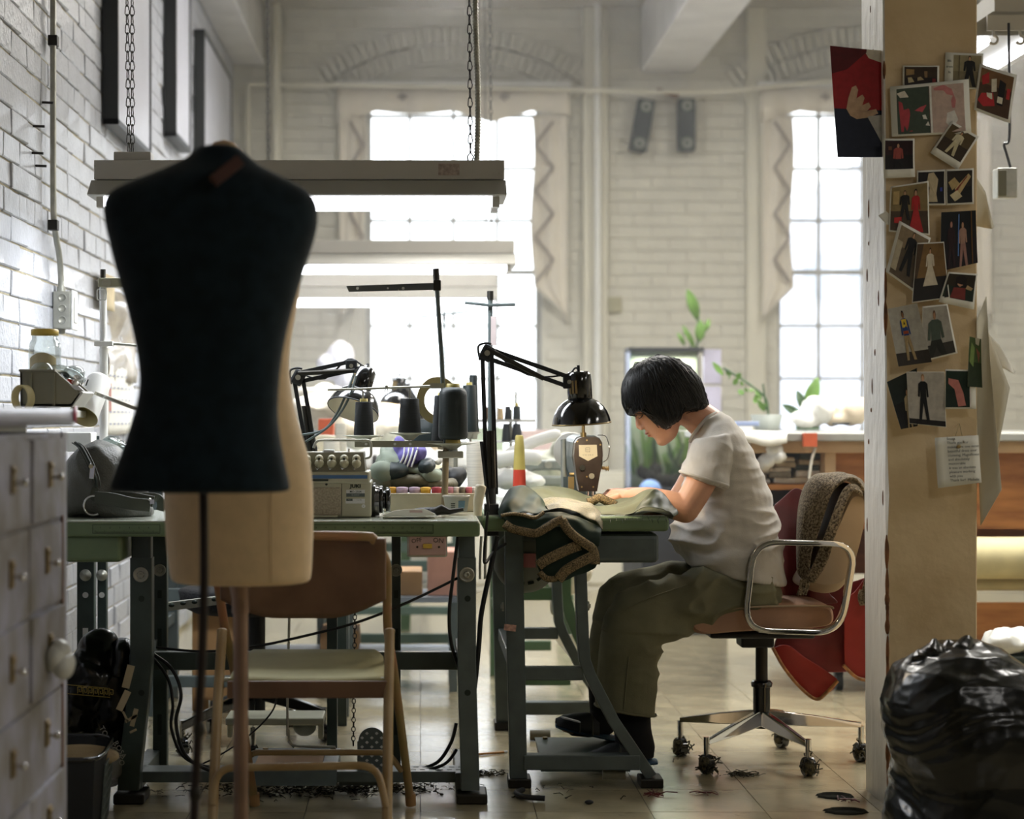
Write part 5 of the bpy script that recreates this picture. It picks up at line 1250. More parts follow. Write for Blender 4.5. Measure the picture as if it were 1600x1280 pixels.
# spool tray with coloured cotton reels
rb_ = thing('rear_bench', 'narrow green bench standing against the back of the long bench', 'table', (-.05, 6.1, 0))
MB().box(-.30, .165, 5.73, 6.55, .775, .80).build('tabletop', m_greend, rb_, bevel=.003)
for x in (-.28,.13):
    for y in (5.75, 6.5): MB().box(x, x+.03, y, y+.03, 0, .775).build('leg', m_greend, rb_)
tr = thing('spool_tray', 'long beige tray holding coloured cotton reels at the back of the bench', 'tray', P(676, 798, 5.56))
d = 5.57
MB().pbox(600, 744, 771, 799, d, d+.008).build('front', M('tray_beige', 'c4bda6', .5), tr, bevel=.002)
MB().pbox(600, 744, 793, 799, d, d+.12).pbox(600, 744, 771, 799, d+.112, d+.12).build('tray_body', bpy.data.materials['tray_beige'], tr)
cols = [('e0a92e','yellow'),('b9a2b8','lilac'),('b8a0b4','pale lilac'),('e3b12f','golden'),('b03a4a','crimson'),('e09a7c','peach'),('c98a98','rose'),('d8c8c0','off-white'),('6a6152','olive'),('c2606a','pink'),('dcd0cc','white')]
xs_ = [613, 628, 648, 665, 682, 693, 704, 713, 722, 733, 741]; ws_ = [7,10,9,8.5,8,5,6,6,6,6,5]
for (h_, nm), x, wd in zip(cols, xs_, ws_):
    c = P(x, 775, d+.05); s_ = F/(d+.05)
    t = thing('cotton_reel', nm+' cotton reel in the long beige tray', 'thread', c, 'cotton reels in the beige tray')
    MB().lathe(c+V((0,0,.0)), ((0,.001),(0,wd/s_*.95),(13/s_,wd/s_),(14/s_,wd/s_*.5),(14/s_,0)), n=18).build('thread', M('thread_'+h_, h_, .6, bump=.3, bscale=8, stretch=(1,1,60)), t)
    MB().lathe(c, ((-.01,wd/s_*1.02),(0,wd/s_*1.02),(0,0)), n=18).build('flange', m_whitep, t)
tb_ = thing('plastic_tub', 'small white plastic tub with a blue picture label in front of the tray', 'tub', P(713, 800, 5.4))
c = P(713, 799, 5.4); s_ = F/5.4
MB().lathe(c, ((0,.001),(0,17/s_),(22/s_,20/s_),(22/s_,21.5/s_),(25/s_,21.5/s_),(25/s_,20/s_),(1/s_,16/s_),(1/s_,0)), n=28).build('tub', m_white, tb_)
MB().grid([[c+V(((18+1.7*q)/s_*math.sin(a_), -(18.4+1.7*q)/s_*math.cos(a_), (5+12*q)/s_)) for a_ in [.15+.6*k/6 for k in range(7)]] for q in (0,1)]).build('label', M('blue_label', '5d7d92', .4), tb_)
for k in range(3): MB().obox(c+V((-.010, -.0355-.0006*k, (7+3*k)/s_)), (.012,.001,.0022)).build('print_line', m_ink, tb_)
t = thing('paper_packet', 'flattened white paper packet on the bench front of the tray', 'packet', P(640,806,5.2))
MB().loft([[P(x, y0_, 5.18), P(x, y0_, 5.28), P(x, y1_, 5.28), P(x, y1_, 5.18)] for x, y0_, y1_ in ((598,805,806.5),(616,798,807),(634,796,807.5),(662,795,807),(668,797,806.5),(680,803,805.5))], smooth=False).build('packet', m_paper, t, bevel=.002)
MB().pbox(640, 660, 798, 801, 5.178, 5.18).build('faded_print', m_pinkp, t)
t = thing('hand_tool', 'dark hand tool with a ribbed handle lying near the white tub', 'tool', P(695,803,5.25))
MB().tube([P(680,800,5.25), P(690,796,5.25), P(702,800,5.25), P(724,796,5.25)], [.012,.014,.008,.005], n=8).build('handle', m_iron, t)
mb = MB().ell(P(688,798,5.26), .03, .02, .012).ell(P(675,796,5.3), .05, .02, .006); mb.build('dark_cloth_tag', m_blackm, t)
t = tb
MB().tube(smooth_path([P(746,806,5.3), P(747,785,5.3), P(750,768,5.3), P(752,758,5.3)], 4), [.012]*4+[.014]*4+[.015]*4+[.011], n=14).build('white_lever', m_ivory, t)
# fabric pile behind the tray
def heap(name, label, blobs, mat, cat, dmul=.020, f=13, vox=.006, group=None):
    c = blobs[0]; t = thing(name, label, cat, P(c[0], c[1]+c[3], c[2]), group); mb = MB()
    for (px, py, d_, rx_, rz_, ry_) in blobs:
        s_ = F/d_; mb.ell(P(px,py,d_), rx_/s_, ry_, rz_/s_)
    organic(mb, 'cloth', mat, t, voxel=vox, smooth=3, disp=lambda c, n: dmul*(noise.noise(c*f)+1.3*(facet(V((c.x+.5*c.z, c.y, c.z-.3*c.x)), f*.8, 3)-.4)+.5*noise.noise(V((c.x*f*2.5+c.z*f, c.y*f, c.z*f*2)))+.6*abs(noise.noise(c*f*1.7+V((5,5,5))))))
    return t
heap('fabric_pile', 'olive rolled cloth at the bottom of the cloth pile behind the tray', [(640,750,5.85,52,14,.09),(600,752,5.85,22,12,.08),(680,757,5.85,30,8,.08)], m_olive, 'fabric')
heap('fabric_pile', 'sage green crumpled cloth lying across the cloth pile', [(612,722,5.85,24,22,.07),(650,735,5.85,30,12,.07),(672,740,5.82,18,12,.06),(598,738,5.8,14,12,.05)], M('sage_cloth','8f998a',.8,var=.2), 'fabric')
heap('fabric_pile', 'purple striped cloth bundled on the cloth pile', [(634,716,5.84,20,20,.06),(652,706,5.84,14,12,.06),(624,700,5.84,10,16,.05)], m_purple, 'fabric')
mb = MB()
for k in range(4): mb.tube(smooth_path([P(622+k*7,730,5.775-.002*k), P(630+k*6,715,5.77), P(632+k*7,700,5.785)],5), .003, n=5)
mb.build('pale_stripe', m_label, bpy.data.objects['fabric_pile.002'])
heap('fabric_pile', 'black lined cloth folds in the cloth pile', [(668,728,5.8,14,12,.05),(620,737,5.79,14,8,.05)], m_spoolg, 'fabric')
heap('white_bundle', 'white cloth roll with a dark open end right of the purple cloth', [(668,715,5.95,18,11,.07),(680,720,5.93,8,9,.06)], m_whitep, 'fabric')
heap('dark_shoe_shape', 'black padded cloth roll lying right of the cloth pile', [(708,745,5.95,16,9,.05),(694,738,5.95,10,7,.05)], m_blackm, 'fabric')
bpy.data.objects['dark_shoe_shape'].name = 'padded_roll'
# ------------------------------------------------------------------ black spring-arm lamps
def arm_lamp(label, base, joint, tip, shade_c, ax, rim_r, on, group='black spring-arm lamps', power=6, neck=None, cup=1.0):
    t = thing('task_lamp', label, 'lamp', base, group)
    R_ = .0052; off = V((.0,.0,0))
    def twin(p, q, gap):
        dd = (q-p).normalized(); u = dd.cross(V((0,1,0))).normalized()*gap
        return MB().beam(p+u, q+u, .011, .012).beam(p-u, q-u, .011, .012)
    twin(base+V((0,0,.06)), joint, .013).build('lower_arm', m_blackm, t, bevel=.001)
    twin(joint, tip, .013).build('upper_arm', m_blackm, t, bevel=.001)
    dd = (joint-base).normalized(); mb = MB()
    a0 = base+V((0,-.012,.08)); 
    for s_ in (-1, 1): mb.cyl(a0+V((.006*s_,0,0)), a0+V((.006*s_,0,0))+dd*.16, .007, n=8)
    mb.build('lower_spring', m_iron, t)
    e = (tip-joint).normalized()
    MB().cyl(joint+V((0,-.01,.012)), joint+e*.17+V((0,-.01,-.016)), .007, n=8).build('upper_spring', m_iron, t)
    MB().obox(joint+V((0,0,0)), (.036,.022,.044), Matrix.Rotation(.5 if tip.x > joint.x else -.5, 3, 'Y')).build('elbow_joint', m_blackm, t, bevel=.006)
    MB().cyl(joint+V((0,-.011,0)), joint+V((0,-.017,0)), .008).build('elbow_bolt', m_steel, t)
    MB().tube(smooth_path([joint+V((-.02,0,-.02)), joint+V((-.025,0,.018)), joint+V((-.006,0,.028)), joint+V((.012,0,.026))],5), .0035, n=6).build('elbow_hook', m_blackm, t)
    MB().obox(tip, (.034,.02,.038)).build('head_joint', m_blackm, t, bevel=.004)
    MB().cyl(tip+V((0,-.010,0)), tip+V((0,-.015,0)), .006).build('head_bolt', m_steel, t)
    ax = V(ax).normalized(); r = rim_r
    # neck cylinder and dome, axis pointing out of the opening
    n0 = shade_c - ax*(r*1.75)
    MB().cyl(tip, n0+ax*r*.5, .007, n=8).build('swivel', m_blackm, t)
    nk = MB().lathe(n0, ((-.002,.002),(0,r*.33),(r*.12,r*.42),(r*.95,r*.42),(r*1.0,r*.36)), axis=ax, n=28).build('lamp_neck', m_black, t)
    sidev = ax.cross(V((0,1,0))).normalized(); mb = MB()
    for k in range(3):
        a_ = -.55+k*.28; pdir = (V((0,-1,0))*math.cos(a_+.9) - sidev*math.sin(a_+.9)*(1 if True else 1))
        mb.beam(n0+ax*r*.3+pdir*r*.425, n0+ax*r*.75+pdir*r*.425, .006, .002, up=pdir)
    mb.build('cooling_slot', m_brass, nk)
    prof = [(r*.9,r*.30),(r*.95,r*.46),(r*1.05,r*.62),(r*1.2,r*.78),(r*1.38,r*.89),(r*1.56,r*.96),(r*1.75,r)]
    MB().lathe(n0, prof, axis=ax, n=40).build('shade', m_black, t)
    MB().lathe(n0+ax*.0025, [(h, q*.982) for h, q in prof], axis=ax, n=40).build('shade_lining', M('lining_'+label[:5], 'f2ead8', .5), t)
    MB().lathe(n0+ax*r*1.74, ((0,r*.985),(0,r*1.012),(.004,r*1.012),(.004,r*.985)), axis=ax, n=40).build('rim', m_blackm if not on else m_brass, t)
    MB().tube(arc(n0, .002, 0, 10, 1), .001).cyl(n0, n0-ax*.018, .004).build('switch', m_blackm, t)
    bulbm = M('bulb_'+label[:6], 'ffe0b0', .3, emit=(14 if on else 0), var=0)
    MB().ell(n0+ax*r*1.12, r*.26).build('bulb', bulbm, t)
    if on:
        l = lamp_light('bulb_light', 'POINT', n0+ax*r*1.45, power, (1, .84, .62), t, size=.03)
    MB().tube(smooth_path([joint+V((.01,.01,.01)), (joint+tip)/2+V((0,.012,-.02)), tip+V((-.01,0,.02)), n0+V((-.01,0,.01)), n0-ax*.005],5), .0028, n=6).build('flex', m_cable, t)
    return t
base = P(768, 806, 5.42)
t = arm_lamp('lit black spring-arm lamp bent over the brown sewing machine', base, P(761, 552, 5.42), P(889, 597, 5.44), P(908.5, 661, 5.46), (.06, .05, -1), 46/550, True, power=4.5)
MB().box(base.x-.02, base.x+.02, 5.40, 5.46, TZ-.06, TZ+.03).cyl(base+V((0,0,.0)), base+V((0,0,.09)), .013).build('bench_clamp', m_blackm, t, bevel=.003)
MB().beam(P(764,800,5.40), P(752,690,5.41), .007, .007).build('brace_rod', m_blackm, t)
base = P(487, 806, 5.7)
t = arm_lamp('unlit black spring-arm lamp with a tilted shade, left of the thread stand', P(490,760,5.7), P(466, 590, 5.7), P(549, 572, 5.7), P(552, 640, 5.64), (-.27, -.40, -.88), 41/526, False)
cable('grey flex hanging in a double loop from the left lamp', [P(553,585,5.62), P(540,618,5.6), P(524,650,5.6), P(505,672,5.62), P(470,680,5.65)], .0035, mat=m_greyleg)
cable('second grey flex hanging beside it from the left lamp', [P(556,588,5.6), P(548,615,5.58), P(534,642,5.58), P(512,668,5.6), P(478,690,5.63)], .0035, mat=m_greyleg)
arm_lamp('far lit work lamp glowing behind the left lamp', P(660,720,8.2), P(655, 640, 8.2), P(634, 606, 8.2), P(618, 634, 8.2), (-.15, -.1, -1), 26/366, True, power=6)
# ------------------------------------------------------------------ brown sewing machine under the lamp
sm = thing('sewing_machine', 'brown industrial sewing machine with a cream face plate under the lit lamp', 'sewing machine', P(920, 796, 5.78))
d = 5.74
fp = [(899,692),(903,686),(910,683),(930,683),(937,686),(941,692),(942,712),(937,745),(933,768),(905,768),(901,745),(897,712)]
MB().loft([[P(x, y, d)+V((0,o_,0)) for x, y in fp] for o_ in (0, .07)], smooth=False).build('face_cover', m_brownm, sm, bevel=.004, seg=3)
hd = [(898,692),(903,684),(912,681),(932,681),(940,685),(944,692),(945,725),(940,745),(902,745),(896,715)]
MB().loft([[P(x, y, d)+V((0,o_,0)) for x, y in hd] for o_ in (.065, .40)], smooth=False).build('arm_body', m_greyleg, sm, bevel=.006)
MB().loft([[P(x, y, d)+V((0,o_,0)) for x, y in ((894,690),(948,690),(948,797),(894,797))] for o_ in (.36,.46)], smooth=False).build('column', m_greyleg, sm, bevel=.01)
MB().box(P(880,0,d).x, P(960,0,d).x, d-.02, d+.46, TZ-.001, TZ+.004).build('bed', m_steel, sm, bevel=.001)
MB().prism([P(x, y, d-.003) for x, y in ((904.5,695.5),(932.5,695),(933.5,713),(919,720.5),(905,713))], (0,.004,0)).build('name_plate', m_ivory, sm)
mb = MB(); dd = d-.0045
for x0_, y0_, x1_, y1_ in ((915,700,915,706),(915,700,921.5,699.6),(921.5,699.6,921.5,707),(915,703,920,703),(915,706,921.5,706)):
    mb.beam(P(x0_,y0_,dd), P(x1_,y1_,dd), .0012, .0012)
mb.build('emblem', m_jukid, sm)
mb = MB()
for k, q in enumerate((911,914,916,919,921.5,923,926)): mb.beam(P(q,710,dd), P(q+.3,712,dd), .0016, .0012)
mb.build('worn_lettering', m_jukid, sm)
MB().cyl(P(910,731,d), P(910,731,d-.008), .0085, n=18).build('chrome_knob', m_chrome, sm)
MB().cyl(P(924.5,744,d), P(924.5,744,d-.005), .0085, n=18).build('round_boss', m_jukid, sm)
mb = MB()
for x, y in ((902,690),(938,695),(909,761),(927,761),(917,745),(917,688)): mb.cyl(P(x,y,d), P(x,y,d-.003), .0028, n=8)
mb.build('face_screw', m_brass, sm)
MB().cyl(P(918,790,d+.035), P(918,768,d+.035), .0045).cyl(P(926,785,d+.035), P(926,766,d+.035), .0035).build('needle_bar', m_chrome, sm)
MB().cyl(P(911.5,683,d+.04), P(911.5,676,d+.04), .009).cyl(P(911.5,677,d+.04), P(911.5,664,d+.04), .005).build('top_screw', m_brass, sm)
MB().tube(round_path([P(934,680,d+.03), P(947,680,d+.02), P(953,700,d+.01), P(950,718,d+.01), P(943,722,d+.02)], .012), .0014, n=6).build('take_up_lever', m_chrome, sm)
MB().cyl(P(940,731,d+.03), P(949,732,d+.03), .005).lathe(P(946,732,d+.03), ((0,.003),(.002,.010),(.005,.003),(.008,.010),(.011,.003)), axis=(1,0,0), n=14).build('tension_dial', m_brass, sm)
MB().cyl(P(897,741,d+.02), P(890,741,d+.02), .005).pbox(888,897,745,765,d+.02,d+.03).build('side_lever', m_brass, sm)
MB().cyl(P(882,745,5.98), P(881,686,5.98), .007).build('steel_post', m_steel, sm)
mb = MB().lathe(P(895,705,6.22), ((0,.001),(0,.058),(.012,.062),(.025,.058),(.025,.0)), axis=(-.3,-1,0), n=30); mb.build('handwheel', m_white, sm)
# ------------------------------------------------------------------ machines further back
def back_machine(px, py, d, w_px, mat, label, flip=1, group='pale sewing machines further back'):
    s_ = F/d; t = thing('sewing_machine', label, 'sewing machine', P(px, py, d), group); W = w_px/s_; b = P(px, py, d); q = flip
    MB().box(b.x-W*.5, b.x+W*.5, d-.08, d+.08, b.z, b.z+.03).build('bed', mat, t, bevel=.006)
    pr = [(-.5,.09),(-.5,.30),(-.46,.34),(.30,.36),(.48,.34),(.5,.28),(.5,.03),(.22,.03),(.2,.18),(.14,.21),(-.2,.21),(-.24,.09)]
    MB().prism([V((b.x+q*u*W, d-.05, b.z+v_*W*.9)) for u, v_ in pr], (0,.1,0)).build('arm', mat, t, bevel=.008)
    MB().cyl((b.x-q*W*.37, d, b.z+.03), (b.x-q*W*.37, d, b.z+.12*W*.9+.02), .006).build('needle_bar', m_chrome, t)
    MB().lathe((b.x+q*W*.5, d, b.z+W*.24), ((0,.02),(.0,.055),(.012,.06),(.024,.055),(.024,0)), axis=(q,0,0), n=20).build('handwheel', m_blackm, t)
    MB().cyl((b.x, d-.052, b.z+W*.26), (b.x, d-.07, b.z+W*.26), .014).build('dial', m_steel, t)
    return t
back_machine(855, 757, 7.2, 120, m_sensor, 'grey-green sewing machine on the green table behind the brown one', 1)
back_machine(650, 760, 8.6, 120, m_ivory, 'cream sewing machine behind the cloth pile', -1)
back_machine(475, 715, 7.0, 110, m_ivory, 'cream sewing machine behind the left lamp', 1)
def tube_roll(label, a_, b_, r, mat, name='cloth_roll', group='white cloth rolls behind the brown machine', cat='fabric'):
    t = thing(name, label, cat, a_, group); d_ = (b_-a_).normalized()
    MB().tube(smooth_path([a_, (a_+b_)/2+V((0,0,.01)), b_], 5), [r*.7]+[r]*9+[r*.6], n=14).build('roll', mat, t)
    return t
tube_roll('upper white cloth roll pointing right behind the yellow cone', P(790,712,6.9), P(876,678,6.9), .022, m_whitep)
tube_roll('lower white cloth roll behind the yellow cone', P(772,722,6.8), P(846,716,6.8), .028, m_whitep)
heap('white_bundle', 'white crumpled cloth lying low behind the yellow cone', [(800,748,6.9,34,14,.1),(830,752,6.9,16,10,.1),(770,740,7.0,20,12,.1)], m_whitep, 'fabric', dmul=.02, vox=.012)
heap('white_bundle', 'pale cloth heap to the left of the brown sewing machine', [(860,735,7.6,26,30,.1),(880,700,7.6,14,24,.08)], M('ivory_cloth','c9cab8',.8), 'fabric', dmul=.02, vox=.012)
heap('white_bundle', 'big white cloth mound under the glowing far lamp', [(620,668,8.4,46,26,.2),(560,680,8.4,44,18,.2),(650,655,8.6,30,20,.15)], m_whitep, 'fabric', dmul=.03, f=6, vox=.016)
heap('white_bundle', 'white sheer cloth hanging on the left of the window behind the left lamp', [(530,560,9.4,14,26,.1),(512,575,9.4,16,20,.1),(545,590,9.3,12,20,.1),(535,620,9.4,12,30,.1),(530,660,9.5,10,30,.08)], M('white_veil','e4e2ea',.8), 'fabric', dmul=.03, f=6, vox=.016)
heap('cloth_bundle', 'beige rolled cloths on a rack behind the beige dress form', [(500,640,8.0,44,16,.2),(520,668,8.0,36,12,.2),(500,615,8.2,36,10,.15)], M('beige_roll','c9c0ae',.8), 'fabric', dmul=.03, f=6, vox=.016)
st2 = thing('side_table', 'small side table under the beige cloth rolls', 'table', (-.55, 8.0, 0))
MB().box(-.78, -.39, 7.75, 8.3, .92, .94).build('tabletop', m_whitep, st2)
for x in (-.76,-.42):
    for y in (7.78, 8.26): MB().box(x, x+.03, y, y+.03, 0, .92).build('leg', m_greyleg, st2)
tag(MB().at(*P(510,665,7.2)).pbox(497, 521, 654, 713, 7.1, 7.2).build('orange_box', m_orange, bevel=.006), 'orange box behind the left lamp flex', 'box')
cone(533, 662, 714, 8, 9, 6.9, m_spoolw, 'white cone left of the first charcoal cone', core=False, group='white thread cones')
cone(518, 686, 714, 12, 14, 6.85, m_spoolw, 'low cream cone right behind the overlock machine', core=False, group='white thread cones')
cone(702, 700, 769, 10, 12, 6.3, m_spoolw, 'white cone behind the tan pole of the thread stand', core=False, group='white thread cones')
t = thing('back_bench', 'long low white bench with clutter under the left window', 'table', P(600, 700, 9.4) - V((0,0,P(600,700,9.4).z)))
MB().box(-.9, .75, 9.35, 9.95, .84, .88).build('benchtop', m_whitep, t, bevel=.004)
for x in (-.85, -.1, .7): MB().box(x, x+.05, 9.4, 9.45, 0, .84).box(x, x+.05, 9.8, 9.85, 0, .84).build('leg', m_greent, t)
for k, (nm_, hx_) in enumerate((('cream','d4ccb4'),('blue-grey','8f9aa8'),('white','dedbd2'),('tan','b09c7c'),('sage','98a48c'),('pink-grey','b8a29c'))):
    X_ = -.8+k*.26; 
    o = MB().at(X_, 9.6, .88).box(X_, X_+.17, 9.45, 9.7, .881, .881+random.uniform(.05,.14)).build('storage_box', M('box_tint%d' % k, hx_, .7), bevel=.004)
    tag(o, nm_+' storage box on the white bench under the left window', 'box', 'storage boxes under the left window')
# ------------------------------------------------------------------ office swivel chairs
def caster(mb_parent, p, dust=True):
    MB().cyl(p+V((0,0,.05)), p+V((0,0,.108)), .009).build('caster_stem', m_chrome, mb_parent)
    w_ = MB().cyl(p+V((-.011,-.004,.028)), p+V((.011,.004,.028)), .028, n=20).build('caster_wheel', m_black, mb_parent, bevel=.003)
    MB().obox(p+V((0,0,.046)), (.026,.04,.018)).build('caster_hood', m_blackm, mb_parent, bevel=.006)
    if dust:
        mb = MB()
        for k in range(46):
            a_ = random.uniform(0, 2*PI); r_ = random.uniform(.006, .03); c = p+V((r_*math.cos(a_)*.9+.006, random.uniform(-.03,.02), .03+r_*math.sin(a_)))
            q = c+V((random.uniform(-.02,.02), random.uniform(-.02,.02), random.uniform(-.018,.018)))
            c.z = max(c.z, .004); q.z = max(q.z, .003)
            mb.tube([c, (c+q)/2+V((random.uniform(-.01,.01),0,random.uniform(0,.01))), q], .0022, n=4)
        for k in range(4): mb.ell(p+V((random.uniform(-.012,.014), random.uniform(-.02,.0), .03+random.uniform(-.012,.012))), .016, .012, .016, None, 8, 6)
        o = mb.build('lint', m_dust, mb_parent)
        tag(o, kind='stuff')
CC = V((P(1190,0,5.85).x, 5.85, 0))
oc = thing('swivel_chair', 'tan swivel armchair with chrome frame and star base, woman sitting on it', 'chair', CC)
star = [(1104, 1209), (1263, 1213), (1345, 1190), (1221, 1168), (1063, 1181)]
for px, py in star:
    dd = F*H/(py-CY); p = V((P(px,0,dd).x, dd, 0)); e = V((p.x, p.y, .092 if p.y < 5.75 else .112)); s_ = V((CC.x, CC.y, .135))
    u = (e-s_).normalized(); side = u.cross(V((0,0,1))).normalized()
    rings = []
    for q, wd, hh in ((0,.022,.045),(.5,.017,.034),(1.0,.012,.014)):
        c = s_.lerp(e, q); rings.append([c-side*wd*.5+V((0,0,hh*.5)), c+side*wd*.5+V((0,0,hh*.5)), c+side*wd+V((0,0,-hh*.5)), c-side*wd+V((0,0,-hh*.5))])
    MB().loft(rings, smooth=False).build('base_arm', m_chrome, oc, bevel=.003)
    caster(oc, p)
MB().cyl(CC+V((0,0,.10)), CC+V((0,0,.225)), .026, n=24).lathe(CC+V((0,0,.225)), ((0,.031),(.012,.033),(.02,.026),(.02,.001)), n=24).build('gas_column', m_black, oc)
MB().cyl(CC+V((0,0,.22)), CC+V((0,0,.36)), .0185, n=20).build('piston', m_iron, oc)
sz = P(0,988,5.85).z
MB().obox(CC+V((-.02,0,sz-.02)), (.10,.10,.045)).box(P(1100,0,5.85).x, P(1260,0,5.85).x, 5.72, 5.98, sz-.005, sz+.012).build('seat_mechanism', m_blackm, oc, bevel=.006)
# seat cushion: extruded side profile with soft edges
def cushion(prof, y0_, y1_, name, mat, root, inset=.03, sub=2):
    c = V((sum(p.x for p in prof)/len(prof), 0, sum(p.z for p in prof)/len(prof)))
    rings = []
    for y, k in ((y0_, .80), (y0_+inset*.35, .95), (y0_+inset, 1.0), ((y0_+y1_)/2, 1.0), (y1_-inset, 1.0), (y1_-inset*.35, .95), (y1_, .80)):
        rings.append([V((c.x+(p.x-c.x)*(.9+.1*k) if False else p.x+(c.x-p.x)*(1-k)*.25, y, p.z+(c.z-p.z)*(1-k))) for p in prof])
    return MB().loft(rings).build(name, mat, root, sub=sub)
sp = [P(x, y, 5.62) for x, y in ((1078,983),(1082,968),(1100,955),(1130,948),(1170,944),(1230,944),(1285,943),(1303,948),(1306,962),(1305,976),(1290,982),(1230,985),(1160,988),(1120,992),(1100,994),(1086,990))]
cushion(sp, 5.62, 6.10, 'seat_cushion', m_uph, oc)
MB().tube(smooth_path([P(1085,968,5.616), P(1110,957,5.612), P(1170,949,5.61), P(1285,947,5.612), P(1302,951,5.618)],4), .0035, n=6).build('piping', m_uphb, oc)
bpf = [P(x, y, 5.66) for x, y in ((1345,757),(1354,768),(1352,800),(1345,850),(1330,900),(1318,922),(1303,930),(1280,930),(1262,922),(1258,912),(1280,880),(1300,840),(1318,795),(1328,765),(1336,757))]
cushion(bpf, 5.65, 6.08, 'backrest', m_uphb, oc)
for dd in (5.585, 6.14):
    pth = round_path([P(1166,843,5.585), P(1330,849,5.585), P(1338,870,5.585), P(1313,990,5.585), P(1172,985,5.585), P(1160,965,5.585), P(1175,860,5.585)], .045, 6, closed=True)
    pth = round_path([P(1178,846,5.585), P(1337,850,5.585), P(1312,989,5.585), P(1162,984,5.585)], .075, 8, closed=True)
    rings = []
    for i, p in enumerate(pth):
        t_ = (pth[(i+1) % len(pth) if i < len(pth)-1 else 1]-pth[i-1 if i else -2]).normalized(); u = t_.cross(V((0,1,0))).normalized()*.0085; w_ = V((0,.016,0)); p = V((p.x, dd, p.z))
        rings.append([p-u-w_, p+u-w_, p+u+w_, p-u+w_])
    MB().loft(rings, caps=False).build('armrest_frame', m_chrome, oc, bevel=.003, seg=2)
MB().box(P(1200,0,5.6).x, P(1225,0,5.6).x, 5.59, 6.13, P(0,992,5.6).z, P(0,986,5.6).z).build('arm_bracket', m_iron, oc)
# black chair star base and dark seat far behind the long bench
bc = thing('swivel_chair', 'black office chair pushed in behind the long green bench', 'chair', P(400, 1120, 6.2)-V((0,0,P(400,1120,6.2).z)))
cc = V((P(400,0,6.2).x, 6.2, 0))
for k, (px, py) in enumerate(((285,1130),(508,1108),(395,1160),(330,1095),(455,1085))):
    dd = min(7, max(5.8, F*H/(py+50-CY))); p = V((P(px,0,dd).x, dd, 0))
    MB().loft([[c-V((0,.02,0))+V((0,0,h_)), c+V((0,.02,0))+V((0,0,h_)), c+V((0,.02,0))-V((0,0,h_)), c-V((0,.02,0))-V((0,0,h_))] for c, h_ in ((cc+V((0,0,.16)), .022), (p+V((0,0,.09)), .014))], smooth=False).build('base_arm', m_black, bc, bevel=.004)
    caster(bc, p, dust=(k == 0))
MB().cyl(cc+V((0,0,.1)), cc+V((0,0,.42)), .03).build('gas_column', m_blackm, bc)
MB().lathe(cc+V((0,0,.44)), ((-.03,.1),(-.02,.2),(0,.24),(.05,.25),(.06,.22),(.06,0)), n=30).build('seat', M('black_ribbed', '17181c', .9, bump=.6, bscale=60), bc)
MB().prism([P(254,943,5.75), P(400,925,5.75), P(400,938,5.75), P(254,956,5.75)], (0,.03,0)).build('slotted_bar', m_steel, bc)
for x, y in ((268,946),(286,943),(304,941),(335,937)): MB().ell(P(x,y,5.745), .009, .004, .006).build('slot', m_ink, bc)
# pedal machine on the floor behind the long bench
t = thing('floor_pedal', 'beige metal foot pedal unit on the floor behind the long bench', 'pedal', P(420,1150,5.75))
MB().pbox(352, 505, 1122, 1134, 5.75, 5.9).build('rail', m_jukib, t, bevel=.004); MB().pbox(355, 362, 1122, 1153, 5.76, 5.8).pbox(497, 505, 1124, 1155, 5.76, 5.8).build('bracket', m_jukib, t, bevel=.003)
MB().ell(P(476,1136,5.8), .035, .03, .028).build('pedal_cup', m_sensor, t)
# ------------------------------------------------------------------ left floor items
hp = heap('plastic_bag', 'black glossy carrier bag with a gold key-pattern band under the bench', [(140,1070,5.3,46,58,.11),(178,1095,5.32,36,64,.11),(150,1030,5.3,34,30,.08),(192,1035,5.3,18,34,.07),(120,1110,5.3,34,44,.1)], m_bag, 'bag', dmul=.034, f=8)
mb = MB(); dd = 5.125
for k in range(9):
    x = 105+k*8.2; y = 1077+k*.7
    if k > 1:
        pts = [P(x,y+5,dd), P(x,y-5,dd), P(x+6,y-4.6,dd), P(x+6,y+3,dd), P(x+2.6,y+2.8,dd), P(x+2.6,y-1,dd)]
        for a_, b_ in zip(pts, pts[1:]): mb.beam(a_, b_, .0018, .0018)
mb.beam(P(105,1070,dd), P(172,1076,dd), .0016, .0016).beam(P(105,1084,dd), P(172,1090,dd), .0016, .0016)
mb.build('gold_key_pattern', M('gold_print', 'a08a3c', .4, .4), hp)
for s_, x, y, r_ in (('TEL', 152, 1168, .9), ('TODESCATO', 175, 1166, 1.05), ('ROSA', 187, 1172, 1.05)):
    text(s_, .02, P(x, y, 5.10), M('white_print_'+s_, 'b8b8b0', .5), hp, rot=(PI/2, r_, 0))
mb = MB()
for x0_, y0_, x1_, y1_, wd in ((205,1040,196,1075,.02),(200,1080,186,1110,.018),(213,1108,206,1135,.012),(214,1118,196,1128,.008),(203,1145,213,1140,.006),(192,1112,200,1128,.005)):
    mb.beam(P(x0_,y0_,5.11), P(x1_,y1_,5.11), wd, .003, up=V((0,-1,0)))
mb.build('pale_paper_strip', m_kraft if False else M('cream_strip', 'b9ab8c', .7), hp)
heap('plastic_bag', 'grey translucent plastic bag on the floor behind the waste basket', [(170,1195,5.25,30,30,.08),(150,1205,5.25,26,20,.08)], M('smoky_bag','6b6a60',.3,alpha=.8), 'bag', dmul=.02)
bk_ = thing('waste_basket', 'black plastic basket with a lattice side in the lower left corner', 'basket', P(130, 1290, 4.75)-V((0,0,P(130,1290,4.75).z)))
d = 4.66; zt_ = P(0,1185,d).z; xr = P(178,0,d+.3).x
tp = [(-1.06,4.62),(-.76,4.55),(-.735,4.62),(-.80,4.98),(-.86,5.02),(-1.08,5.02)]
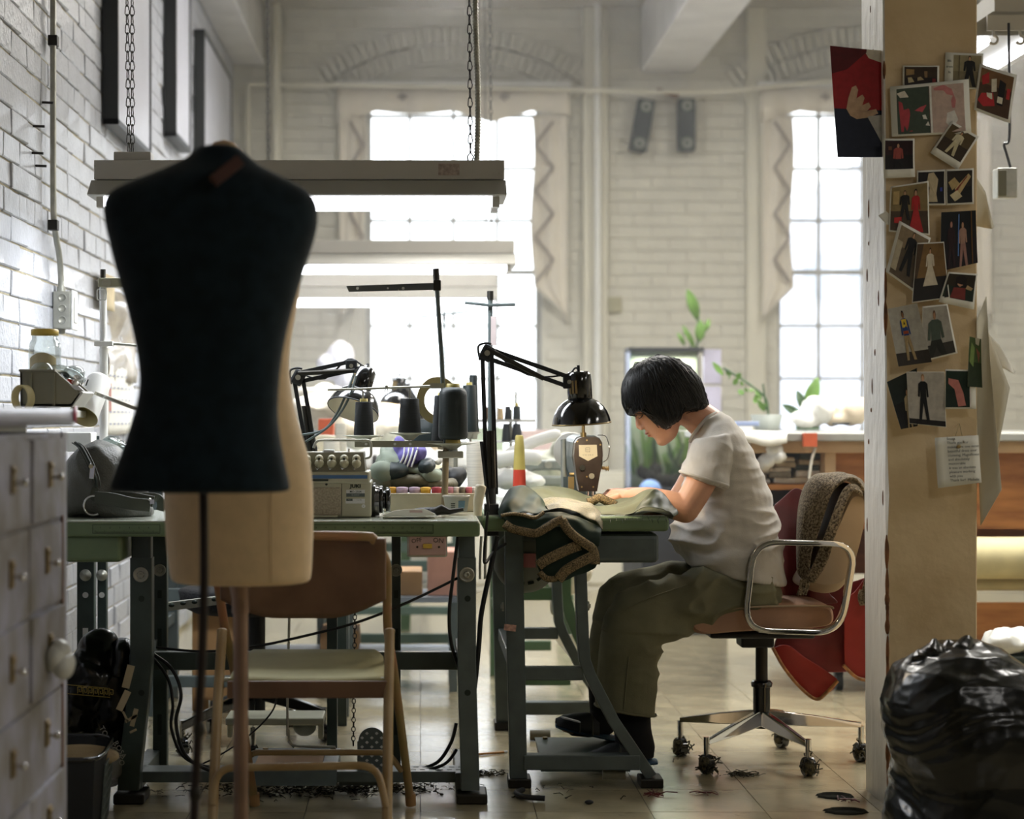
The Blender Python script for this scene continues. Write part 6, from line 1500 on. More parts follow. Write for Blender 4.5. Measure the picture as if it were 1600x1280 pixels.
tp = [(P(60,0,4.7).x,4.66),(P(148,0,4.66).x,4.66),(P(160,0,4.72).x,4.75),(P(176,0,4.98).x,4.98),(P(150,0,5.0).x,5.02),(P(60,0,5.02).x,5.02)]
cen = V((sum(a for a, b in tp)/6, sum(b for a, b in tp)/6))
def lvl(k, z): return [V((cen.x+(a-cen.x)*k, cen.y+(b-cen.y)*k, z)) for a, b in tp]
ht = .215
MB().loft([lvl(.78,.0), lvl(.97,ht-.01), lvl(1,ht), lvl(.95,ht), lvl(.76,.01)], caps=True, smooth=False).build('body', m_blackm, bk_, bevel=.002)
mb = MB(); q = lvl(1.0, ht)
mb.tube(round_path([p+V((0,0,.0)) for p in q], .03, closed=True), .006, n=8); mb.build('rim', m_black, bk_)
a0_, a1_ = lvl(.985, ht-.03)[2], lvl(.985, ht-.03)[3]; b0_, b1_ = lvl(.80,.02)[2], lvl(.80,.02)[3]; mb = MB()
for k in range(9):
    u = k/8; mb.beam(a0_.lerp(a1_,u)+V((.003,-.002,0)), b0_.lerp(b1_,u)+V((.003,-.002,0)), .004, .004)
for k in range(7):
    u = k/6; mb.beam(a0_.lerp(b0_,u)+V((.003,-.002,0)), a1_.lerp(b1_,u)+V((.003,-.002,0)), .004, .004)
mb.build('lattice', m_greyleg, bk_)
MB().ell((cen.x-.02, cen.y+.05, ht-.035), .11, .12, .025).build('paper_scrap_filling', M('crumpled_tan','b8a27c',.8,bump=1,bscale=30), bk_)
mb = MB()
for x in (124, 132): mb.pbox(x, x+5, 1193, 1206, 4.985, 4.99)
mb.build('teal_sticker', M('teal','2f8076',.4), bk_)
# floor litter
def litter(px, py, n, sp, label, mat=m_dust, r=.0009, ln=.03, name='lint_clump'):
    d_ = F*H/(py-CY); c = V((P(px,0,d_).x, d_, .002)); mb = MB()
    for k in range(n):
        p = c+V((random.gauss(0,sp), random.gauss(0,sp*.55), 0)); a_ = random.uniform(0,2*PI); L_ = random.uniform(.3,1)*ln
        q = p+V((math.cos(a_)*L_, math.sin(a_)*L_, random.uniform(0,.008))); mb.tube([p, (p+q)/2+V((random.uniform(-.006,.006),random.uniform(-.006,.006),random.uniform(0,.006))), q], r*random.uniform(.7,1.5), n=4)
        if k % 4 == 0 and mat is m_dust: mb.ell(p, random.uniform(.002,.007), random.uniform(.003,.01), .002, None, 6, 4)
    tag(mb.at(*c).build(name, mat), label, 'lint', kind='stuff')
litter(655, 1205, 160, .035, 'dark thread clump on the floor by the bench foot rail', ln=.03)
litter(755, 1210, 70, .03, 'dark lint and thread scraps right of the bench leg')
litter(450, 1232, 420, .15, 'dusty thread scraps along the floor under the bench rail', ln=.03)
litter(580, 1234, 300, .10, 'more dusty scraps under the bench rail', ln=.03)
litter(1160, 1212, 60, .02, 'trail of grey lint on the floor by the chair caster', ln=.05)
litter(820, 1240, 16, .12, 'few thread scraps between the two tables')
litter(1020, 1243, 12, .03, 'red thread scraps on the floor below the sewing table foot', mat=m_red, r=.0012, ln=.06, name='red_thread')
litter(1110, 1242, 8, .02, 'red thread scraps in the middle of the floor', mat=m_red, r=.001, ln=.05, name='red_thread')
litter(1322, 1253, 6, .02, 'red twig-like thread between the two dark floor patches', mat=m_red, r=.0018, ln=.06, name='red_thread')
litter(930, 1190, 30, .1, 'scraps under the woman\'s feet')
c = P(828,1252,5.23); dd = F*H/(1250-CY)
tag(MB().at(c.x, dd, 0).tube(smooth_path([V((P(x,0,dd).x, dd+o_, .008)) for x, o_ in ((806,.07),(812,.02),(828,.0),(848,-.02))], 5), [.006]*4+[.010]*4+[.011]*4+[.009]*4, n=6).build('zipper', m_blackm) if False else MB().at(c.x, dd, 0).tube(smooth_path([V((P(x,0,dd).x, dd+o_, .01)) for x, o_ in ((820,.09),(808,.05),(814,.0),(830,-.02),(850,-.03))], 4), .008, n=6).build('zipper', m_blackm), 'black curled zip lying on the floor between the tables', 'zip')
c = V((P(915,0,5.3).x, F*H/(1257-CY), .006)); tag(MB().at(*c).ell(c, .012, .008, .006).build('pebble', m_blackm), 'small black scrap on the floor below the sewing table', 'scrap')
dd = F*H/(1180-CY); a_ = V((P(735,0,dd).x, dd-.02, .004)); b_ = V((P(788,0,dd).x, dd+.03, .004))
t = thing('pencil', 'yellow-brown pencil lying on the floor between the tables', 'pencil', a_); MB().cyl(a_, b_, .0038, n=6).build('body', M('pencil_ochre','b9803a',.5), t); MB().cyl(b_, b_+(b_-a_).normalized()*.012, .004, n=8).build('eraser', m_label, t)
dd = F*H/(1158-CY); c = V((P(845,0,dd).x, dd, .018)); tag(MB().at(*c).cyl(c-V((.035,0,0)), c+V((.03,0,.0)), .017, n=14).build('thread_spool', m_olive), 'small brown spool lying on the floor below the green table', 'thread')
for i, (px, py) in enumerate(((1097,1168),)): pass
# ------------------------------------------------------------------ bin bag at right
bb = thing('bin_bag', 'full black bin bag standing against the post in the lower right corner', 'bag', (P(1500,0,4.75).x, 4.8, 0))
d = 4.78; mb = MB()
rows = [(1004,1455,1535,.05),(1020,1425,1570,.12),(1045,1402,1600,.17),(1080,1392,1640,.21),(1120,1384,1665,.23),(1150,1386,1670,.235),(1180,1396,1668,.225),(1205,1402,1660,.22),(1230,1400,1664,.225),(1260,1393,1668,.23),(1300,1390,1668,.22),(1322,1420,1640,.18)]
rings = [ring((P(xl,y,d)+P(xr,y,d))/2, ((P(xr,y,d)-P(xl,y,d)).length/2,0,0), (0,th,0), 48, 2.4) for y, xl, xr, th in rows]
mb.loft(rings)
for x, y, x2, y2, r_ in ((1455,1030,1461,998,.034),(1478,1030,1482,1003,.03),(1500,1030,1514,1000,.034),(1520,1032,1533,1008,.03),(1440,1035,1436,1015,.03)): mb.tube([P(x,y,d-.03), P((x+x2)/2,(y+y2)/2,d-.05), P(x2,y2,d-.02)], [r_, r_*.8, .008], n=10)
def bagd(c, n):
    q = noise.noise(V((c.x*3, c.y*3, c.z*24)))*.9 if c.z < .28 else 0
    rd = lambda p: 1-abs(noise.noise(p))*3.2
    w_ = V((noise.noise(c*3), 0, noise.noise(c*3+V((9,9,9)))))*.12
    e = c+w_
    r1 = rd(V((e.x*5+e.z*4, e.y*4, e.z*9-e.x*5))); r2 = rd(V((e.x*12-e.z*9, e.y*8, e.z*22+e.x*9))+V((3,1,7))); r3 = rd(V((e.x*26+e.z*10, e.y*20, e.z*40)))
    hz = rd(V((e.x*2.2, e.y*3, e.z*30))) if c.z < .34 else 0
    k_ = V((e.x*.8+e.z*.35, e.y, e.z*1.25-e.x*.3))
    return .036*facet(k_, 5.0, 1)+.013*facet(k_+V((0,0,.05*noise.noise(c*9))), 12, 5)+.0025*facet(k_, 30, 2)+.0025*hz-.026
organic(mb, 'bag', m_bag, bb, voxel=.0045, smooth=5, disp=bagd)
# ------------------------------------------------------------------ cutting counter on the right
ct = thing('cutting_table', 'long wooden cutting counter under the right window, papers on top', 'table', (2.2, 7.6, 0))
zt_ = .985
MB().box(P(1150,0,7.2).x, 3.9, 7.2, 8.6, zt_-.03, zt_).build('worktop', M('grey_counter','a7a7a0',.4), ct, bevel=.004)
MB().box(P(1155,0,7.2).x+.05, 3.9, 7.24, 8.55, zt_-.075, zt_-.03).build('rail', m_woodl, ct, bevel=.003)
xq = P(1294,0,7.3).x
MB().box(xq-.02, xq+.02, 7.26, 8.5, .12, zt_-.07).build('divider', m_woodl, ct)
MB().box(xq+.02, 3.9, 7.30, 7.32, .62, zt_-.075).build('front_panel', m_wood, ct); MB().box(xq+.02, 3.9, 7.30, 7.32, .12, .34).build('lower_panel', m_wood, ct, bevel=.002)
MB().box(xq, 3.9, 7.28, 8.5, .10, .12).build('shelf_board', m_wood, ct)
MB().box(P(1160,0,7.3).x, xq, 7.28, 8.5, .60, .62).build('shelf_board', m_wood, ct)
MB().box(P(1160,0,7.3).x, xq, 7.28, 8.5, .77, .79).build('shelf_board', m_wood, ct, bevel=.002)
MB().box(P(1150,0,7.3).x, P(1160,0,7.3).x+.01, 7.26, 8.5, .40, zt_-.07).build('end_panel', m_wood, ct)
MB().box(P(1160,0,7.3).x, 3.9, 7.9, 7.92, .4, zt_-.07).build('back_panel', m_wood, ct)
for x in (1310, 1560):
    p = V((P(x,0,7.35).x, 7.35, 0)); MB().cyl(p+V((-.012,0,.035)), p+V((.012,0,.035)), .035, n=18).obox(p+V((0,0,.08)), (.03,.04,.04)).build('caster', m_blackm, ct)
sheet_ = thing('pattern_paper', 'large white pattern paper hanging over the left corner of the cutting counter', 'paper', P(1200, 690, 7.2))
MB().grid([[P(1120+118*u+(v_>.55)*0, 0, 7.9-.72*min(1,v_/.6)) * 1 for u in [0]] for v_ in [0]]) if False else None
rws = []
for j in range(8):
    v_ = j/7
    if v_ < .6: dd = 7.9-.72*v_/.6; z_ = zt_+.004
    else: dd = 7.18-.01*(v_-.6); z_ = zt_+.004-(v_-.6)/.4*.045
    rws.append([V((P(1100+(135 if v_ < .6 else 128)*i/10, 0, 7.2).x, dd, z_ - (.01*math.sin(i) if v_ > .6 else 0))) for i in range(11)])
MB().grid(rws).build('sheet', m_paper, sheet_, solid=.002)
tag(MB().at(*P(1266,690,7.2)).pbox(1256, 1277, 677, 698, 7.17, 7.2).build('orange_tag', m_orange), 'orange card taped under the counter edge', 'card')
random.seed(3)
def stack(px, zsh, wpx, cols, lab, d=7.36):
    c = V((P(px,0,d).x, d, zsh)); t = thing('folded_stack', lab, 'fabric', c, 'folded cloths and papers on the counter shelves'); z = zsh+.001; w_ = wpx/(F/d)/2
    for k, h_ in enumerate(cols):
        th = random.uniform(.014, .026); ox = random.uniform(-.012, .012); a_ = random.uniform(-.03, .03)
        MB().obox((c.x+ox, d+.14, z+th/2), (2*w_, .3, th*.96), Matrix.Rotation(a_, 3, 'Z') @ Matrix.Rotation(random.uniform(-.04,.04), 3, 'Y')).build('folded_cloth', pc(h_), t, bevel=.006, seg=3); z += th
stack(1186, .79, 34, ('e2ded4','cfc8b8','e8e6e0','bdb6a4'), 'leftmost folded stack on the upper counter shelf')
stack(1222, .79, 34, ('dcd6c8','a7a394','e6e2d8','c9bda4','ded8cc'), 'folded white and grey cloths in the middle of the upper counter shelf')
stack(1262, .79, 38, ('d9cfb6','e9e5da','4a544c','b9ae96','3f4a44'), 'folded stack with dark green cloth on the upper counter shelf')
stack(1196, .62, 40, ('d6d0c4','8d8a66','cfcac0','e2ddd0'), 'folded stack with a mustard cloth on the lower counter shelf')
stack(1246, .62, 44, ('c9c3b6','ddd7ca','a98256','e5e1d6'), 'folded stack with brown paper on the lower counter shelf')
heap('white_bundle', 'crumpled white plastic and cloth spilling from the counter shelf behind the woman', [(1205,700,7.3,16,14,.08),(1196,722,7.28,12,14,.06),(1212,716,7.28,14,8,.06)], m_whitep, 'fabric', dmul=.02, vox=.01)
tag(MB().at(*P(1272,715,7.24)).tube(smooth_path([P(1274,700,7.24), P(1268,720,7.23), P(1264,748,7.23)],4), .006, n=6).build('string_loop', m_paper), 'pale twisted strip hanging in front of the counter shelves', 'strip')
# roll, white bag and green box beyond the post
c0 = P(1500,872,7.12); t = thing('paper_roll', 'thick cream paper roll lying on the counter shelf right of the post', 'roll', c0)
MB().cyl(c0, V((3.8,7.12,c0.z)), .078, n=32).build('roll', M('cream_roll','d6cb9c',.6), t); MB().cyl(V((c0.x,7.2,c0.z-.10)), V((3.8,7.2,c0.z-.10)), .028, n=20).build('lower_roll', M('cream_roll2','bdb088',.6), t)
heap('plastic_bag', 'white translucent plastic bag with trash beside the post', [(1580,1005,6.2,40,18,.12),(1560,1012,6.2,26,12,.1)], m_bagw, 'bag', dmul=.02, vox=.01)
t = thing('green_crate', 'dark green crate under the white plastic bag right of the post', 'crate', P(1590,1090,6.15)-V((0,0,P(1590,1090,6.15).z)))
MB().box(P(1536,0,6.15).x, P(1680,0,6.15).x, 6.1, 6.4, 0, P(0,1026,6.1).z).build('body', m_greend, t, bevel=.006)
for k in range(4): MB().pbox(1566+k*9, 1572+k*9, 1036, 1042, 6.095, 6.1).build('vent_slot', m_ink, t)
# things on the counter
heap('plastic_bag', 'white plastic bag mound on the counter in front of the right window', [(1277,640,7.9,22,20,.12),(1260,655,7.9,20,10,.1)], m_whitep, 'bag', dmul=.02, vox=.012)
heap('cloth_bundle', 'cream and peach cloth mound on the counter beside the post', [(1330,640,7.9,26,20,.12),(1315,655,7.9,26,8,.1)], M('cream_peach','e2d3bc',.8,var=.1), 'fabric', dmul=.02, vox=.012)
tag(MB().at(*P(1320,664,7.5)).pbox(1309,1328,661,664,7.5,7.6).build('black_remote', m_blackm, bevel=.002), 'small black bar lying on the counter', 'tool')
for k,(x,yy) in enumerate(((1155,655),(1165,661))):
    tag(MB().at(*P(x,660,8.1)).box(P(x-20,0,8.1).x, P(x+15,0,8.1).x, 8.0, 8.2, zt_+.001+.022*k, zt_+.02+.022*k).build('book', [m_whitep, M('blue_book','8f9dc0',.5)][k], bevel=.003), ['white book lying flat on the left end of the counter','pale blue book on top of the white book'][k], 'book', 'books on the counter')
# ------------------------------------------------------------------ plants
def leaf(a_, b_, wd, bend=.0):
    a_, b_ = V(a_), V(b_); dd = (b_-a_); n_ = dd.normalized(); s_ = n_.cross(V((.2,1,0))).normalized(); rows = []
    for k in range(9):
        u = k/8; w_ = wd*math.sin(PI*min(1, u*.93+.05))**.8; c = a_+dd*u+V((0, -bend*math.sin(u*PI), 0))
        rows.append([c-s_*w_, c-s_*w_*.5+V((0,.25*w_,0)), c+V((0,.4*w_,0)), c+s_*w_*.5+V((0,.25*w_,0)), c+s_*w_])
    return MB().grid(rows)
pl = thing('potted_plant', 'blurred broad-leaved plant in a pot on the counter by the right window', 'plant', P(1262, 672, 8.4))
zc = .99
c = V((P(1262,0,8.4).x, 8.4, zc)); MB().lathe(c, ((0,.05),(.09,.065),(.09,.055),(.02,.045),(.02,0)), n=20).build('pot', m_greent, pl)
for a_, b_, w_ in (((1258,640),(1278,590),.03),((1258,645),(1245,610),.02),((1252,650),(1222,632),.018),((1265,650),(1285,620),.02)): leaf(P(*a_,8.4), P(*b_,8.4), w_, .02).build('leaf', m_leaf if w_ > .025 else m_leafd, pl, solid=.001)
for a_ in ((1258,672),): MB().tube([P(1258,672,8.4), P(1258,640,8.4)], .006, n=6).build('stem', m_leafd, pl)
pl2 = thing('potted_plant', 'tall slender plant with upright leaves standing on the fish tank', 'plant', P(1082, 548, 9.9))
for a_, b_, w_ in (((1090,500),(1074,452),.028),((1092,535),(1094,500),.026),((1086,545),(1066,508),.014),((1100,520),(1108,498),.014),((1070,540),(1058,520),.012)): leaf(P(*a_,9.9), P(*b_,9.9), w_, .02).build('leaf', m_leaf, pl2, solid=.001)
MB().tube([P(1088,550,9.9), P(1092,520,9.9), P(1090,498,9.9)], .006, n=6).tube([P(1078,550,9.9), P(1080,530,9.9), P(1067,520,9.9)], .004, n=6).build('stem', m_leafd, pl2)
pl3 = thing('potted_plant', 'thin arching branch plant between the fish tank and right window', 'plant', P(1195, 672, 8.3))
MB().tube(smooth_path([P(1200,665,8.3), P(1197,625,8.3), P(1170,600,8.3), P(1130,575,8.3)],5), .005, n=6).tube([P(1197,640,8.3), P(1192,600,8.3)], .004, n=6).build('stem', m_leafd, pl3)
for k in range(14):
    u = k/13; p = P(1200-u*70, 640-u*60+8*math.sin(k*2), 8.3); q = p+V((random.uniform(-.05,.05), random.uniform(-.04,.04), random.uniform(-.03,.06))); leaf(p, q, .012).build('leaf', m_leaf, pl3, solid=.001)
MB().lathe(V((P(1198,0,8.3).x,8.3,.986)), ((0,.05),(.07,.07),(.07,0)), n=18).build('pot', m_sensor, pl3)
# fish tank
ft = thing('fish_tank', 'tall green planted fish tank behind the woman', 'fish tank', P(1050, 770, 9.9))
lamp_light('tank_fill_light', 'AREA', P(1041, 556, 10.0), 2.2, (1,1,.95), ft, size=.34, size_y=.12)  # light added at the top to brighten the dark tank interior
dA, dB = 9.9, 10.1; aX, bX = P(985,0,dA).x, P(1097,0,dA).x; zT, zB = P(0,549,dA).z, P(0,762,dA).z
mb = MB()
for x in (aX, bX):
    for y in (dB,): mb.box(x-.008, x+.008, y-.008, y+.008, zB, zT)
mb.box(aX-.01, bX+.01, dA-.01, dB+.01, zT-.0, zT+.02).box(aX-.01, bX+.01, dA-.01, dB+.01, zB-.04, zB); mb.build('frame', m_blackm, ft, bevel=.002)
MB().box(aX, bX, dB-.01, dB, zB, zT).build('back_panel', M('algae_green', 'c3cdb0', .6, var=.3, scale=7, col2='93a87c'), ft)
MB().box(aX, bX, dA, dB, zT+.001, zT+.02).build('hood', m_blackm, ft)
MB().box(aX+.01, bX-.01, dA+.0, dA+.004, zB, zT).build('front_glass', m_glass, ft)
MB().box(aX-.004, aX, dA, dB, zB, zT).build('side_glass', M('blue_glass','9fb0d8',.2), ft)
mb = MB()
for k in range(16): mb.ell((random.uniform(aX+.04,bX-.04), random.uniform(dA+.05,dB-.05), zB+random.uniform(.0,.10)), random.uniform(.03,.06), .04, .04)
tag(mb.build('rocks', M('dark_rock','3a3a30',.9,var=.3), ft), kind='stuff')
for k in range(20):
    x = random.uniform(aX+.03,bX-.03); y = random.uniform(dA+.05,dB-.05); h_ = random.uniform(.10,.4)
    leaf((x,y,zB+.06), (x+random.uniform(-.1,.1),y,zB+.06+h_), .014, .02).build('water_plant', m_leaf if k % 3 else m_leafd, ft)
tag(MB().at(*P(1112,600,9.9)).pbox(1099, 1127, 546, 600, 9.92, 9.95).pbox(1101,1127,604,650,9.92,9.95).build('lilac_board', M('lilac_board','c4c1d6',.5), bevel=.004), 'pale lilac two-part board standing right of the fish tank', 'board')
sd_ = thing('tank_stand', 'dark stand carrying the fish tank', 'stand', (0.5*(aX+bX), 9.8, 0)); MB().box(aX-.02, bX+.02, 9.2, dB, 0, zB-.04).build('cabinet', m_blackm, sd_, bevel=.004)
tag(MB().at(*P(1016,745,9.3)).ell(V((P(1016,0,9.3).x, 9.3, zB+.012)), .055, .055, .05).build('blue_cap', M('blue_cap','7f9ed0',.7)), 'pale blue cap in front of the dark lower end of the fish tank', 'cap')
# white garment bag under the counter behind the knee
heap('plastic_bag', 'white bag with something orange hanging behind the sewing table', [(880,905,6.9,24,30,.1),(905,890,6.9,22,18,.1),(872,935,6.9,10,30,.08)], M('milky_bag','cfcdbf',.6), 'bag', dmul=.015, vox=.012)
# curtain-like wall panel behind the legs: low white cupboard
wc_ = thing('low_cupboard', 'long low white cupboard along the back wall', 'cupboard', (1.3, 11.7, 0))
MB().box(.05, 3.6, 11.45, 11.9, 0, .72).build('body', m_cream, wc_, bevel=.005)
for k in range(6): MB().box(.08+k*.58, .08+k*.58+.55, 11.435, 11.45, .05, .68).build('door', m_cream, wc_, bevel=.004)
# kraft boxes and pink bag seen under the long bench
for k,(x0_,x1_,y0_,y1_,dd,mt_,lab) in enumerate(((610,660,893,931,7.36,m_kraft,'brown cardboard box under the far bench'),(668,714,862,931,7.36,M('salmon','d09a86',.7),'salmon coloured bag under the far bench'),(300,380,925,1112,6.8,m_kraft,'tall brown box behind the beige dress form pole'),(500,560,985,1018,7.4,m_kraft,'flat brown box under the far bench left of the chain'))):
    z0_ = P(0,y1_,dd).z
    tag(MB().at(*P(x0_,y1_,dd)).pbox(x0_, x1_, y0_, y1_, dd, dd+.25).build('cardboard_box', mt_, bevel=.004), lab, 'box')
sb = thing('low_shelf', 'low grey-blue shelf rack under the far benches', 'shelf', (-.25, 7.5, 0))
for z in (.12, .34): MB().box(-.85, .14, 7.3, 7.65, z, z+.02).build('shelf_board', M('bluegrey','8e97a3',.4) if z < .2 else bpy.data.materials['bluegrey'], sb)
for x in (-.85,.11): [MB().box(x, x+.03, y_, y_+.03, 0, .36).build('upright', m_greyleg, sb) for y_ in (7.3, 7.62)]
# ------------------------------------------------------------------ the woman
wm = thing('person', 'woman with a black bob and grey T-shirt bent over the sewing machine', 'person', V((P(1150,0,5.78).x, 5.78, 0)))
YM = 5.78
def sect(fr, bk, hw, y=YM, n=28, p=2.2, dy=0):
    a_ = P(fr[0], fr[1], y); b_ = P(bk[0], bk[1], y); c = (a_+b_)/2 + V((0,dy,0))
    return ring(c, (a_-b_)/2, (0, hw, 0), n, p)
HC = P(1029, 627, YM); hf = V((-.79,0,-.61)); hu = V((-.61,0,.79)); hs = V((0,1,0))
hf.normalize(); hu.normalize()
HR = Matrix((hf, hs, hu)).transposed()
def HP(f, s, u): return HC + hf*f + hs*s + hu*u
body = MB()
lv = [(-.117,.068,.030,.020),(-.112,.076,.015,.031),(-.100,.081,-.0,.042),(-.085,.079,-.018,.049),(-.068,.081,-.035,.054),(-.052,.083,-.048,.058),(-.035,.083,-.065,.062),(-.015,.080,-.08,.067),(.002,.079,-.09,.070),(.02,.081,-.098,.073),(.045,.078,-.10,.072),(.07,.064,-.095,.066),(.09,.048,-.08,.055),(.104,.02,-.05,.036),(.110,.0,-.03,.02)]
body.loft([ring(HP((a+b)/2, 0, u), hf*((a-b)/2), hs*w_, 32, 2.15) for u, a, b, w_ in lv])
body.tube([HP(.077,0,.010), HP(.084,0,-.006), HP(.093,0,-.023), HP(.090,0,-.032)], [.006,.0072,.0098,.009], n=12)
for s_ in (-1, 1):
    body.ell(HP(.090,s_*.009,-.033), .008, .007, .0065, HR)
    body.ell(HP(.070,s_*.031,.001), .011, .014, .009, HR)
body.ell(HP(.083,0,-.0535), .0085,.020,.0062, HR); body.ell(HP(.081,0,-.066), .0085,.017,.0068, HR); body.ell(HP(.070,0,-.100), .012,.02,.013, HR)
for s_ in (-1, 1): body.ell(HP(-.012, s_*.072, -.012), .016, .007, .028, HR)
# neck and trunk
body.tube([P(1062,632,YM), P(1084,646,YM), P(1104,662,YM), P(1118,680,YM)], [.046,.050,.055,.07], n=20)
body.loft([ring(P(x, y, YM), V((.049*q*.75, 0, -.049*q*.66)), (0,.050*q,0), 24) for x, y, q in ((1046,648,1.0),(1062,655,1.0),(1082,665,1.0),(1100,676,1.12),(1118,690,1.4))])
tsec = [((1084,886),(1224,912),.182),((1061,860),(1220,885),.180),((1057,835),(1214,850),.162),((1061,805),(1207,815),.155),((1068,770),(1198,775),.155),((1076,740),(1186,738),.162),((1080,712),(1171,704),.175),((1083,690),(1154,674),.162),((1090,674),(1138,654),.115),((1092,664),(1124,645),.074)]
def shrink(a, b, k): m = ((a[0]+b[0])/2, (a[1]+b[1])/2); return ((m[0]+(a[0]-m[0])*k, m[1]+(a[1]-m[1])*k), (m[0]+(b[0]-m[0])*k, m[1]+(b[1]-m[1])*k))
body.loft([sect(*shrink(a, b, .82), w_*.86) for a, b, w_ in [((1100,905),(1214,940),.16)]+tsec[:9]])
def limb(mb, pts, r, fl=1): mb.tube(smooth_path(pts, 4), [q for q in lerp_r(r, 4)], n=18)
def lerp_r(r, k):
    out = []
    for a, b in zip(r[:-1], r[1:]): out += [a+(b-a)*i/k for i in range(k)]
    return out+[r[-1]]
sh_n, el_n, wr_n = P(1112,712,5.65), P(1071,796,5.56), P(985,777,5.66)
limb(body, [sh_n, P(1098,748,5.595), el_n], [.042,.045,.040]); body.ell(el_n, .040)
limb(body, [el_n, P(1042,787,5.575), P(1010,778,5.62), wr_n], [.040,.040,.032,.024])
sh_f, el_f, wr_f = P(1112,698,5.93), P(1055,785,5.98), P(978,774,5.90)
limb(body, [sh_f, P(1085,745,5.97), el_f, P(1015,778,5.95), wr_f], [.042,.042,.038,.032,.024])
def hand(mb, wr, dirv, up, side, thumb_s, sc=1.0, curl=.5):
    dirv = dirv.normalized(); up = (up-dirv*up.dot(dirv)).normalized(); lat = dirv.cross(up)*side
    R = Matrix((dirv, lat, up)).transposed()
    mb.tube([wr, wr+dirv*.035*sc, wr+dirv*.075*sc], [.023*sc,.026*sc,.024*sc], n=14)
    mb.ell(wr+dirv*.05*sc, .046*sc, .039*sc, .017*sc, R)
    for k, (o, L) in enumerate(((-.029,.060),(-.010,.072),(.010,.068),(.028,.054))):
        b = wr+dirv*(.078 if k in (1,2) else .072)*sc+lat*o*sc; pts = [b-dirv*.02*sc, b]; d_ = dirv.copy(); ang = -.15
        for q, fr in enumerate((.42,.32,.26)):
            ang -= curl*(.5+.25*q); d_ = dirv*math.cos(ang)+up*math.sin(ang)+lat*o*1.5; d_.normalize(); pts.append(pts[-1]+d_*L*fr*sc)
        mb.tube(pts, [.0095*sc,.0088*sc,.0082*sc,.0076*sc,.0062*sc], n=10); mb.ell(pts[-1], .0066*sc)
    b = wr+dirv*.025*sc-lat*.026*sc*1
    pts = [b, b+(dirv*.6-lat*.75-up*.2).normalized()*.034*sc]; pts.append(pts[-1]+(dirv*.9-lat*.25-up*.3).normalized()*.028*sc); pts.append(pts[-1]+(dirv-up*.3).normalized()*.020*sc)
    mb.tube(pts, [.0135*sc,.011*sc,.0095*sc,.007*sc], n=10); mb.ell(pts[-1], .0072*sc)
hand(body, wr_n, P(935,776,5.74)-wr_n, V((0,0,1)), 1, 1, .93, .32)
hand(body, wr_f, P(935,776,5.84)-wr_f, V((0,0,1)), -1, 1, .93, .34)
# legs (inside the trousers) and feet
nl = [(1180,922,5.70,.075),(1110,930,5.69,.075),(1034,953,5.67,.068),(990,972,5.66,.058),(985,1030,5.66,.052),(985,1090,5.67,.046),(991,1150,5.68,.036),(995,1172,5.68,.035)]
flg = [(1180,918,5.86,.075),(1110,915,5.88,.072),(1034,925,5.90,.064),(972,940,5.91,.055),(962,1000,5.91,.05),(950,1060,5.90,.045),(946,1108,5.88,.036),(944,1128,5.87,.034)]
for L in (nl, flg): body.tube(smooth_path([P(x,y,d) for x,y,d,r in L],3), lerp_r([r for *_, r in L],3), n=18)
body.tube([P(1000,1178,5.68), P(970,1178,5.68), P(935,1186,5.66), P(918,1190,5.65)], [.034,.034,.027,.018], n=14)
body.tube([P(950,1130,5.87), P(925,1132,5.84), P(895,1134,5.80), P(880,1134,5.78)], [.034,.034,.027,.018], n=14)
organic(body, 'body', m_skin, wm, voxel=.0036, smooth=2)
# face details
mb = MB()
for s_ in (-1, 1): mb.tube([HP(.0785,s_*.020,.0005), HP(.0800,s_*.030,-.0035), HP(.074,s_*.042,-.0035), HP(.066,s_*.049,.0)], .0016, n=6)
mb.build('eyelashes', m_hair, wm)
mb = MB()
for s_ in (-1, 1): mb.tube([HP(.086,s_*.016,.020), HP(.084,s_*.032,.025), HP(.072,s_*.047,.021)], [.002,.0026,.0012], n=6)
mb.build('eyebrows', m_hair, wm)
MB().ell(HP(.0855,0,-.0545), .0072,.0175,.0040, HR).ell(HP(.0835,0,-.0645), .0072,.0155,.0045, HR).build('lips', m_lip, wm)
# hair: one bob-shaped mass with strands
hp_ = [(973,612),(975,597),(983,582),(996,570),(1013,561),(1032,557),(1056,563),(1078,576),(1092,593),(1098,612),(1105,634),(1093,641),(1080,642),(1066,640),(1059,654),(1047,665),(1036,672),(1022,663),(1008,650),(998,640),(990,640),(983,650),(975,634)]
hm = MB(); cpt = V((1035, 605)); rings = []
for s_, k in ((-.098,.45),(-.092,.70),(-.08,.87),(-.06,.96),(-.03,1.0),(.03,1.0),(.06,.96),(.08,.87),(.092,.70),(.098,.45)):
    rings.append([P(cpt.x+(x-cpt.x)*(k if y < 640 else (k*.55+.45)), cpt.y+(y-cpt.y)*(k if y < 640 else (k*.3+.7)), YM)+V((0,s_,0)) for x, y in hp_])
hm.loft(rings)
def hd_(c, n):
    q = c-HC; a_ = math.atan2(q.dot(hu), q.dot(hf)); r_ = V((q.dot(hf), q.dot(hs), 0)).length
    return .0015*noise.noise(V((a_*14+q.dot(hs)*60, q.dot(hs)*90, q.dot(hu)*6)))
organic(hm, 'hair', m_hair, wm, voxel=.0032, smooth=5, disp=hd_)
from mathutils.bvhtree import BVHTree
hob = bpy.data.objects['hair']; off = wm.location
bvh = BVHTree.FromPolygons([v.co+off for v in hob.data.vertices], [tuple(p.vertices) for p in hob.data.polygons])
mb = MB(); random.seed(11); K0 = HP(-.045, 0, .125)
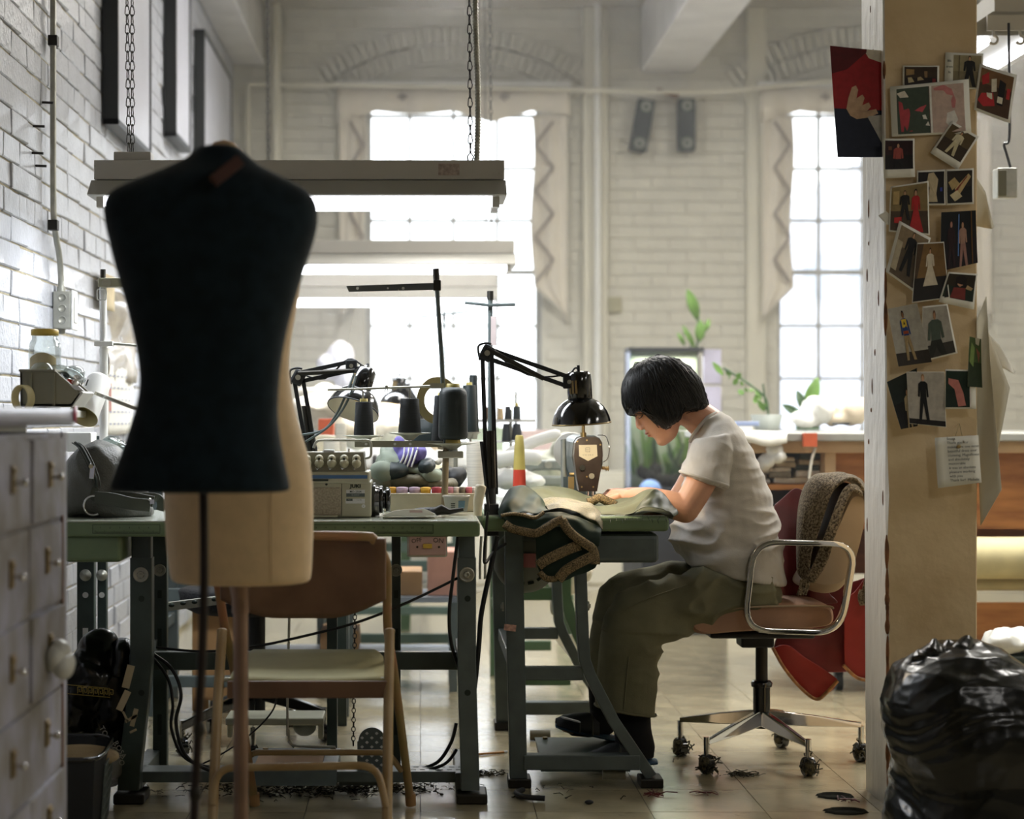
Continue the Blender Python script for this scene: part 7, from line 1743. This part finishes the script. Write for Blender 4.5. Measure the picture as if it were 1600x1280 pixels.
ends = [V(p) for p in ((973,618),(976,640),(984,650),(991,641),(1000,643),(1010,653),(1022,664),(1036,673),(1047,666),(1059,655),(1067,641),(1080,643),(1093,642),(1106,635))]
for k in range(760):
    t_ = random.random()*(len(ends)-1); i0 = min(int(t_), len(ends)-2); e2 = ends[i0].lerp(ends[i0+1], t_-i0)
    s_ = random.uniform(-.095, .02) if e2.x > 985 else random.uniform(-.09, .09)
    if e2.x > 985: s_ = -.088+.012*random.random() if random.random() < .7 else s_
    T_ = P(e2.x+random.uniform(-2,2), e2.y+random.uniform(-4,3), YM)+V((0, s_, 0)); L_ = random.uniform(.75, 1.0)
    K = K0+V((random.uniform(-.012,.012), random.uniform(-.02,.02), 0)); pts = []
    lift = random.uniform(.0004, .0022)
    st0 = random.choice((0, 0, .15, .35))
    for q in range(10):
        u = st0+(1-st0)*q/9*L_; p = K.lerp(T_, u)
        if u < .9:
            o_ = (p-HC); o_ = HC+o_.normalized()*(o_.length+.05); loc, nn, _, _ = bvh.find_nearest(o_)
            p = loc+nn*lift
        else:
            loc, nn, _, _ = bvh.find_nearest(p); p = loc+nn*lift
        pts.append(p)
    mb.tube(smooth_path(pts, 2), [.0009+.0005*math.sin(PI*min(1, (i+1)/20)) for i in range(19)], n=4, caps=False)
mb.build('hair_strands', m_hair, wm)
tag(bpy.data.objects['hair_strands'], kind='stuff')
# T-shirt
tm = MB().loft([sect(a, b, w_) for a, b, w_ in tsec])
for y0_, s_ in ((5.655,-1), (5.905,1)):
    yo = .06*s_
    tm.loft([ring(P(1116,684,y0_)+V((0,0,0)), V((.052,0,.012)), (0,.05,0), 24), ring(P(1110,705,y0_+yo*.35), V((.062,0,.012)), (0,.056,0), 24), ring(P(1105,730,y0_+yo*.7), V((.064,0,-.010)), (0,.058,0), 24), ring(P(1100,750,y0_+yo), V((.066,0,-.020)), (0,.059,0), 24)])
def shd(c, n):
    q = noise.noise(V((c.x*6+c.z*10, c.y*5, c.z*5-c.x*6)))
    lo = max(0, min(1, (.85-c.z)/.16))
    fold = 1-abs(noise.noise(V((c.x*7-c.z*16, c.y*6, c.z*14+c.x*8))))*2.4
    f2 = noise.noise(V((c.x*20+c.z*30, c.y*12, c.z*22-c.x*20)))
    fa = max(.12, min(1, (c.z-.59)/.08))
    return fa*(.005*q + .010*lo*fold + .005*max(0,fold)*.8 + .0028*f2 + .016*lo*(facet(V((c.x+c.z*.7, c.y, c.z*1.2-c.x*.5)), 9, 1)-.4)) + .004
organic(tm, 't_shirt', m_shirt, wm, voxel=.0042, smooth=4, disp=shd)
# cuff and hem bands, neck rib
mb = MB(); c = P(1100,748,5.595); q = ring(c, V((.069,0,-.021)), (0,.062,0), 28); mb.tube(q+[q[0]], .0052, n=8)
o = mb.build('sleeve_hem', m_shirt, wm)
mb = MB(); q = [p for p in sect((1084,886),(1222,911), .170, n=36)]; mb.tube(q+[q[0]], .0065, n=8); mb.build('bottom_hem', m_shirt, wm)
mb = MB(); q = ring(P(1103,662,YM), V((.044,0,-.022))*1.0, (0,.072,0), 28); 
mb.tube([P(1078,690,YM-.035), P(1083,680,YM-.055), P(1094,665,YM-.066), P(1106,652,YM-.058), P(1118,645,YM-.03), P(1121,643,YM), P(1118,645,YM+.03), P(1106,652,YM+.058), P(1094,665,YM+.066), P(1083,680,YM+.055), P(1078,690,YM+.035)], .0055, n=8); mb.build('neck_rib', m_shirt, wm)
# trousers
tr_ = MB()
def legsec(fr, bk, hw, y): 
    a_ = P(fr[0], fr[1], y); b_ = P(bk[0], bk[1], y); return ring((a_+b_)/2, (a_-b_)/2, (0,hw,0), 28, 2.3)
tr_.loft([legsec((1150,872),(1205,885),.13,YM), legsec((1100,884),(1212,912),.158,YM), legsec((1085,892),(1219,944),.168,YM), legsec((1100,930),(1205,952),.165,YM)])
tr_.loft([legsec((1195,890),(1210,950),.085,5.695), legsec((1130,884),(1160,958),.088,5.69), legsec((1072,898),(1108,974),.086,5.68), legsec((1008,914),(1060,994),.080,5.67), legsec((966,930),(1036,1004),.075,5.66), legsec((949,952),(1031,1006),.074,5.66), legsec((941,992),(1029,1012),.072,5.66), legsec((934,1040),(1027,1045),.074,5.665), legsec((930,1085),(1025,1092),.077,5.67), legsec((930,1104),(1023,1119),.079,5.67)])
tr_.loft([legsec((1180,880),(1200,950),.085,5.87), legsec((1110,876),(1130,955),.086,5.88), legsec((1050,880),(1070,960),.083,5.89), legsec((990,892),(1030,965),.078,5.90), legsec((952,904),(1015,965),.073,5.91), legsec((938,922),(1008,965),.07,5.91), legsec((926,985),(1000,985),.068,5.91), legsec((918,1040),(992,1042),.068,5.90), legsec((916,1066),(988,1078),.07,5.89)])
def trd(c, n):
    th = 1-abs(noise.noise(V((c.x*10+c.z*6, c.y*6, c.z*18-c.x*6))))*2.4
    k = P(1030,1000,5.67); hip = P(1110,905,5.69)
    d1 = math.exp(-((c-k).length/.12)**2); d2 = math.exp(-((c-hip).length/.14)**2)
    ver = noise.noise(V((c.x*22, c.y*18, c.z*3)))
    return .0045*noise.noise(c*7)+.016*d1*th+.014*d2*th+(.006*ver if c.z < .42 else .006*max(0,th))
organic(tr_, 'trousers', m_trou, wm, voxel=.0045, smooth=5, disp=trd)
MB().tube(smooth_path([P(1072,915,5.592), P(1010,936,5.588), P(975,955,5.586)],5), .0016, n=5).tube(smooth_path([P(987,985,5.585), P(981,1040,5.588), P(975,1108,5.589)],5), .0016, n=5).build('seam', m_trou, wm)
mb = MB(); q = legsec((929,1101),(1025,1117),.082,5.67); mb.tube(q+[q[0]], .003, n=6); mb.build('trouser_hem', m_trou, wm)
# socks and slippers
mb = MB().loft([ring(P(984,1095,5.68), (.060,0,0), (0,.055,0)), ring(P(988,1140,5.68), (.056,0,0), (0,.050,0)), ring(P(993,1165,5.68), (.058,0,.0), (0,.046,0)), ring(P(990,1184,5.68), (.06,0,0), (0,.04,0))]).tube([P(990,1176,5.68), P(955,1182,5.67), P(925,1190,5.655)], [.040,.036,.028], n=14)
organic(mb, 'sock', m_sock, wm, voxel=.005, smooth=4)
mb = MB().loft([ring(P(948,1060,5.87), (.058,0,0), (0,.053,0)), ring(P(948,1100,5.87), (.054,0,0), (0,.048,0)), ring(P(950,1130,5.87), (.052,0,.0), (0,.04,0))]).tube([P(950,1128,5.87), P(918,1134,5.83), P(892,1136,5.80)], [.040,.037,.028], n=14)
organic(mb, 'sock', m_sock, wm, voxel=.005, smooth=4)
def slipper(heel, toe, lift):
    d_ = toe-heel; mb = MB(); rg = []
    for u, w_, t_ in ((0,.030,.008),(.1,.036,.010),(.45,.036,.009),(.75,.044,.009),(.93,.036,.008),(1,.018,.006)):
        rg.append(ring(heel+d_*u, (0,0,t_), (0,w_,0), 16))
    s_ = mb.loft(rg).build('slipper_sole', m_sole, wm, sub=1)
    mb = MB(); rg = []
    for u, w_, h_ in ((.40,.042,.052),(.55,.044,.056),(.72,.046,.045),(.88,.040,.032),(.99,.02,.016)):
        c = heel+d_*u+V((0,0,.004)); rg.append([c+V((0,w_*math.cos(a_), h_*math.sin(a_))) for a_ in [PI*i/14 for i in range(15)]])
    MB().grid(rg).build('slipper_upper', m_shoe, wm, solid=.005)
    mb = MB()
    for u in (.5,.68): 
        c = heel+d_*u; h_ = .058 if u < .6 else .050; mb.tube([c+V((0,.047*math.cos(a_), (h_+.0)*math.sin(a_))) for a_ in [PI*i/14 for i in range(15)]], .0035, n=6)
    mb.build('slipper_strap', m_strap, wm)
slipper(P(1026,1190,5.68), P(908,1196,5.65), 0)
slipper(P(978,1158,5.88), P(868,1134,5.78), 0)
MB().beam(P(905,1128,5.74), P(878,1121,5.73), .03, .004).build('reflective_toe_band', m_label, wm)
# ------------------------------------------------------------------ dark green garment on the sewing table
gm = thing('garment', 'dark green garment with gold borders hanging over the sewing table front', 'garment', P(880, 800, 5.5))
Yf = D2
def sheetg(rows, mat, name, amp=.005, fr=22, sub=2, k=3, solid=.0022, parent=gm, seed=0):
    # rows of (px, py, depth) control points, densified
    R_ = [smooth_path([P(*p) for p in r], k) for r in rows]; cols = list(zip(*R_)); C_ = [smooth_path(list(c), k+2) for c in cols]
    G_ = [list(r) for r in zip(*C_)]
    for r in G_:
        for i, p in enumerate(r): 
            q = noise.noise(p*fr+V((seed,0,0))); q2 = 1-3*abs(noise.noise(V((p.x*fr*.8+p.z*fr*.4, seed, p.z*fr*.5-p.x*fr*.4+p.y*fr*.6)))); q3 = 1-3*abs(noise.noise(V((p.x*fr*1.9-p.z*fr, seed+4, p.z*fr+p.y*fr))))
            r[i] = p+V((0,-abs(amp*q)-amp*.6*q2-amp*.25*q3, amp*.8*q+amp*.7*q2+amp*.3*q3))
    return MB().grid(G_).build(name, mat, parent, solid=solid, sub=1)
# back bulk: sage wrong side lying on the table
sheetg([[(800,768,5.66),(850,762,5.70),(900,772,5.70),(940,785,5.70),(985,778,5.66),(1020,768,5.62),(1040,785,5.60)],
        [(790,772,5.60),(845,768,5.60),(890,782,5.60),(930,793,5.62),(980,783,5.60),(1015,764,5.56),(1045,782,5.56)],
        [(795,790,5.52),(845,786,5.50),(890,795,5.50),(930,799,5.52),(980,793,5.52),(1015,775,5.50),(1052,796,5.52)],
        [(800,803,5.44),(845,799,5.44),(890,803,5.44),(935,806,5.44),(985,803,5.42),(1020,799,5.42),(1056,806,5.44)],
        [(805,806,5.40),(850,804,5.40),(895,806,5.385),(940,808,5.385),(985,807,5.38),(1020,805,5.38),(1050,810,5.38)]], m_clothl, 'lining_cloth', amp=.012, fr=18)
sheetg([[(985,806,5.40),(1000,786,5.42),(1018,768,5.44),(1034,772,5.45),(1050,790,5.44),(1060,806,5.42)],
        [(975,808,5.38),(995,800,5.375),(1015,796,5.37),(1030,797,5.37),(1045,802,5.37),(1052,812,5.37)]], M('olive_satin','444c3a',.5,var=.2), 'lifted_fold', amp=.011, fr=26, seed=4)
for k in range(14):
    x = 955+k*7; MB().tube([P(x,806,5.372), P(x+random.uniform(-5,5), 812+random.uniform(0,6), 5.35)], .0007, n=4).build('loose_thread', m_spoolg, gm)
# peaked dark fold at the left
sheetg([[(778,800,5.44),(788,778,5.44),(806,760,5.46),(830,763,5.48),(845,778,5.46),(853,798,5.44)],
        [(778,806,5.38),(788,795,5.36),(808,782,5.38),(830,786,5.40),(846,792,5.40),(856,800,5.40)],
        [(782,812,5.345),(795,803,5.34),(812,803,5.33),(832,806,5.34),(846,802,5.345),(858,799,5.36)]], m_cloth, 'upper_fold', amp=.010, fr=17, seed=1)
# grey-sage turned band on the table front, right of the peak
sheetg([[(840,782,5.50),(870,780,5.50),(900,785,5.50),(925,790,5.48),(940,800,5.44)],
        [(850,793,5.43),(875,788,5.42),(902,791,5.42),(928,798,5.40),(942,812,5.38)],
        [(856,801,5.37),(880,798,5.36),(903,806,5.35),(928,816,5.34),(942,826,5.335)]], M('pale_brocade','8a7f6a',.6,.1,var=.35,scale=420,col2='4d5444'), 'brocade_fold', amp=.010, fr=20, seed=2)
# hanging front: upper scalloped fold
sheetg([[(781,796,5.40),(805,802,5.36),(835,806,5.35),(865,800,5.34),(895,806,5.34),(925,818,5.34),(941,828,5.34)],
        [(783,808,5.345),(805,815,5.335),(835,820,5.33),(865,812,5.325),(892,818,5.325),(922,832,5.32),(938,842,5.325)],
        [(790,820,5.345),(806,828,5.33),(838,832,5.325),(862,822,5.32),(890,832,5.31),(918,848,5.315),(936,856,5.32)]], m_cloth, 'front_fold', amp=.008, seed=3)
# lower hanging panel
sheetg([[(836,826,5.335),(860,824,5.33),(885,822,5.325),(910,832,5.33),(936,842,5.335)],
        [(837,850,5.34),(860,850,5.33),(885,845,5.325),(912,852,5.33),(934,860,5.335)],
        [(838,872,5.34),(858,874,5.33),(885,868,5.325),(912,872,5.33),(934,878,5.335)],
        [(840,890,5.34),(855,898,5.33),(880,898,5.325),(908,892,5.33),(932,884,5.335)],
        [(848,902,5.34),(862,906,5.33),(880,910,5.325),(906,897,5.33),(930,888,5.335)]], m_cloth, 'hanging_panel', amp=.005, seed=5)
def trimband(pts, wpx, dd, name='gold_border'):
    top = [(x, y-wpx/2*ny, d_) for (x, y, nx_, ny, d_) in []]
    P2 = smooth_path([V((x, y, dd+dz)) for x, y, dz in pts], 5); rows = [[], [], []]
    for i, p in enumerate(P2):
        t_ = (P2[min(i+1,len(P2)-1)]-P2[max(i-1,0)]); t_ = V((t_.x, t_.y)).normalized(); n_ = V((-t_.y, t_.x))*wpx/2
        for j, q in enumerate((-1, 0, 1)): rows[j].append(P(p.x+n_.x*q, p.y+n_.y*q, p.z-(.002 if q == 0 else 0)))
    b_ = MB().grid(rows).build(name, m_gold, gm, solid=.0022)
    for q in (-1, 1):
        MB().tube([r for r in rows[0 if q < 0 else 2]], .0012, n=5).build('border_piping', m_ink, b_)
    return b_
trimband([(788,818,0),(800,826,-.008),(820,831,-.01),(838,833,-.012),(855,824,-.016),(870,815,-.018),(880,812,-.018)], 13, 5.325)
trimband([(878,812,0),(886,826,-.004),(898,838,-.006),(912,848,-.006),(926,858,-.004),(930,872,0),(930,882,.002)], 14, 5.308)
trimband([(841,884,0),(852,876,-.004),(872,866,-.006),(892,857,-.006),(906,852,-.002)], 16, 5.315)
trimband([(872,906,0),(884,892,-.004),(900,882,-.006),(916,874,-.006),(929,868,-.004)], 16, 5.31)
trimband([(843,894,0),(852,903,-.004),(862,905,-.006),(870,904,0)], 9, 5.318)
trimband([(918,786,0),(928,782,.0),(936,778,.0),(950,784,0),(962,790,0)], 13, 5.60)
trimband([(783,806,0),(800,803,-.004),(818,805,-.006),(836,809,-.004),(850,800,0)], 5, 5.330, 'worn_edge')
# ------------------------------------------------------------------ cloths on the chair
rc = thing('red_scarf', 'deep red silk cloth with gold edge hanging from the swivel chair back', 'cloth', P(1290, 1090, 5.9))
def sheetc(rows, mat, name, amp, fr, parent, seed=0, k=3, solid=.003, dirn=(1,.6,.3)):
    return sheetg(rows, mat, name, amp=amp, fr=fr, k=k, solid=solid, parent=parent, seed=seed)
sheetc([[(1207,800,5.95),(1222,785,5.92),(1240,768,5.90),(1254,764,5.88)],
        [(1210,850,5.93),(1225,850,5.90),(1242,850,5.88),(1260,850,5.86)],
        [(1212,900,5.93),(1225,910,5.90),(1245,910,5.88),(1290,915,5.86)],
        [(1215,938,5.93),(1230,940,5.90),(1252,944,5.88),(1310,948,5.86)]], m_red, 'upper_cloth', .016, 12, rc, 1)
sheetc([[(1225,935,6.15),(1260,930,6.14),(1300,925,6.12),(1356,900,6.08)],
        [(1220,970,6.14),(1262,975,6.13),(1305,975,6.12),(1358,960,6.08)],
        [(1208,1008,6.13),(1250,1020,6.10),(1300,1020,6.1),(1360,1000,6.08)],
        [(1212,1022,6.13),(1245,1050,6.10),(1310,1055,6.1),(1362,1050,6.08)]], m_red, 'lower_cloth', .014, 11, rc, 2)
sheetc([[(1206,1012,6.10),(1228,1008,6.09),(1262,1030,6.09),(1310,1062,6.08)],
        [(1224,1042,6.10),(1246,1050,6.09),(1276,1066,6.09),(1303,1076,6.08)],
        [(1250,1076,6.10),(1262,1085,6.09),(1272,1091,6.09),(1280,1092,6.08)]], m_redl, 'hanging_corner', .006, 12, rc, 3)
sheetc([[(1318,930,6.05),(1335,925,6.05),(1358,890,6.05)],[(1318,980,6.05),(1335,990,6.05),(1362,960,6.05)],[(1318,1030,6.05),(1336,1044,6.05),(1364,1030,6.05)],[(1322,1042,6.05),(1340,1058,6.05),(1366,1064,6.05)]], m_redl, 'right_fall', .008, 12, rc, 4)
MB().tube(smooth_path([P(1207,1012,6.08), P(1226,1045,6.075), P(1252,1076,6.07), P(1276,1093,6.06), P(1292,1082,6.06), P(1309,1064,6.06)],4), .006, n=6).tube(smooth_path([P(1318,1040,6.02), P(1340,1060,6.03), P(1364,1064,6.03)],4), .006, n=6).build('gold_edge', m_goldr, rc)
sc_ = thing('wool_scarf', 'brown tweed wool scarf folded over the top of the chair back', 'scarf', P(1300, 930, 5.7))
sheetc([[(1340,790,6.12),(1338,762,6.12),(1318,750,6.12),(1290,748,6.10),(1268,760,6.06),(1256,790,6.02),(1252,840,6.0),(1262,880,5.98)],
        [(1346,780,5.95),(1342,754,5.95),(1322,745,5.94),(1290,744,5.93),(1264,754,5.90),(1250,785,5.88),(1246,840,5.86),(1252,890,5.85)],
        [(1352,778,5.75),(1346,756,5.74),(1324,746,5.73),(1292,746,5.72),(1268,760,5.72),(1256,800,5.72),(1248,850,5.72),(1246,900,5.72)],
        [(1353,790,5.64),(1348,762,5.63),(1330,752,5.62),(1308,756,5.63),(1294,785,5.64),(1280,830,5.66),(1266,870,5.66),(1264,908,5.66)]], m_scarf, 'main_fold', .012, 14, sc_, 7, solid=.009)
sheetc([[(1346,768,5.66),(1330,758,5.60),(1314,770,5.60),(1300,805,5.60),(1285,845,5.61),(1268,885,5.62),(1258,905,5.63)],
        [(1348,778,5.63),(1334,768,5.58),(1322,785,5.575),(1310,820,5.58),(1300,855,5.59),(1292,880,5.60),(1272,912,5.61)]], m_scarf, 'near_fold', .006, 14, sc_, 8, solid=.010)
sheetc([[(1352,850,6.0),(1362,800,6.0)],[(1350,900,5.98),(1362,900,5.98)],[(1346,925,5.97),(1360,925,5.97)]], m_scarf, 'rear_end', .008, 14, sc_, 9, solid=.010)
mb = MB()
for k in range(6): mb.tube(smooth_path([P(1344+k*3,922,5.97), P(1342+k*3,934,5.96), P(1345+k*2,946,5.96)],3), .004, n=5)
for k in range(4): mb.tube(smooth_path([P(1252+k*4,905,5.63), P(1250+k*4,918,5.63), P(1246+k*4,930,5.63)],3), .004, n=5)
tag(mb.build('fringe', m_scarf, sc_), kind='stuff')
